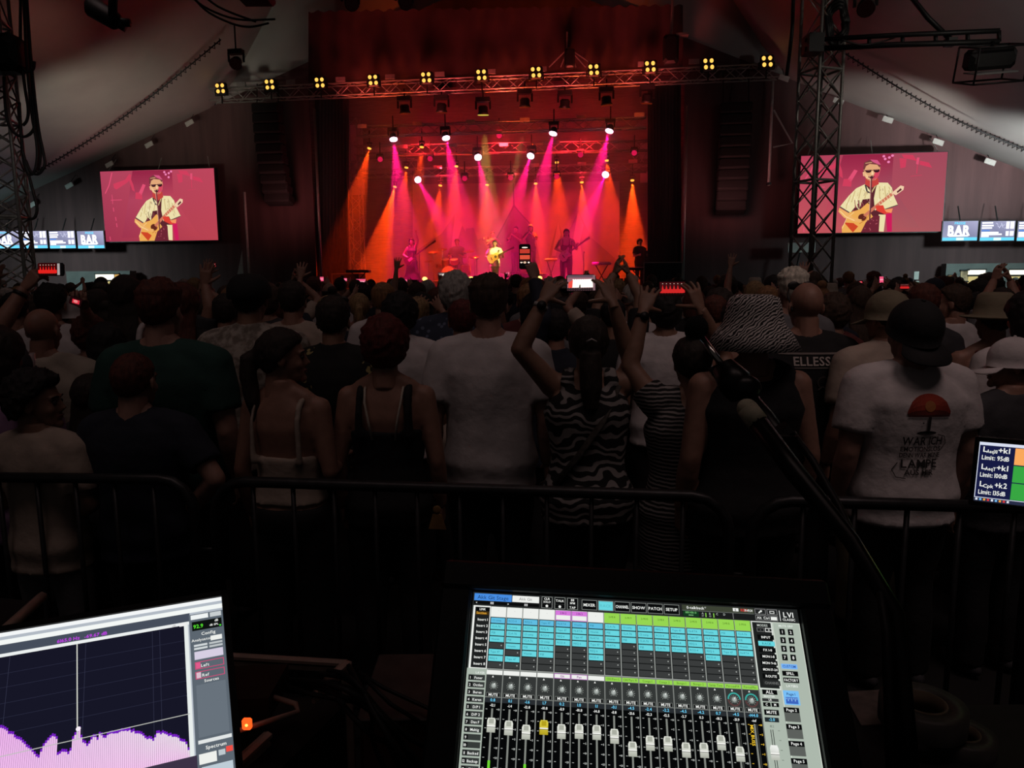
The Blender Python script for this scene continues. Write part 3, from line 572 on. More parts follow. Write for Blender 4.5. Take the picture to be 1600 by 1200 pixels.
pc = Pic(); A_, B_ = (.24, .21, .24), (.5, .46, .48); g1, g2, g3 = (100, 88, 95), (160, 148, 154), (62, 52, 60)
pc.poly([(645, 440), (645, 395), (690, 365), (711, 334), (722, 352), (738, 380), (752, 372), (790, 440)], g1, 0); pc.poly([(711, 334), (722, 352), (714, 380), (730, 440), (700, 440), (706, 380)], g2, 1); pc.poly([(728, 357), (740, 356), (748, 380), (760, 440), (722, 440)], g1, 1)
pc.poly([(803, 318), (836, 366), (850, 440), (760, 440), (774, 376)], g1, 0); pc.line([(802, 286), (803, 322), (776, 372)], 2, g3, 2); pc.line([(803, 322), (830, 352)], 2, g3, 2)
pc.poly([(850, 440), (862, 380), (872, 345), (880, 372), (893, 352), (903, 330), (925, 372), (968, 410), (968, 440)], g1, 0); pc.poly([(903, 330), (912, 352), (906, 378), (916, 440), (890, 440), (896, 372)], g2, 1); pc.poly([(872, 345), (876, 366), (868, 400), (862, 400)], g2, 1)
pc.build('mountain_print', (0, 0, 0), (1, 0, 0), (0, 1, 0), (0, 0, 0), 0, paintmat('backdrop_paint', 1, False), t, lambda q, z: bd(q.x, q.y, .06 + .01 * z))
# grey panels and towers in the wings
for x0, x1, y0, y1, lab in ((541, 566, 195, 305, 'tall pale panel behind the left wing truss'), (570, 640, 225, 238, 'long pale panel high at the back left of the stage'), (572, 628, 252, 272, 'pale panel behind the left rear truss bracing'), (1000, 1052, 222, 248, 'pale panel high behind the right wing'), (1000, 1062, 266, 286, 'lower pale panel behind the right wing')):
    A, B = S(x0, y1, 34.72), S(x1, y0, 34.72); m = MB(); m.box((A + B) / 2, ((B - A).dot(SX), .05, B.z - A.z), Matrix.Rotation(SYAW, 3, 'Z')); tag(obj('scenery_flat', m, mat('wing_panel_grey', (.30, .29, .32), .7, 0, .2, 2)), lab, 'panel')
for x, lab in ((560, 'dark lattice tower in the left stage wing'), (1022, 'dark lattice tower in the right stage wing')): truss('wing_tower', lab, V((*S(x, 440, 32.6).xy, ZS)), V((*S(x, 440, 32.6).xy, 8.6)), .5, .5, 16, ALU, 'tower', up=SY)
truss('lighting_truss', 'short truss crossing the left wing behind the lamps', S(548, 262, 33.6), S(650, 258, 33.6), .5, .5, 8, ALU); truss('lighting_truss', 'short truss crossing the right wing behind the lamps', S(985, 250, 33.6), S(1062, 248, 33.6), .5, .5, 6, ALU)
# haze: real scattering air over the stage
hz = MB(); a0, a1 = aL + .1, aR - .1; d0, d1 = DWn - .9, sc(S(780, 400, 33.3))[1]; hz.box(st((a0 + a1) / 2, (d0 + d1) / 2, 5.1), (a1 - a0, d1 - d0, 7.4), Matrix.Rotation(SYAW, 3, 'Z'))
hm = bpy.data.materials.new('stage_haze'); hm.use_nodes = True; nt = hm.node_tree; nt.nodes.remove(nt.nodes['Principled BSDF']); vs = nt.nodes.new('ShaderNodeVolumeScatter'); vs.inputs['Density'].default_value = .05; vs.inputs['Anisotropy'].default_value = .3
nt.links.new(vs.outputs[0], nt.nodes['Material Output'].inputs['Volume']); tag(obj('haze', hz, hm), 'thin stage haze filling the lit stage mouth', 'haze', kind='stuff')
# ------------------------------------------------------------------ lamps as objects
def lamp_head(name, label, p, tgt, col, k, size, group, hang=.45, dim=None):
    """moving head: yoke arms, hanging bracket, barrel and glowing lens"""
    p, tgt = V(p), V(tgt); t = thing(name, label, 'stage lamp', p, group); ax = (tgt - p).normalized(); sd = ax.cross(UP); sd = sd.normalized() if sd.length > .05 else SX; back = p - ax * size * 1.5
    m = MB(); m.tube([back, back + ax * size * .3, p - ax * size * .5, p - ax * .02], [size * .55, size * .8, size * .78, size], 14); obj('barrel', m, BLK, t, True)
    m = MB(); mid = p - ax * size * .9
    for s in (-1, 1): m.tube([mid + sd * (s * size * 1.15), mid + sd * (s * size * 1.15) + UP * size * 1.3], size * .18, 6)
    m.box(mid + UP * size * 1.5, (size * 2.3, size * 1.1, size * .7), Matrix.Rotation(SYAW, 3, 'Z')); m.tube([mid + UP * size * 1.7, mid + UP * (size * 1.7 + hang)], .025, 6); obj('yoke', m, BLK, t)
    m = MB(); m.tube([p - ax * .015, p + ax * .012], [size * .9, size * .88], 16); obj('lens', m, glow('lens_' + name + str(k) + str(col), col, k), t)
    return t
NUM = 'first second third fourth fifth sixth seventh eighth ninth tenth eleventh twelfth'.split()
for i, (x, y, tx, ty, D) in enumerate(PB): lamp_head('magenta_lamp', 'bright magenta moving head, %s of the %s, %s' % (('first', 'second', 'third', 'fourth', 'left', 'right', 'left', 'right')[i], ('top row from the left', 'middle pair over the singer', 'low outer pair')[0 if i < 4 else 1 if i < 6 else 2], 'lens blazing white'), S(x, y, D - .06), S(tx, ty - 40, 26) if i < 6 else S(tx, ty, 27), (255, 205, 240), 7, .155, 'bright magenta moving heads')
for i, (x, y, tx, ty, D, k) in enumerate(OB): lamp_head('orange_lamp', 'small orange beam lamp, %s from the left of the %s row' % (('first', 'second', 'first', 'second', 'third', 'fourth', 'first', 'second', 'third', 'fourth', 'fifth', 'sixth')[i], ('back', 'upper', 'lower')[0 if i < 2 else 1 if i < 6 else 2]), S(x, y, D - .05), S(tx, ty, D - 1.2), (255, 165, 60), 2.2, .085, 'small orange beam lamps')
for i, (x, y) in enumerate(((594, 249), (672, 248), (780, 212), (907, 242), (991, 239), (726, 279), (798, 278), (870, 276))): lamp_head('dim_magenta_lamp', 'dim crimson lamp facing the crowd, %s of eight counting from the left rows' % NUM[i], S(x, y, 29.2), S(x, y + 40, 20), (225, 20, 80), .9, .11, 'dim crimson lamps')
for i, (x, y, tx, ty, D) in enumerate(FB):
    p = S(x, y, D); p = V((p.x, p.y, ZS + .2)); t = thing('floor_lamp', 'orange uplight standing on the stage floor, %s from the left' % NUM[i], 'stage lamp', (p.x, p.y, ZS), 'orange floor uplights'); q = S(x, y - 2, D - .12)
    m = MB(); m.bbox((p.x, p.y, ZS + .05), (.3, .3, .1), .02); m.tube([(p.x, p.y, ZS + .08), (p.x, p.y, ZS + .34)], [.09, .12], 12); obj('barrel', m, BLK, t); m = MB(); m.ell((p.x, p.y - .1, ZS + .36), (.1, .07, .08)); obj('lens', m, glow('floor_lens', (255, 190, 90), 4), t)
for i, (x, y) in enumerate(((633, 178), (690, 176), (755, 180), (820, 168), (882, 170), (948, 165), (1010, 162))): lamp_head('moving_head', 'dark moving head under the front truss, %s from the left' % NUM[i], S(x, y, 26.6), S(x + (6, 0, 1, 0, -5, 4, -8)[i], 240, 26.9 if i != 2 else 26.8), (190, 60, 30) if i != 2 else (190, 170, 70), .25 if i != 2 else 1.2, .21, 'dark moving heads under the front truss', .3)
for i, (x, y) in enumerate(((346, 139), (423, 133), (501, 130), (584, 126), (667, 122), (753, 118), (838, 114), (928, 110), (1016, 105), (1107, 101), (1198, 97))):
    p = S(x, y, 26.3); t = thing('blinder_lamp', 'four cell amber blinder above the front truss, %s from the left' % NUM[i], 'stage lamp', p, 'amber four cell blinders'); rm = Matrix.Rotation(SYAW, 3, 'Z'); m = MB(); m.bbox(p, (.42, .16, .42), .04, rm); obj('housing', m, BLK, t)
    m = MB(); m.tube([p - UP * .2 - SX * .24, p + UP * .0 - SX * .24], .02, 6); m.tube([p - UP * .2 + SX * .24, p + SX * .24], .02, 6); m.tube([p - UP * .22 - SX * .25, p - UP * .22 + SX * .25], .02, 6); m.tube([p - UP * .22, p - UP * .5], .025, 6); obj('yoke', m, BLK, t)
    for a in (-1, 1):
        for b in (-1, 1):
            c = p + SX * (a * .098 - b * .012) + UP * (b * .098) - SY * .09; m = MB(); m.ell(c, (.062, .03, .068), 10, 6); obj('cell', m, glow('blinder_cell', (255, 186, 84), 1.5), t, True)
for i in range(10):
    x = 377 + 77.5 * i + (i > 4) * 2 * (i - 4); y = 132 - 4.0 * i; p = S(x, y, 26.35); m = MB(); m.box(p, (.34, .05, .15), Matrix.Rotation(SYAW, 3, 'Z')); tag(obj('truss_plate', m, mat('truss_plate_grey', (.20, .18, .18), .6, 0, .1, 10)), 'grey plate on the front truss, in the %s gap between blinders from the left' % NUM[i], 'plate', 'grey plates between the blinders')
for i, (x, y) in enumerate(((566, 197), (652, 193), (735, 190), (820, 187), (908, 183), (999, 179), (630, 229), (708, 227), (787, 226), (868, 222), (684, 261), (836, 258), (909, 256), (989, 252))):
    p = S(x, y, (27.4, 29.3, 31.3)[0 if i < 6 else 1 if i < 10 else 2]); m = MB(); m.box(p, (.34, .04, .13), Matrix.Rotation(SYAW, 3, 'Z')); tag(obj('load_plate', m, mat('load_plate_red', (.55, .4, .4), .6, 0, .1, 10)), 'small load plate on the %s stage truss, %s from the left' % (('upper', 'middle', 'rear')[0 if i < 6 else 1 if i < 10 else 2], NUM[i if i < 6 else i - 6 if i < 10 else i - 10]), 'plate', 'load plates on the stage trusses')
# line arrays in the dark beside the stage
for x, lab in ((418, 'black curved line array hanging left of the stage'), (1150, 'black curved line array hanging right of the stage')):
    t = thing('line_array', lab, 'loudspeaker', S(x, 165, 26.3)); p = S(x, 170, 26.3); a = .0
    for k in range(10):
        m = MB(); m.bbox(p, (1.0, .5, .33), .04, Matrix.Rotation(SYAW, 3, 'Z') @ Matrix.Rotation(-a, 3, 'X')); obj('cabinet', m, mat('array_black', (.006, .005, .005), .9, 0, .2, 10), t); a += .035; p = p - UP * .35 * math.cos(a) - SY * -.35 * math.sin(a)
    m = MB()
    for s in (-1, 1): m.tube([S(x, 165, 26.3) + SX * .4 * s, S(x, 130 if x < 780 else 112, 26.6) + SX * .4 * s], .02, 5)
    obj('rigging', m, BLK, t)
for x, y0, y1, lab in ((487, 170, 440, 'thin upright pole at the left edge of the stage'), (1070, 165, 440, 'thin upright pole at the right edge of the stage'), (1208, 122, 290, 'pale scaffold pole hanging left of the right mast'), (378, 300, 438, 'pale pole with a small pennant below the left screen')):
    A, B = S(x, y0, 27.0), S(x + (12 if x < 780 else -4), y1, 27.0); 
    if y1 > 400: A, B = S(x + 4, y0, 27), S(x + 4, y1, 27); B = V((A.x, A.y, 0))
    else: B = V((A.x, A.y, B.z))
    t = thing('pole', lab, 'pole', B); m = MB(); m.tube([B, A], .045, 8); obj('tube', m, PLATE if 'pale' in lab else ALU, t, True); m = MB(); m.tube([B + UP * .02, B + UP * .1], .09, 8); obj('collar', m, BLK, t)
    if 'pennant' in lab: m = MB(); q = S(378, 392, 26.95); m.prism([(0, 0), (-.25, -.9), (0, -.85)], q, SX, UP, SY * .02); obj('pennant', m, PLATE, t)
    if 'scaffold' in lab:
        m = MB(); m.tube([S(1209, 172, 27), S(1238, 224, 27), S(1208, 230, 27)], .03, 6); obj('bracket', m, ALU, t)
# ------------------------------------------------------------------ band
def stage_person(px, py, D, label, base=ZS, **kw):
    p = S(px, py, D); k = kw.pop('hh', 1.755); s = (p.z - base) / k; kw.setdefault('q', 1); r = person(label, (p.x, p.y, base), PI + SYAW + kw.pop('turn', 0), s, **kw); return r, s
def guitar(label, o, rz, tilt, s, kind, col):
    """body, sound hole or pickguard, neck, headstock, pegs; lies in local XZ, front to -Y"""
    t = thing('guitar' if kind != 'bass' else 'bass_guitar', label, 'guitar', o); t.rotation_euler = (0, tilt, rz); t.scale = (s,) * 3; ORG[t] = V((0, 0, 0)); m = MB()
    out = [(-.24, .0), (-.22, .12), (-.13, .18), (-.02, .15), (.06, .11), (.14, .13), (.22, .12), (.26, .03), (.25, -.05), (.2, -.125), (.1, -.12), (.02, -.115), (-.1, -.18), (-.21, -.13)] if kind == 'acoustic' else [(-.22, .02), (-.19, .13), (-.08, .14), (.02, .1), (.1, .12), (.2, .15), (.19, .1), (.12, .03), (.12, -.04), (.19, -.12), (.12, -.12), (.02, -.09), (-.1, -.15), (-.2, -.12)]
    m.prism(out, (0, -.05, 0), (1, 0, 0), (0, 0, 1), (0, .1 if kind == 'acoustic' else .045, 0)); obj('guitar_body', m, mat('guitar_' + label[:12], col, .3, 0, .15, 20), t)
    L = .52 if kind != 'bass' else .78; m = MB(); m.box((.2 + L / 2, -.06, 0), (L, .03, .05)); obj('neck', m, mat('fretboard', (.05, .03, .02), .5), t); m = MB(); m.prism([(0, -.03), (.15, -.045), (.17, .03), (0, .03)], (.2 + L, -.07, 0), (1, 0, 0), (0, 0, 1), (0, .025, 0)); obj('headstock', m, mat('fretboard'), t)
    m = MB()
    if kind == 'acoustic': m.tube([(.09, -.0515, 0), (.09, -.0535, 0)], .05, 14, nrm=(0, 0, 1)); obj('sound_hole', m, mat('fretboard'), t)
    else: m.box((.0, -.052, 0), (.2, .008, .09)); obj('pickguard', m, mat('pickguard', (.4, .38, .36), .4), t)
    m = MB(); m.box((-.08, -.055, 0), (.03, .02, .11)); obj('bridge', m, mat('fretboard'), t)
    return t
sp, s_ = stage_person(773, 376, 28.4, 'singer in a pale patterned shirt strumming an acoustic guitar at centre stage', hr=('short', 'brown'), top=('shirt', 'cream'), bottom='khaki', arms=('guitar_l', 'guitar_r'), q=0, bw=1.05)
guitar('pale acoustic guitar held by the singer', sp.location + UP * 1.12 * s_ + SY * -.27 * s_, SYAW, -.45, s_ * .98, 'acoustic', (.55, .34, .13))
bp_, b_ = stage_person(643, 372, 28.8, 'long haired bass player in a long dark robe left of the drums', sex='f', hr=('long', 'dark'), top=('robe', 'black'), bottom='black', arms=('up', 'guitar_r'))
guitar('dark bass guitar slung on the robed player', bp_.location + UP * 1.0 * b_ - SY * .24, SYAW, -.6, b_, 'bass', (.06, .02, .02))
gp, g_ = stage_person(885, 358, 29.4, 'guitarist with raised shoulders and dark clothes right of the singer', hr=('long', 'brown'), top=('tank', 'maroon'), bottom='black', arms=('guitar_l', 'guitar_r'))
guitar('pale electric guitar low on the right guitarist', gp.location + UP * .98 * g_ - SY * .26, SYAW, -.62, g_, 'electric', (.45, .3, .3))
dr, d_ = stage_person(714, 372, 31.6, 'drummer seated behind the drum kit', ZS + .28, hh=1.42, hr=('short', 'dark'), top=('tee', 'grey'), arms=('drum', 'drum'), seat=True); dr.location.z -= .36 * d_
h1, _ = stage_person(770, 362, 32, 'horn player with a raised horn behind the singer', ZS + .55, hr=('short', 'dark'), top=('shirt', 'grey'), arms=('brass', 'brass'), turn=.5); h2, _ = stage_person(806, 354, 32.2, 'second horn player, taller, at the back right of the singer', ZS + .55, hr=('short', 'black'), top=('shirt', 'maroon'), arms=('brass', 'brass'), turn=-.4)
h3, _ = stage_person(829, 351, 31.6, 'long haired backing musician in dark clothes beside the horns', ZS + .55, sex='f', hr=('bob', 'black'), top=('tee', 'black'), arms=('brass', 'brass'))
st_p, _ = stage_person(517, 393, 28.6, 'crew member holding a guitar in the dark left wing', ZS, hr=('long', 'auburn'), sex='f', top=('tee', 'black'), arms=('guitar_r', 'guitar_l'), turn=-.9); guitar('warm coloured guitar carried in the left wing', st_p.location + V((.32, -.2, .95)), .4, 1.3, .9, 'acoustic', (.4, .15, .05))
pr, _ = stage_person(1000, 374, 29.6, 'percussionist with dark curly hair at the right of the stage', ZS, hr=('curly', 'black'), top=('tee', 'black'), arms=('drum', 'drum'), turn=.5)
BRASS = mat('brass_horn', (.75, .45, .15), .25, 1, .1, 10)
for r_, dx, lab in ((h1, -.3, 'trumpet raised by the horn player behind the singer'), (h2, -.25, 'trumpet raised by the taller horn player'), (h3, .3, 'slide horn played by the long haired musician')):
    o = r_.location + V((0, 0, 1.5)) - SY * .16; t = thing('trumpet', lab, 'trumpet', o); a, b = o, o - SY * .42 + SX * dx - UP * .08; m = MB(); m.tube([a, a.lerp(b, .7), a.lerp(b, .86), b], [.012, .016, .03, .075], 10); obj('tubing', m, BRASS, t, True); m = MB(); q = a.lerp(b, .45)
    for k in (-1, 0, 1): m.tube([q + (b - a).normalized() * .04 * k - UP * .05, q + (b - a).normalized() * .04 * k + UP * .07], .014, 6)
    obj('valve', m, BRASS, t)
# drum kit
o = S(702, 420, 30.9); o = V((o.x, o.y, ZS + .28)); t = thing('drum_kit', 'drum kit with bass drum, toms and cymbals on the riser', 'drum kit', o); SHELL = mat('drum_shell', (.35, .05, .1), .3, 0, .1, 8); SKIN = mat('drum_skin', (.6, .55, .52), .6)
def drum(c, r, h, ax, nm='tom'):
    m = MB(); c = V(c); ax = V(ax).normalized(); m.tube([c - ax * h / 2, c + ax * h / 2], r, 18); q = obj(nm, m, SHELL, t); m = MB(); m.tube([c + ax * h / 2, c + ax * (h / 2 + .012)], r * .94, 18); obj('drum_head', m, SKIN, q)
drum(o + UP * .3, .3, .4, -SY, 'bass_drum'); drum(o + UP * .78 - SX * .18 + SY * .1, .16, .2, UP - SY * .4); drum(o + UP * .78 + SX * .2 + SY * .1, .17, .2, UP - SY * .4); drum(o + UP * .42 + SX * .6 + SY * .4, .22, .4, UP, 'floor_tom'); drum(o + UP * .6 - SX * .5 + SY * .5, .18, .15, UP, 'snare')
for (dx, dz, r) in ((-.75, 1.15, .24), (-.35, 1.3, .22), (.75, 1.2, .26), (1.0, .95, .22), (-.95, .8, .18)):
    m = MB(); c = o + SX * dx + SY * .3 + UP * dz; m.lathe([(0, .03), (.03, .025), (r, 0), (r, -.004), (0, .02)], 18, Matrix.Translation(c) @ Matrix.Rotation(.3, 4, 'X')); q = obj('cymbal', m, BRASS, t, True); m = MB(); m.tube([c, V((c.x, c.y, ZS + .28))], .014, 6); obj('cymbal_stand', m, CHROME, q)
# keyboards, monitors, cases and mic stands on stage
def keyboard(px, py, D, w, lab, col):
    p = S(px, py, D); t = thing('keyboard', lab, 'keyboard', (p.x, p.y, ZS)); m = MB(); rm = Matrix.Rotation(SYAW, 3, 'Z'); m.bbox(p, (w, .32, .1), .02, rm); obj('case', m, mat('keys_case_' + lab[:9], col, .4), t); m = MB(); m.box(p + UP * .056 - SY * .03, (w * .92, .16, .012), rm); obj('keys', m, SKIN, t)
    for s in (-1, 1): m = MB(); m.tube([(p + SX * (s * w * .35)).xy.to_3d() + UP * ZS, p + SX * (-s * w * .35)], .018, 6); obj('stand_leg', m, BLK, t)
keyboard(940, 412, 28.6, .72, 'pink lit keyboard right of the guitarist', (.5, .2, .35)); keyboard(861, 406, 30.4, .5, 'small keyboard behind the guitarist', (.4, .2, .25)); keyboard(1000, 420, 28.2, .85, 'dark long instrument table by the percussionist', (.05, .03, .03)); keyboard(560, 424, 27.6, .9, 'dark keyboard at the left edge of the stage', (.06, .03, .03))
for i, (px, D) in enumerate(((640, 27), (730, 26.9), (800, 26.9), (890, 27), (960, 27))):
    p = S(px, 440, D); p = V((p.x, p.y, ZS)); t = thing('stage_monitor', 'black wedge monitor on the stage edge, %s from the left' % NUM[i], 'loudspeaker', p, 'wedge monitors on the stage edge'); m = MB(); m.prism([(-.2, 0), (.2, 0), (.2, .34), (.02, .34)], p - SX * .3, SY, UP, SX * .6); obj('cabinet', m, BLK, t); m = MB(); m.prism([(-.185, .03), (-.0, .32), (-.012, .325), (-.195, .035)], p - SX * .27, SY, UP, SX * .54); obj('grille', m, STEEL, t)
for x, y, D, lab in ((778, 392, 28.1, 'microphone stand in front of the singer'), (655, 392, 28.5, 'microphone stand beside the robed bass player'), (893, 378, 29.0, 'microphone stand in front of the guitarist'), (745, 405, 29.4, 'low microphone stand between drums and singer'), (912, 395, 28.8, 'microphone stand left of the pink keyboard')):
    p = S(x, y, D); g = V((p.x, p.y, ZS)); t = thing('microphone_stand', lab, 'microphone stand', g); m = MB(); m.tube([g + UP * .02, p], .013, 6); obj('pole', m, BLK, t); m = MB(); m.lathe([(0, .03), (.14, .02), (.15, 0), (0, 0)], 14, Matrix.Translation(g)); obj('base', m, BLK, t); m = MB(); m.tube([p, p + SY * .2 + UP * .03], [.016, .02], 8); m.ell(p + SY * .22 + UP * .03, (.028, .028, .028)); obj('microphone', m, BLK, t)
for x, y, D, w, h, lab in ((1035, 430, 27.2, 1.3, .9, 'dark flight case at the right edge of the stage'), (1022, 412, 30, .8, 1.4, 'tall dark rack in the right wing'), (545, 430, 28.4, 1.1, .6, 'dark flight case at the left edge of the stage')):
    p = S(x, y, D); t = thing('flight_case', lab, 'flight case', (p.x, p.y, ZS)); m = MB(); rm = Matrix.Rotation(SYAW, 3, 'Z'); m.bbox((p.x, p.y, ZS + h / 2), (w, .7, h), .03, rm); obj('box', m, BLK, t)
    for a in (-1, 1):
        for b in (0, 1): m = MB(); m.box(V((p.x, p.y, ZS + .02 + b * (h - .04))) + SX * 0 - SY * .355 * 1, (w, .02, .03), rm) if a < 0 else m.box(V((p.x, p.y, ZS + h / 2)) + SX * ((b * 2 - 1) * w / 2) - SY * .355, (.03, .02, h), rm); obj('edge_profile', m, ALU, t)
t = thing('tube_rack', 'pale tubular frame on the dark rack in the right wing', 'frame', S(1032, 415, 28.4)); m = MB(); m.tube([S(1014, 415, 28.4), S(1014, 381, 28.4), S(1038, 380, 28.4), S(1038, 400, 28.4)], .03, 6); obj('tube', m, PLATE, t); m = MB(); m.box(S(1030, 399, 28.4), (.5, .04, .03)); obj('shelf', m, PLATE, t)
# ------------------------------------------------------------------ big screens beside the stage
LIT = paintmat('screen_picture', 1.0)
def singer_pic(bg):
    p = Pic(); X0, X1, Y0, Y1 = 80, 1525, 55, 950
    p.poly([(X0, Y0), (X1, Y0), (X1, Y1), (X0, Y1)], bg, 0)
    a, b, c = (208, 62, 92), (225, 80, 115), (148, 36, 68)
    p.poly([(500, 60), (1000, 60), (1000, 420), (1300, 900), (300, 900), (420, 420)], [c, c, bg[1], bg[2], bg[3], bg[0]], 1)
    p.poly([(240, 215), (400, 165), (455, 95), (480, 110), (470, 160), (420, 205), (275, 288), (245, 265)], a, 2); p.poly([(470, 150), (500, 240), (510, 320), (480, 300), (450, 180)], a, 2); p.line([(235, 75), (185, 230), (125, 335)], 13, b, 2); p.poly([(560, 335), (620, 225), (655, 240), (595, 365)], b, 2); p.poly([(520, 330), (600, 330), (600, 420), (510, 410)], a, 2)
    p.poly([(1080, 70), (1190, 80), (1235, 150), (1190, 135), (1100, 110)], a, 2); p.poly([(1060, 110), (1130, 120), (1125, 215), (1075, 225)], a, 2); p.poly([(1260, 145), (1350, 170), (1385, 230), (1260, 190)], a, 2); p.poly([(1230, 110), (1255, 110), (1250, 190), (1225, 180)], b, 2)
    for q in ((905, 85), (920, 115), (960, 100), (955, 150), (990, 80)): p.disc(q[0], q[1], 14, (240, 130, 180), 2)
    p.line([(1180, 318), (1290, 308)], 5, a, 2); p.line([(1240, 190), (1238, 290)], 8, a, 2); p.line([(190, 420), (335, 418)], 8, b, 2); p.line([(212, 350), (212, 470)], 7, b, 2)
    for q in ((215, 540), (235, 660), (240, 740), (140, 910)): p.line([(q[0], q[1] - 25), (q[0] + 4, q[1] + 25)], 10, b, 2)
    cr, sh, dk, sk, rd = (236, 222, 170), (205, 180, 125), (92, 38, 46), (238, 176, 104), (222, 66, 52)
    p.poly([(735, 395), (650, 440), (575, 530), (495, 650), (600, 725), (640, 690), (640, 950), (900, 950), (1000, 430), (960, 385), (860, 380)], dk, 3)
    p.poly([(735, 395), (650, 440), (575, 530), (495, 650), (600, 725), (645, 660), (660, 650), (690, 690), (720, 570), (800, 560), (795, 480)], cr, 4); p.poly([(860, 380), (960, 385), (1003, 440), (1030, 540), (1074, 640), (945, 690), (925, 640), (850, 700), (832, 560), (845, 450)], cr, 4)
    p.poly([(890, 745), (960, 750), (950, 945), (900, 940)], cr, 4); p.poly([(958, 745), (1020, 720), (1032, 945), (985, 945)], (205, 30, 90), 4)
    for l in (((600, 520), (560, 640)), ((640, 470), (610, 600)), ((700, 440), (680, 560)), ((760, 460), (740, 560)), ((880, 420), (890, 560)), ((930, 420), (950, 560)), ((975, 470), (1000, 600))): p.line(l, 9, sh, 5)
    p.line([(497, 648), (600, 722)], 10, (60, 70, 60), 6); p.line([(945, 688), (1072, 640)], 9, (70, 70, 60), 6); p.line([(738, 400), (760, 480), (800, 500)], 16, (70, 60, 60), 6); p.line([(850, 395), (800, 500)], 12, sh, 6)
    p.poly([(738, 330), (862, 330), (872, 398), (800, 440), (735, 400)], (196, 66, 62), 7); p.poly([(710, 195), (722, 150), (760, 128), (830, 130), (872, 172), (876, 245), (864, 305), (835, 350), (790, 362), (752, 335), (718, 300)], (226, 168, 122), 8); p.poly([(704, 262), (722, 250), (728, 300), (712, 305)], (235, 185, 140), 8); p.poly([(830, 250), (876, 240), (862, 310), (830, 350), (800, 350)], (214, 70, 96), 9)
    p.poly([(706, 225), (712, 150), (770, 118), (842, 126), (880, 180), (868, 212), (842, 178), (768, 168), (734, 190), (720, 235)], (120, 58, 62), 10); p.poly([(770, 118), (842, 126), (880, 180), (858, 178), (800, 148)], (212, 86, 130), 11); p.line([(725, 160), (790, 150)], 8, (214, 170, 120), 11)
    p.poly([(724, 262), (740, 330), (790, 358), (760, 300)], (240, 196, 146), 9); p.poly([(792, 250), (806, 250), (816, 296), (790, 298)], (246, 206, 158), 10); p.line([(788, 299), (818, 297)], 6, (150, 70, 60), 11)
    for q in ([(728, 236), (790, 234), (786, 258), (770, 268), (744, 266), (732, 254)], [(808, 233), (870, 230), (868, 254), (856, 266), (828, 266), (814, 256)]): p.poly(q, (54, 24, 30), 11); p.line([(q[0][0] + 8, q[0][1] + 6), (q[1][0] - 14, q[1][1] + 8)], 5, (150, 90, 90), 12)
    p.line([(788, 240), (810, 239)], 6, (54, 24, 30), 11); p.line([(728, 240), (706, 250)], 6, (54, 24, 30), 11); p.poly([(764, 308), (818, 306), (826, 318), (790, 330), (760, 320)], (120, 40, 45), 11); p.line([(770, 312), (812, 311)], 4, (236, 214, 190), 12); p.poly([(745, 330), (790, 345), (838, 328), (826, 352), (790, 364), (756, 350)], (190, 116, 90), 9)
    p.disc(795, 322, 17, (70, 34, 40), 13); p.line([(793, 332), (800, 560), (800, 820)], 14, (108, 54, 60), 18); p.line([(783, 335), (792, 700)], 4, (240, 190, 170), 19)
    for i in range(26):
        x = rnd.uniform(560, 780); y = rnd.uniform(440, 640); inr = y > 395 + (780 - x) * .75
        if inr: p.line([(x, y), (x + rnd.uniform(-14, 14), y + rnd.uniform(12, 40))], rnd.uniform(4, 8), rnd.choice((sh, (250, 240, 205), (180, 150, 120))), 6)
    for i in range(16): x = rnd.uniform(870, 1010); y = rnd.uniform(400, 610); p.line([(x, y), (x + rnd.uniform(-10, 14), y + rnd.uniform(12, 36))], rnd.uniform(4, 8), rnd.choice((sh, (250, 240, 205), (180, 150, 120))), 6)
    for i in range(10): x = rnd.uniform(640, 780); p.line([(x, rnd.uniform(570, 640)), (x + 10, rnd.uniform(650, 700))], 7, rnd.choice(((150, 70, 76), (70, 28, 36))), 6)
    p.line([(530, 900), (570, 780), (640, 715)], 6, (250, 214, 150), 14); p.line([(700, 850), (765, 800), (800, 730)], 6, (190, 110, 50), 14); p.line([(500, 700), (560, 765), (650, 812)], 9, (252, 214, 150), 15)
    p.poly([(490, 660), (592, 728), (640, 782), (722, 800), (718, 832), (640, 824), (540, 775), (482, 705)], sk, 14); p.poly([(590, 718), (700, 682), (770, 610), (800, 640), (800, 720), (832, 770), (765, 830), (720, 948), (530, 950), (525, 880), (560, 828)], (236, 172, 86), 12); p.poly([(545, 830), (640, 840), (690, 880), (640, 948), (600, 900)], (206, 70, 40), 13); p.disc(726, 775, 42, (96, 40, 30), 13)
    p.line([(745, 760), (900, 610), (1035, 490)], 34, (206, 120, 92), 15); p.poly([(1000, 505), (1085, 420), (1120, 432), (1116, 470), (1045, 530)], (240, 205, 170), 16); p.poly([(1050, 490), (1088, 450), (1100, 470), (1060, 505)], dk, 17)
    for i in range(6): p.line([(880 + i * 24, 560 - i * 22 + 50), (896 + i * 24, 590 - i * 22 + 50)], 5, (245, 215, 180), 17)
    p.poly([(850, 645), (925, 640), (945, 690), (1022, 680), (1012, 730), (942, 742), (862, 700)], rd, 17); p.poly([(940, 690), (1022, 680), (1012, 732), (960, 720)], (244, 150, 96), 18)
    p.poly([(700, 800), (780, 790), (800, 830), (830, 760), (900, 760), (900, 950), (720, 950)], (110, 38, 52), 11)
    for i in range(12): p.disc(rnd.uniform(740, 880), rnd.uniform(780, 930), 6, (170, 80, 90), 13)
    p.v = [((x - X0) / (X1 - X0), (y - Y0) / (Y1 - Y0), z) for x, y, z in p.v]; return p
RZ = Matrix.Rotation(SYAW, 3, 'Z')
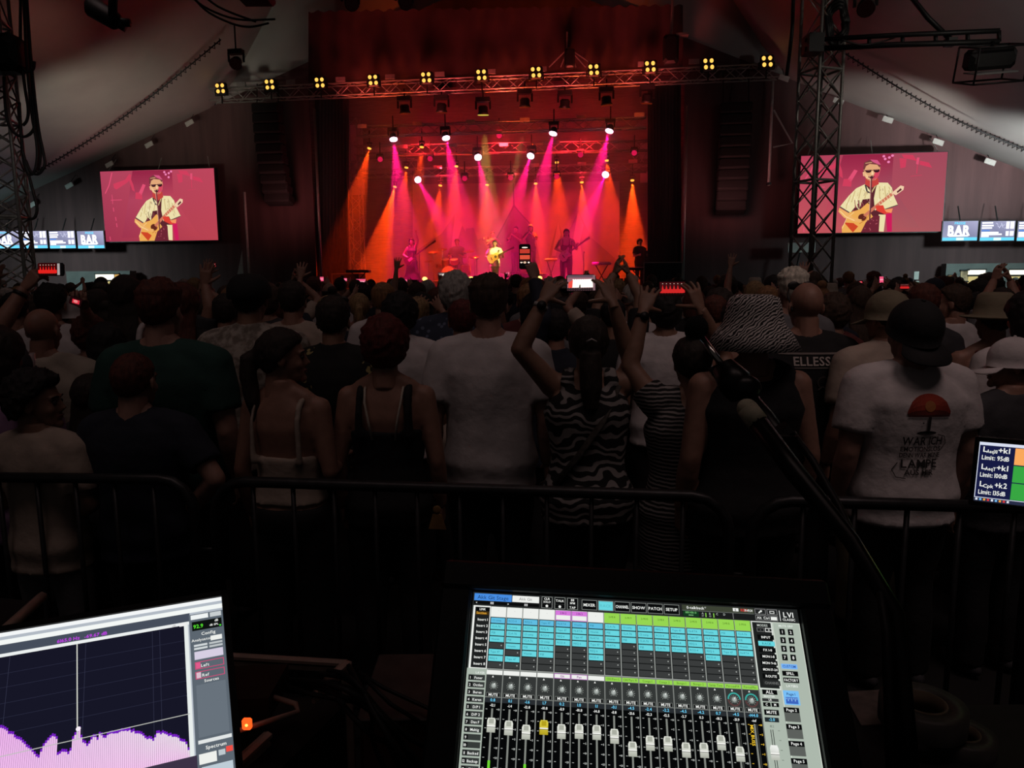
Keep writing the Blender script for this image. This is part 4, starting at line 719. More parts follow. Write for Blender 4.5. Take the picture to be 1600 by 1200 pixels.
def led_wall(lab, tl, tr, yb, bg, D, yaw=0):
    A, B = S(*tl, D), S(*tr, D); zb = S((tl[0] + tr[0]) / 2, yb, D).z; zt = (A.z + B.z) / 2; w_ = (B - A).dot(SX); h = zt - zb; ctr = (A + B) / 2; t = thing('video_screen', lab, 'screen', V((ctr.x, ctr.y, zb)))
    m = MB(); m.box(V((ctr.x, ctr.y, (zt + zb) / 2)) + SY * .12, (w_ + .06, .2, h + .06), RZ); obj('cabinet', m, BLK, t); m = MB()
    for k in (-.45, 0, .45): m = MB(); m.tube([V((ctr.x, ctr.y, zt)) + SX * w_ * k + SY * .12, V((ctr.x, ctr.y, zt + .5)) + SX * w_ * k * .9 + SY * .4], .015, 5); obj('hanger', m, ALU, t)
    singer_pic(bg).build('picture', V((A.x, A.y, zt)), SX * w_, UP * -h, -SY, .0022, LIT, t)
led_wall('large left video screen showing the singer with guitar', (156, 266), (334, 265), 376.5, [(174, 66, 92), (188, 70, 92), (186, 66, 80), (160, 52, 78)], 26.9)
led_wall('large right video screen showing the singer, behind the lattice mast', (1252, 244), (1481, 237), 363, [(178, 62, 88), (160, 74, 92), (166, 88, 94), (196, 84, 92)], 26.9)
# ------------------------------------------------------------------ bar menu screens and hatches
def menu_pic(kind):
    p = Pic(); p.poly([(0, 0), (100, 0), (100, 66), (0, 66)], [(120, 122, 150), (150, 150, 178), (110, 112, 140), (140, 142, 165)], 0); p.rect(0, 55, 100, 66, (96, 190, 226), 1); p.rect(40, 56, 62, 65, (200, 232, 245), 2)
    if kind == 'bar':
        [p.text('BAR', 46 + dx, 48 + dy, 34, (250, 252, 255), fit=62, z=3 + .01 * dx) for dx in (-.9, 0, .9) for dy in (-.6, .6)]; p.rect(18, 47, 74, 52, (245, 248, 252), 2); p.text('PREISE', 48, 11, 8, (90, 205, 240), fit=34, z=3)
    else:
        for i, (w_, y) in enumerate(((32, 3), (34, 12), (30, 20), (24, 29), (50, 36), (60, 42), (22, 48))): p.rect(3, y, 3 + w_, y + 5, (245, 247, 252) if i != 3 else (80, 120, 190), 2)
        p.rect(74, 2, 83, 26, (245, 247, 252), 2); p.rect(86, 2, 97, 26, (245, 247, 252), 2); p.rect(74, 34, 83, 50, (235, 240, 250), 2); p.rect(86, 34, 97, 50, (235, 240, 250), 2)
        for i in range(6): p.line([(44 + i * 5, 6 + (i % 3) * 9), (50 + i * 5, 12 + (i % 2) * 10)], 1.6, (185, 188, 210), 2)
    return p
def menu_screen(lab, xa, xb, ya, yb, kind, D=26.75):
    A, B = S(xa, ya, D), S(xb, ya, D); zb = S((xa + xb) / 2, yb, D).z; zt = (A.z + B.z) / 2; w_ = (B - A).dot(SX); c = (A + B) / 2; t = thing('menu_screen', lab, 'screen', V((c.x, c.y, zb)), 'bar menu screens'); m = MB(); m.box(V((c.x, c.y, (zt + zb) / 2)) + SY * .05, (w_, .08, zt - zb + .03), RZ); obj('housing', m, BLK, t)
    menu_pic(kind).build('picture', V((A.x, A.y, zt)) + SX * .025, SX * ((w_ - .05) / 100), UP * (-(zt - zb) / 66), -SY, .004, paintmat('menu_picture', 1.5), t); m = MB(); m.tube([V((c.x, c.y, zt)) + SY * .05, V((c.x, c.y, zt + .5)) + SY * .3], .02, 6); obj('bracket', m, BLK, t)
for xa, xb, k, lab in ((-14, 29, 'bar', 'bar menu screen lettered BAR behind the left mast'), (31, 73, 'menu', 'drinks list screen just right of the left mast'), (75, 117, 'menu', 'drinks list screen next to the left lettered bar sign'), (119, 162, 'bar', 'screen lettered BAR just below the left video screen corner')): menu_screen(lab, xa, xb, 361, 388, k)
for xa, xb, k, lab in ((1473, 1530, 'bar', 'screen lettered BAR below the right video screen corner'), (1532, 1588, 'menu', 'drinks list screen right of the lettered bar sign'), (1590, 1646, 'menu', 'drinks list screen cut by the right picture edge')): menu_screen(lab, xa, xb, 345.5, 376, k)
WARMW = glow('hatch_white', (255, 250, 225), 1.5); WARMY = glow('hatch_yellow', (225, 208, 140), .8); AMB = glow('hatch_amber', (235, 180, 95), .8)
def hatch(lab, x0, x1, y0, panes, D=26.9):
    A, B = S(x0, y0, D), S(x1, y0, D); c = (A + B) / 2; w_ = (B - A).dot(SX); t = thing('bar_hatch', lab, 'bar', V((c.x, c.y, 0))); m = MB(); m.box(V((c.x, c.y, A.z / 2)) + SY * .3, (w_, .4, A.z), RZ); obj('front_panel', m, mat('bar_panel', (.10, .10, .095), .7, 0, .1, 2), t)
    for (a, b, ya, yb, mt) in panes:
        a_, b_ = S(a, ya, D), S(b, yb, D); q = (a_ + b_) / 2; m = MB(); m.box(q - SY * .0 + SY * .09, ((b_ - a_).dot(SX), .04, a_.z - b_.z), RZ); f = obj('window', m, mt, t)
        m = MB()
        for zz in (a_.z, b_.z): m.box(V((q.x, q.y, zz)) + SY * .06, ((b_ - a_).dot(SX) + .06, .06, .04), RZ)
        obj('window_frame', m, BLK, f)
hatch('lit white bar hatch above the heads by the right picture edge', 1481, 1650, 412, ((1515, 1541, 421, 430, WARMW), (1515, 1541, 431, 446, WARMY), (1580, 1606, 421, 430, WARMW), (1580, 1606, 431, 450, WARMY), (1484, 1492, 430, 442, AMB), (1503, 1513, 422, 440, mat('hatch_poster', (.4, .25, .14), .7, 0, .5, 6))))
hatch('small yellow lit bar hatch below the left video screen', 100, 200, 424, ((147, 176, 428, 438, WARMW), (177, 184, 428, 436, AMB), (147, 186, 439, 446, WARMY)))
for x0, x1, y0, y1, lab in ((1230, 1274, 379, 395, 'pale rectangular banner behind the right mast'), (1427, 1436, 424, 437, 'small white notice left of the right bar'), (1430, 1436, 439, 446, 'small white notice under the other one by the right bar')):
    A, B = S(x0, y1, 26.9), S(x1, y0, 26.9); t = thing('notice_board', lab, 'sign', A); m = MB(); m.bbox((A + B) / 2, ((B - A).dot(SX), .05, B.z - A.z), .01, RZ); obj('board', m, mat('notice_white', (.5, .48, .45), .6, 0, .1, 5), t); m = MB(); m.tube([(A + B) / 2 + SY * .05, V((A.x, A.y, 0)) + SY * .05], .025, 6); obj('post', m, BLK, t)
# ------------------------------------------------------------------ lattice masts with rigging
def mast(lab, px, d, w_, n, yaw):
    b = P(px, 432, d); b = V((b.x, b.y, 0)); t = thing('lattice_mast', lab, 'mast', b); M3 = Matrix.Rotation(yaw, 3, 'Z'); H = 9.0; cs = [(-1, -1), (1, -1), (1, 1), (-1, 1)]; pt = lambda c, z: b + M3 @ V((c[0] * w_ / 2, c[1] * w_ / 2, z))
    for c in cs: m = MB(); m.tube([pt(c, 0), pt(c, H)], .027, 8); obj('upright', m, ALU, t, True)
    for i in range(n):
        z0, z1 = H * i / n, H * (i + 1) / n
        for k in range(4):
            c1, c2 = cs[k], cs[(k + 1) % 4]
            if (i + k) % 2: c1, c2 = c2, c1
            m = MB(); m.tube([pt(c1, z0), pt(c2, z1)], .013, 6); obj('brace', m, ALU, t, True)
            if i < n * .55: m = MB(); m.tube([pt(c2, z0), pt(c1, z1)], .013, 6); obj('brace', m, ALU, t, True)
    for i in range(0, n, 4):
        m = MB()
        for k in range(4): m.tube([pt(cs[k], H * i / n), pt(cs[(k + 1) % 4], H * i / n)], .02, 6)
        obj('ring', m, ALU, t)
    m = MB(); m.box(b + UP * .03, (w_ + .3, w_ + .3, .06), M3); obj('base_plate', m, BLK, t); return t, b, M3
tR, bR, MR = mast('tall aluminium lattice mast in front of the right screen', 1266, 12.0, .44, 22, .35); tL, bL, ML = mast('tall aluminium lattice mast at the left picture edge', 18, 11.5, .5, 26, .3)
def loops(name, lab, paths, r=.018): t = thing(name, lab, 'cable', paths[0][0]); [obj('cable', MB().tube(p, r, 6), CABLE, t, True) for p in paths]; return t
def sagline(a, b, sag, n=12): return [V(a).lerp(V(b), i / n) - UP * (sag * math.sin(PI * i / n)) for i in range(n + 1)]
def ploop(pts, d): # smooth path through pixels
    q = [P(x, y, d) for x, y in pts]; out = []
    for i in range(len(q) - 1):
        p0, p1, p2, p3 = q[max(i - 1, 0)], q[i], q[i + 1], q[min(i + 2, len(q) - 1)]
        for k in range(5): u = k / 5; out.append(.5 * ((2 * p1) + (p2 - p0) * u + (2 * p0 - 5 * p1 + 4 * p2 - p3) * u * u + (3 * p1 - p0 - 3 * p2 + p3) * u ** 3))
    return out + [q[-1]]
loops('cable_bundle', 'thick black cable loops hanging beside the left mast', [ploop([(36, -30), (40, 60), (44, 120), (50, 180), (58, 230), (56, 262), (48, 273), (40, 262), (34, 220), (30, 160)], 11), ploop([(40, -30), (46, 60), (52, 130), (60, 200), (68, 240), (70, 258), (60, 272), (48, 268), (40, 250)], 11), ploop([(33, -30), (32, 70), (38, 130), (44, 170), (42, 188), (36, 196)], 11), ploop([(6, 120), (10, 180), (20, 205), (36, 214), (50, 206), (54, 190), (50, 150)], 11), ploop([(34, 230), (44, 270), (52, 300), (58, 325), (54, 340), (44, 342)], 11), ploop([(38, -30), (42, 60), (47, 125), (54, 185), (63, 236), (60, 266)], 11.1), ploop([(30, 60), (33, 100), (42, 112), (52, 108), (54, 96)], 11)], .02)
tag(obj('flood_lamp', MB().bbox(P(8, 85, 11), (.5, .4, .5), .08), BLK), 'dark blocky fixture strapped to the left mast', 'lamp'); 
loops('cable_bundle', 'loose cables looping under the canvas at the upper left', [ploop([(290, -20), (320, 15), (360, 36), (390, 42), (420, 36)], 12), ploop([(285, -20), (318, 10), (370, 30), (430, 30)], 12), ploop([(300, -25), (340, 10), (400, 34)], 12)], .016)
loops('drop_cable', 'black drop cable hanging left of the right mast', [ploop([(1240, -20), (1238, 40), (1234, 80), (1229, 118)], 12.5)], .03)
# boom with lamp cage
def tb(name, t, pts, r, m=BLK): q = MB(); q.tube(pts, r, 7); return obj(name, q, m, t, True)
t = thing('lamp_boom', 'black ladder boom reaching right from the right mast', 'boom', P(1262, 72, 11.6)); d0, d1 = 11.6, 10.6
tb('rail', t, [P(1258, 63, d0), P(1400, 55, 11.1), P(1562, 48, d1)], .035); tb('rail', t, [P(1258, 77, d0), P(1400, 70, 11.1), P(1562, 65, d1)], .04)
for x in (1262, 1310, 1358, 1410, 1462, 1512, 1561): k = (x - 1258) / 304; tb('rung', t, [P(x, 63 - 15 * k, d0 + (d1 - d0) * k), P(x, 77 - 12 * k, d0 + (d1 - d0) * k)], .028)
tb('strut', t, [P(1412, -20, 10.9), P(1450, 28, 10.9), P(1488, 64, 10.9)], .035); m = MB(); m.box(P(1270, 70, 11.6), (.22, .3, .26)); obj('clamp', m, BLK, t); m = MB(); m.box(P(1485, 66, 10.9), (.12, .14, .1)); obj('clamp', m, BLK, t); tb('power_cable', t, ploop([(1315, 62), (1345, 70), (1375, 66), (1400, 58)], 11.2), .012, CABLE)
t = thing('caged_floodlight', 'caged floodlight hanging from the end of the boom', 'lamp', P(1550, 75, 10.5)); c = P(1549, 100, 10.4); rm = Matrix.Rotation(.15, 3, 'Z') @ Matrix.Rotation(.3, 3, 'X') @ Matrix.Rotation(-.10, 3, 'Y')
m = MB(); m.bbox(c + rm @ V((0, .05, .06)), (.68, .22, .26), .05, rm); obj('housing', m, BLK, t); m = MB(); m.box(c + rm @ V((0, -.02, -.10)), (.6, .26, .02), rm); obj('glass', m, mat('flood_glass', (.25, .25, .25), .15, 0, .1, 6), t)
K = [c + rm @ V((a * .36, b * .2, e * .22)) for a in (-1, 1) for b in (-1, 1) for e in (-1, 1)]
for i, j in ((0, 1), (2, 3), (4, 5), (6, 7), (0, 2), (4, 6), (0, 4), (2, 6), (1, 3), (5, 7), (1, 5), (3, 7)): tb('cage_bar', t, [K[i], K[j]], .013)
tb('yoke', t, [P(1551, 66, 10.55), P(1550, 80, 10.5), P(1549, 92, 10.45)], .03)
t = thing('cable_drum', 'dark coiled cable hung high on the right mast', 'cable', P(1312, 35, 11.8)); m = MB()
for r_ in (.30, .25, .2): m.tube([P(1308, 35, 11.75) + V((r_ * .55 * math.cos(2 * PI * i / 20), .05 * math.sin(i), r_ * math.sin(2 * PI * i / 20))) for i in range(21)], .035, 6)
obj('coil', m, CABLE, t, True)
def stubby(lab, x, y, d, tx, ty, size, up=2.2):
    p = P(x, y, d); q = P(tx, ty, d - .5); lamp_head('profile_lamp', lab, q.lerp(p, .3), q + (q - p), (60, 25, 25), .05, size, 'profile lamps under the canvas', up)
t = thing('profile_lamp', 'dark profile lamp hanging at the upper left under the canvas', 'stage lamp', P(165, 20, 9)); m = MB(); m.tube([P(139, 2, 9.1), P(146, 12, 9.1), P(180, 33, 9), P(184, 36, 9)], [.06, .115, .10, .08], 14); m.tube([P(182, 34, 9), P(203, 36, 9)], [.05, .045], 10); m.box(P(189, 41, 9), (.09, .09, .07), Matrix.Rotation(.6, 3, 'Y')); obj('barrel', m, BLK, t, True); m = MB(); m.tube([P(176, 26, 8.9), P(177, -6, 8.9), P(178, -150, 8.9)], .05, 8); obj('hanging_pole', m, BLK, t, True)
stubby('dark lamp at the top edge left of the stage roof', 538, -2, 12, 556, 10, .11, 1.5); stubby('dark lamp at the top edge above the stage skirt', 622, -3, 12, 640, 8, .11, 1.5); stubby('dark lamp at the top edge right of the mast', 1348, 0, 11, 1356, 20, .12, 1.5); stubby('small dark lamp on the canvas edge above the left blinders', 372, 92, 25, 366, 104, .2, .8)
tag(obj('flat_fixture', MB().bbox(P(400, -2, 12), (.5, .4, .12), .04), BLK), 'dark flat fixture touching the top edge near the cables', 'lamp')
t = thing('roof_rigging', 'dark chain hoist and slings above the front truss', 'hoist', S(890, 100, 26.5)); m = MB(); m.bbox(S(890, 92, 26.4), (.34, .34, .6), .05); obj('motor', m, BLK, t); m = MB()
for x in (858, 876, 884, 900, 915, 932): m.tube([S(888, 75, 26.4), S(x, 105, 26.4)], .02, 5)
m.tube([S(886, 50, 26.4), S(886, 88, 26.4)], .03, 6); obj('sling', m, ALU, t)
t = thing('chain_hoist', 'dark hoist on the tent pole right of the stage skirt', 'hoist', S(1052, 60, 26.2)); m = MB(); m.bbox(S(1048, 78, 26.2), (.5, .4, .9), .08, RZ); obj('motor', m, BLK, t); m = MB(); m.tube([S(1052, -20, 26.2), S(1048, 70, 26.2)], .05, 6); obj('chain', m, ALU, t); m = MB(); m.box(S(1066, 55, 26.2), (.4, .3, .08), RZ); obj('bracket', m, ALU, t)
# ------------------------------------------------------------------ crowd barrier
def barrier(lab, pa, pb, ra, rb, zt=1.08):
    A, B = Z(*pa, zt), Z(*pb, zt); ax = (B - A).normalized(); L = (B - A).length; t = thing('crowd_barrier', lab, 'barrier', V((A.x, A.y, 0)), 'crowd barriers'); r = .021; f = lambda x, z: V((A.x, A.y, 0)) + ax * x + UP * z; rr = .13; pts = []
    if ra: pts += [f(0, .22), f(0, zt - rr)] + [f(rr - rr * math.cos(a), zt - rr + rr * math.sin(a)) for a in (.4, .8, 1.2)]
    pts += [f(rr if ra else 0, zt), f(L - (rr if rb else 0), zt)]
    if rb: pts += [f(L - rr + rr * math.sin(a), zt - rr + rr * math.cos(a)) for a in (.4, .8, 1.2)] + [f(L, zt - rr), f(L, .22)]
    m = MB(); m.tube(pts, r, 10); obj('top_rail', m, STEEL, t, True); m = MB(); m.tube([f(0, .2), f(L, .2)], r, 8); obj('bottom_rail', m, STEEL, t, True); n = max(2, int(L / .155))
    for i in range(1, n): m = MB(); m.tube([f(L * i / n, .2), f(L * i / n, zt)], .009, 6); obj('bar', m, STEEL, t, True)
    for x in (.3, L - .3): m = MB(); m.tube([f(x, .2), f(x, .03)], .018, 6); m.box(f(x, .02), (.06, .5, .03), Matrix.Rotation(math.atan2(ax.y, ax.x), 3, 'Z')); obj('foot', m, STEEL, t)
    if rb: m = MB(); m.tube([f(L, .8), f(L + .07, .8), f(L + .09, .76)], .009, 6); obj('hook', m, STEEL, t, True)
    return t, f, L
barrier('crowd barrier at the left with a rounded right end', (-180, 744), (300, 749), False, True); bt, bf, bl = barrier('middle crowd barrier spanning behind the two near screens', (333, 751), (1141, 777), True, True); barrier('crowd barrier at the right below the lamp print shirt', (1176, 781), (1760, 798), True, False)
m = MB(); q = Z(684, 800, .93) - V((0, .03, 0)); m.prism([(-.035, -.06), (.035, -.06), (.018, .0), (-.018, .0)], q, (1, -.14, 0), UP, V((0, .006, 0))); m.ell(q + UP * .02, (.016, .004, .016), 10, 6); tag(obj('hanging_tag', m, mat('ochre_tag', (.30, .17, .06), .7)), 'small ochre bell shaped tag hanging on the middle barrier', 'tag')
# ------------------------------------------------------------------ mixing console touchscreen
PHB = 0; A = V((-.0592, 1.0505, 1.3847)); U = V((.99814, -.03422, -.05042)); W = V((-.06022, -.68033, -.73042)); N = U.cross(W).normalized(); N = N if N.y < 0 else -N; k = .476 / 1000; E3 = Matrix((U, -W, N)).transposed()
t = thing('mixing_console', 'black mixing console with a large lit touchscreen of faders', 'mixing console', A + W * .36); pt = lambda x, y, n=0: A + U * (x * k) + W * (y * k) + N * n
m = MB(); m.bbox(pt(500, 290, -.03), (.571, .36, .045), .008, E3); obj('hood', m, mat('console_black', (.006, .006, .007), .45, 0, .1, 30), t)
for a, b, c, d in ((-100, -92, 1100, -4), (-100, 566, 1100, 640), (-100, -4, -4, 566), (1004, -4, 1100, 566)): m = MB(); m.bbox(pt((a + c) / 2, (b + d) / 2, .004), ((c - a) * k, (d - b) * k, .022), .004, E3); obj('bezel', m, mat('console_black'), t)
m = MB(); m.bbox(pt(500, 720, -.06), (.60, .10, .12), .01, E3); obj('fader_deck', m, mat('console_black'), t); m = MB(); m.box(V((.2, 1.05, .95)), (.5, .35, .35)); obj('pedestal', m, mat('console_black'), t)
p = Pic(); WHT = (238, 240, 236); DK = (38, 40, 40); CY = (104, 214, 224); GR = (150, 214, 80); MG = (214, 120, 220); FR = (172, 184, 172); BK = (10, 11, 12); p.rect(0, 0, 1000, 562, (58, 62, 60), 0); p.rect(0, 0, 1000, 41, (34, 36, 36), 1)
p.rect(4, 4, 120, 26, (70, 140, 226), 2); p.text('Akk Git Stage', 62, 21, 12, (18, 40, 80), fit=96, z=3, bold=False); p.rect(122, 5, 205, 25, WHT, 2); p.text('Akk Git', 163, 19, 9, (120, 120, 120), z=3, bold=False); p.rect(4, 28, 205, 37, BK, 2); p.text('<', 12, 36, 6, WHT, z=3); p.text('>', 110, 36, 6, WHT, z=3); p.rect(55, 29, 65, 36, (190, 190, 190), 3); p.rect(160, 29, 170, 36, (190, 190, 190), 3); p.text('1', 60, 35, 5, BK, z=4); p.text('2', 165, 35, 5, BK, z=4)
for x0, x1, a, b in ((213, 246, 'CLR', 'SOLO'), (253, 286, 'TALK', ''), (292, 325, '88', 'BPM')):
    p.frame(x0, 3, x1, 39, 1.2, (150, 154, 150), 3); p.rect(x0 + 2, 4, x1 - 2, 24, BK, 2); p.text(a, (x0 + x1) / 2, 13 if b else 17, 7, WHT, z=3, fit=27); p.text(b, (x0 + x1) / 2, 22, 6, WHT, z=3, fit=27) if b else 0; p.rect(x0 + 2, 26, x1 - 2, 38, BK, 2); (p.disc((x0 + x1) / 2, 32, 4, WHT, 3) if a != '88' else p.text('TAP', (x0 + x1) / 2, 36, 7, WHT, z=3))
for i, s in enumerate(('MIXER', '', 'CHANNEL', 'SHOW', 'PATCH', 'SETUP')):
    x0 = 337 + 50.6 * i; p.frame(x0, 6, x0 + 47, 37, 1.3, (140, 144, 140), 3); p.rect(x0 + 2, 8, x0 + 45, 35, CY if i == 1 else BK, 2); p.text(s or 'RACK', x0 + 23.5, 26, 9, WHT if i != 1 else (90, 190, 200), fit=40, z=3)
p.rect(646, 4, 866, 20, (60, 66, 52), 2); p.text('0-talkback*', 690, 16, 8.5, WHT, fit=72, z=3); p.rect(802, 6, 819, 16, WHT, 3); p.text('E', 810, 15, 7, DK, z=4); p.text('REC', 836, 15, 8, (220, 50, 50), z=3); p.text('19:49:34', 862, 15, 7.5, WHT, 'r', 24, 3)
p.rect(646, 22, 866, 40, (26, 28, 28), 2); p.rect(648, 23, 696, 39, (20, 58, 30), 3); p.text('SERVER D', 672, 30, 5.5, (120, 200, 120), z=4); p.text('none', 672, 37, 5, (150, 210, 150), z=4)
for i, c_ in enumerate('ABCD'): p.text(c_, 708 + 22 * i, 31, 6.5, (170, 176, 172), z=3); (p.rect(716 + 24 * i, 26, 719 + 24 * i, 39, (140, 214, 80), 3), p.text(('47', '43')[i], 708 + 22 * i, 38, 5, (150, 150, 150), z=3)) if i < 2 else 0
p.rect(800, 22, 801.5, 40, (150, 150, 150), 3); p.rect(646, 20.5, 866, 21.8, (120, 126, 120), 3)
p.frame(869, 4, 902, 21, 1.2, (150, 150, 150), 3); p.frame(906, 4, 937, 21, 1.2, (150, 150, 150), 3); p.line([(880, 17), (890, 9)], 3.5, WHT, 3); p.disc(888, 11, 3, WHT, 3); p.frame(914, 9, 928, 17, 1.6, WHT, 3); p.frame(869, 24, 937, 39, 1.2, (150, 150, 150), 3); p.text('Alt', 880, 35, 7.5, WHT, z=3); p.text('Ctrl', 902, 35, 7.5, WHT, z=3); p.rect(915, 27, 934, 37, WHT, 3); p.rect(943, 6, 945, 38, WHT, 3); p.text('LV1', 970, 26, 16, WHT, fit=42, z=3); p.text('CLASSIC', 970, 36.5, 7, WHT, fit=42, z=3)
# left label column, channel strips
p.rect(4, 42, 57, 228, WHT, 1); p.rect(10, 46, 55, 226, (30, 32, 32), 2); p.rect(12, 48, 53, 58, BK, 3); p.text('LINK', 33, 56, 6.5, WHT, z=4); p.rect(12, 60, 53, 70, (70, 50, 16), 3); p.text('Section', 30, 68, 7, (250, 180, 60), z=4)
for i in range(8): p.text('Insert %d' % (i + 1), 35, 88 + 18.6 * i, 7.5, WHT, fit=34, z=3)
p.rect(0, 228, 62, 562, FR, 1); p.text('LAYER', 40, 243, 6, (235, 240, 235), z=2)
for i, s in enumerate(('Foner', 'Octlan', 'Beren', 'Keren', 'D/P 1', 'D/P 2', 'Dan F', 'Multig', '', '', 'Backed', 'Backup', 'FX 1', 'FX 2', '', '')):
    y = 254 + 20 * i; p.rect(6, y - 8, 55, y + 8, (20, 21, 21), 2); p.frame(6, y - 8, 55, y + 8, 1.2, (90, 96, 92), 3); p.text(str(i + 1), 12, y + 4, 7, WHT, z=3); p.rect(19, y - 6, 54, y + 6, (54, 58, 56), 3); p.text(s, 36, y + 4, 7, WHT, fit=30, z=4)
CT = [1] * 4 + [2] * 2 + [1] + [3] * 9; ON = ['1111011', '1111101', '111111', '111111', '1111', '1111', '111111', '1111', '111', '1111', '1111', '1111', '1111', '11111', '1111', '1111']; FD = [380, 385, 393, 378, 386, 383, 383, 390, 420, 402, 401, 414, 412, 390, 416, 0]
V1 = '0.8 0.1 -1.6 1.7 0.2 1.0 1.1 -0.1 -4.5 -2.4 -2.2 -4.5 -4.2 0.7 -4.5 -144.0'.split(); V2 = '-12.1 -1.4 -12.8 -10.8 -11.9 -10.8 -14.8 -11.8 -21.6 -12.3 -12.5 -2.7 0.3 -18.3 -31.9 -inf'.split(); NAMES = ['', '', '', '', 'Git', 'Pan', '', 'OH Perc L', 'OH Perc R', 'Conga 1', 'Conga 2', 'Bongo 1', 'Bongo 2', 'Samp Toni', 'PercussFX', 'PercusMix']
INS = ['C1 comp', 'Tape 47', 'PSE', 'RCO-4', 'F6-RTA', 'CLA-76', 'REQ 6', 'Vitamin']
for i in range(16):
    x0 = 57 + 49.62 * i; x1 = x0 + 49.6; xc = (x0 + x1) / 2; ct = CT[i]; hc = {1: WHT, 2: WHT, 3: GR}[ct]; p.rect(x0, 43, x1, 228, (150, 154, 150), 1); p.rect(x0 + 1.5, 43, x1 - 1.5, 74, hc, 2); p.rect(x0 + 1.5, 75, x1 - 1.5, 226, (26, 28, 28), 2)
    if ct == 2: p.rect(x0 + 1.5, 44, x1 - 1.5, 58, MG, 3); p.frame(x0 + 1, 44, x1 - 1, 74, 2, (190, 80, 200), 3); p.text('2 IN 2', xc, 54, 5.5, (110, 30, 120), z=4)
    if ct == 3: p.text('2-MI %d' % (i + 1), xc, 58, 6, (70, 110, 30), z=3, bold=False); p.rect(x1 - 1.5, 46, x1, 73, (60, 90, 30), 3)
    if ct == 1: p.text('-', xc, 56, 5, (150, 150, 150), z=3)
    for j in range(8):
        y = 77 + 18.7 * j; on = j < len(ON[i]) and ON[i][j] == '1'; p.rect(x0 + 3.5, y, x1 - 3.5, y + 15.8, (CY if j or i > 6 else (96, 190, 226)) if on else (58, 60, 60), 3)
        if on: p.text(INS[(i * 3 + j * 5) % 8], x0 + 8, y + 10.5, 6, (40, 120, 140), 'l', 32, 4, False)
        else: p.disc(x1 - 10, y + 7, 2, (170, 174, 170), 4, n=6)
    p.rect(x0, 228, x1, 562, (128, 132, 128), 1); p.rect(x0 + 1.5, 231, x1 - 1.5, 243, hc, 2); p.text(NAMES[i], xc, 240, 6.5, (150, 40, 160) if ct == 2 else (70, 110, 30), fit=42, z=3, bold=ct == 2); p.frame(x0 + 1, 230, x1 - 1, 243.5, 1.4, (190, 80, 200), 3) if ct == 2 else 0
    p.rect(x0 + 1.5, 244, x1 - 1.5, 305, (52, 55, 54), 2); p.poly([(xc - 7, 251), (xc - 1, 251), (xc - 4, 246)], WHT, 3)
    if i > 13: p.disc(xc, 273, 19, (60, 170, 160), 3, n=20, a0=180, a1=360); p.disc(xc, 273, 19, (90, 60, 60), 3, n=20, a0=0, a1=180); p.disc(xc, 273, 15, (52, 55, 54), 4)
    for q in range(11): a = R(130 + 28 * q); p.line([(xc + 10.5 * math.cos(a), 274 + 10.5 * math.sin(a)), (xc + 12.5 * math.cos(a), 274 + 12.5 * math.sin(a))], 1, (190, 196, 190), 5)
    p.disc(xc, 274, 9, (110, 116, 112), 5); p.disc(xc, 273.5, 6, (165, 172, 168), 6, n=12); p.line([(xc, 273), (xc + 3, 267)], 2, WHT, 7); p.rect(x0 + 5, 293, x1 - 5, 305, BK, 3); p.frame(x0 + 5, 293, x1 - 5, 305, 1, (120, 124, 120), 4); p.text('MUTE', xc, 302.5, 7.5, WHT, fit=30, z=4)
    p.rect(x0 + 1.5, 306.5, x1 - 1.5, 562, (6, 7, 8), 2); p.rect(x0 + 2, 307, x1 - 2, 320, (40, 44, 48), 3); p.text(V1[i], xc, 317, 8, (110, 210, 250), z=4, fit=40); p.text(V2[i], xc, 330.5, 7, WHT, z=4, fit=36)
    p.rect(xc - 2.6, 336, xc + 2.6, 562, (130, 134, 128), 3); p.rect(xc + 5, 336, xc + 8, 562, (60, 62, 60), 3) if i > 13 else 0
    for q in range(9): y = 338 + 25 * q; yc = (245, 200, 60) if i == 15 else (190, 194, 190); p.line([(x0 + 6, y), (x0 + 11, y)], 1.3, yc, 3); p.line([(x1 - 13, y), (x1 - 9, y)], 1.3, yc, 3); p.text(('10', '5', '0', '5', '10', '20', '30', '40', '50')[q], x1 - 6, y + 2.5, 5, yc, z=3, fit=6)
    if i in (0, 2): p.rect(xc - 3.6, 470 + 2 * i, xc + 3.6, 562, (110, 214, 50), 4)
    if i == 15: p.text('MIX BUSS', x0 + 12, 366, 9, (250, 205, 50), fit=58, z=4, rot=90)
    if FD[i]:
        y = FD[i]; cc, ce = ((226, 210, 70), (180, 160, 30)) if i == 3 else ((232, 234, 224), (170, 174, 162)); p.poly([(xc - 12, y - 12), (xc - 9, y - 19), (xc + 9, y - 19), (xc + 12, y - 12), (xc + 12, y + 19), (xc - 12, y + 19)], [cc, cc, cc, cc, ce, ce], 5); p.rect(xc - 12, y + 1, xc + 12, y + 4, (250, 250, 245), 6); p.rect(xc - 12, y + 4, xc + 12, y + 5.5, (100, 100, 95), 6); p.rect(xc - 7, y - 17, xc + 7, y - 4, ce, 6)
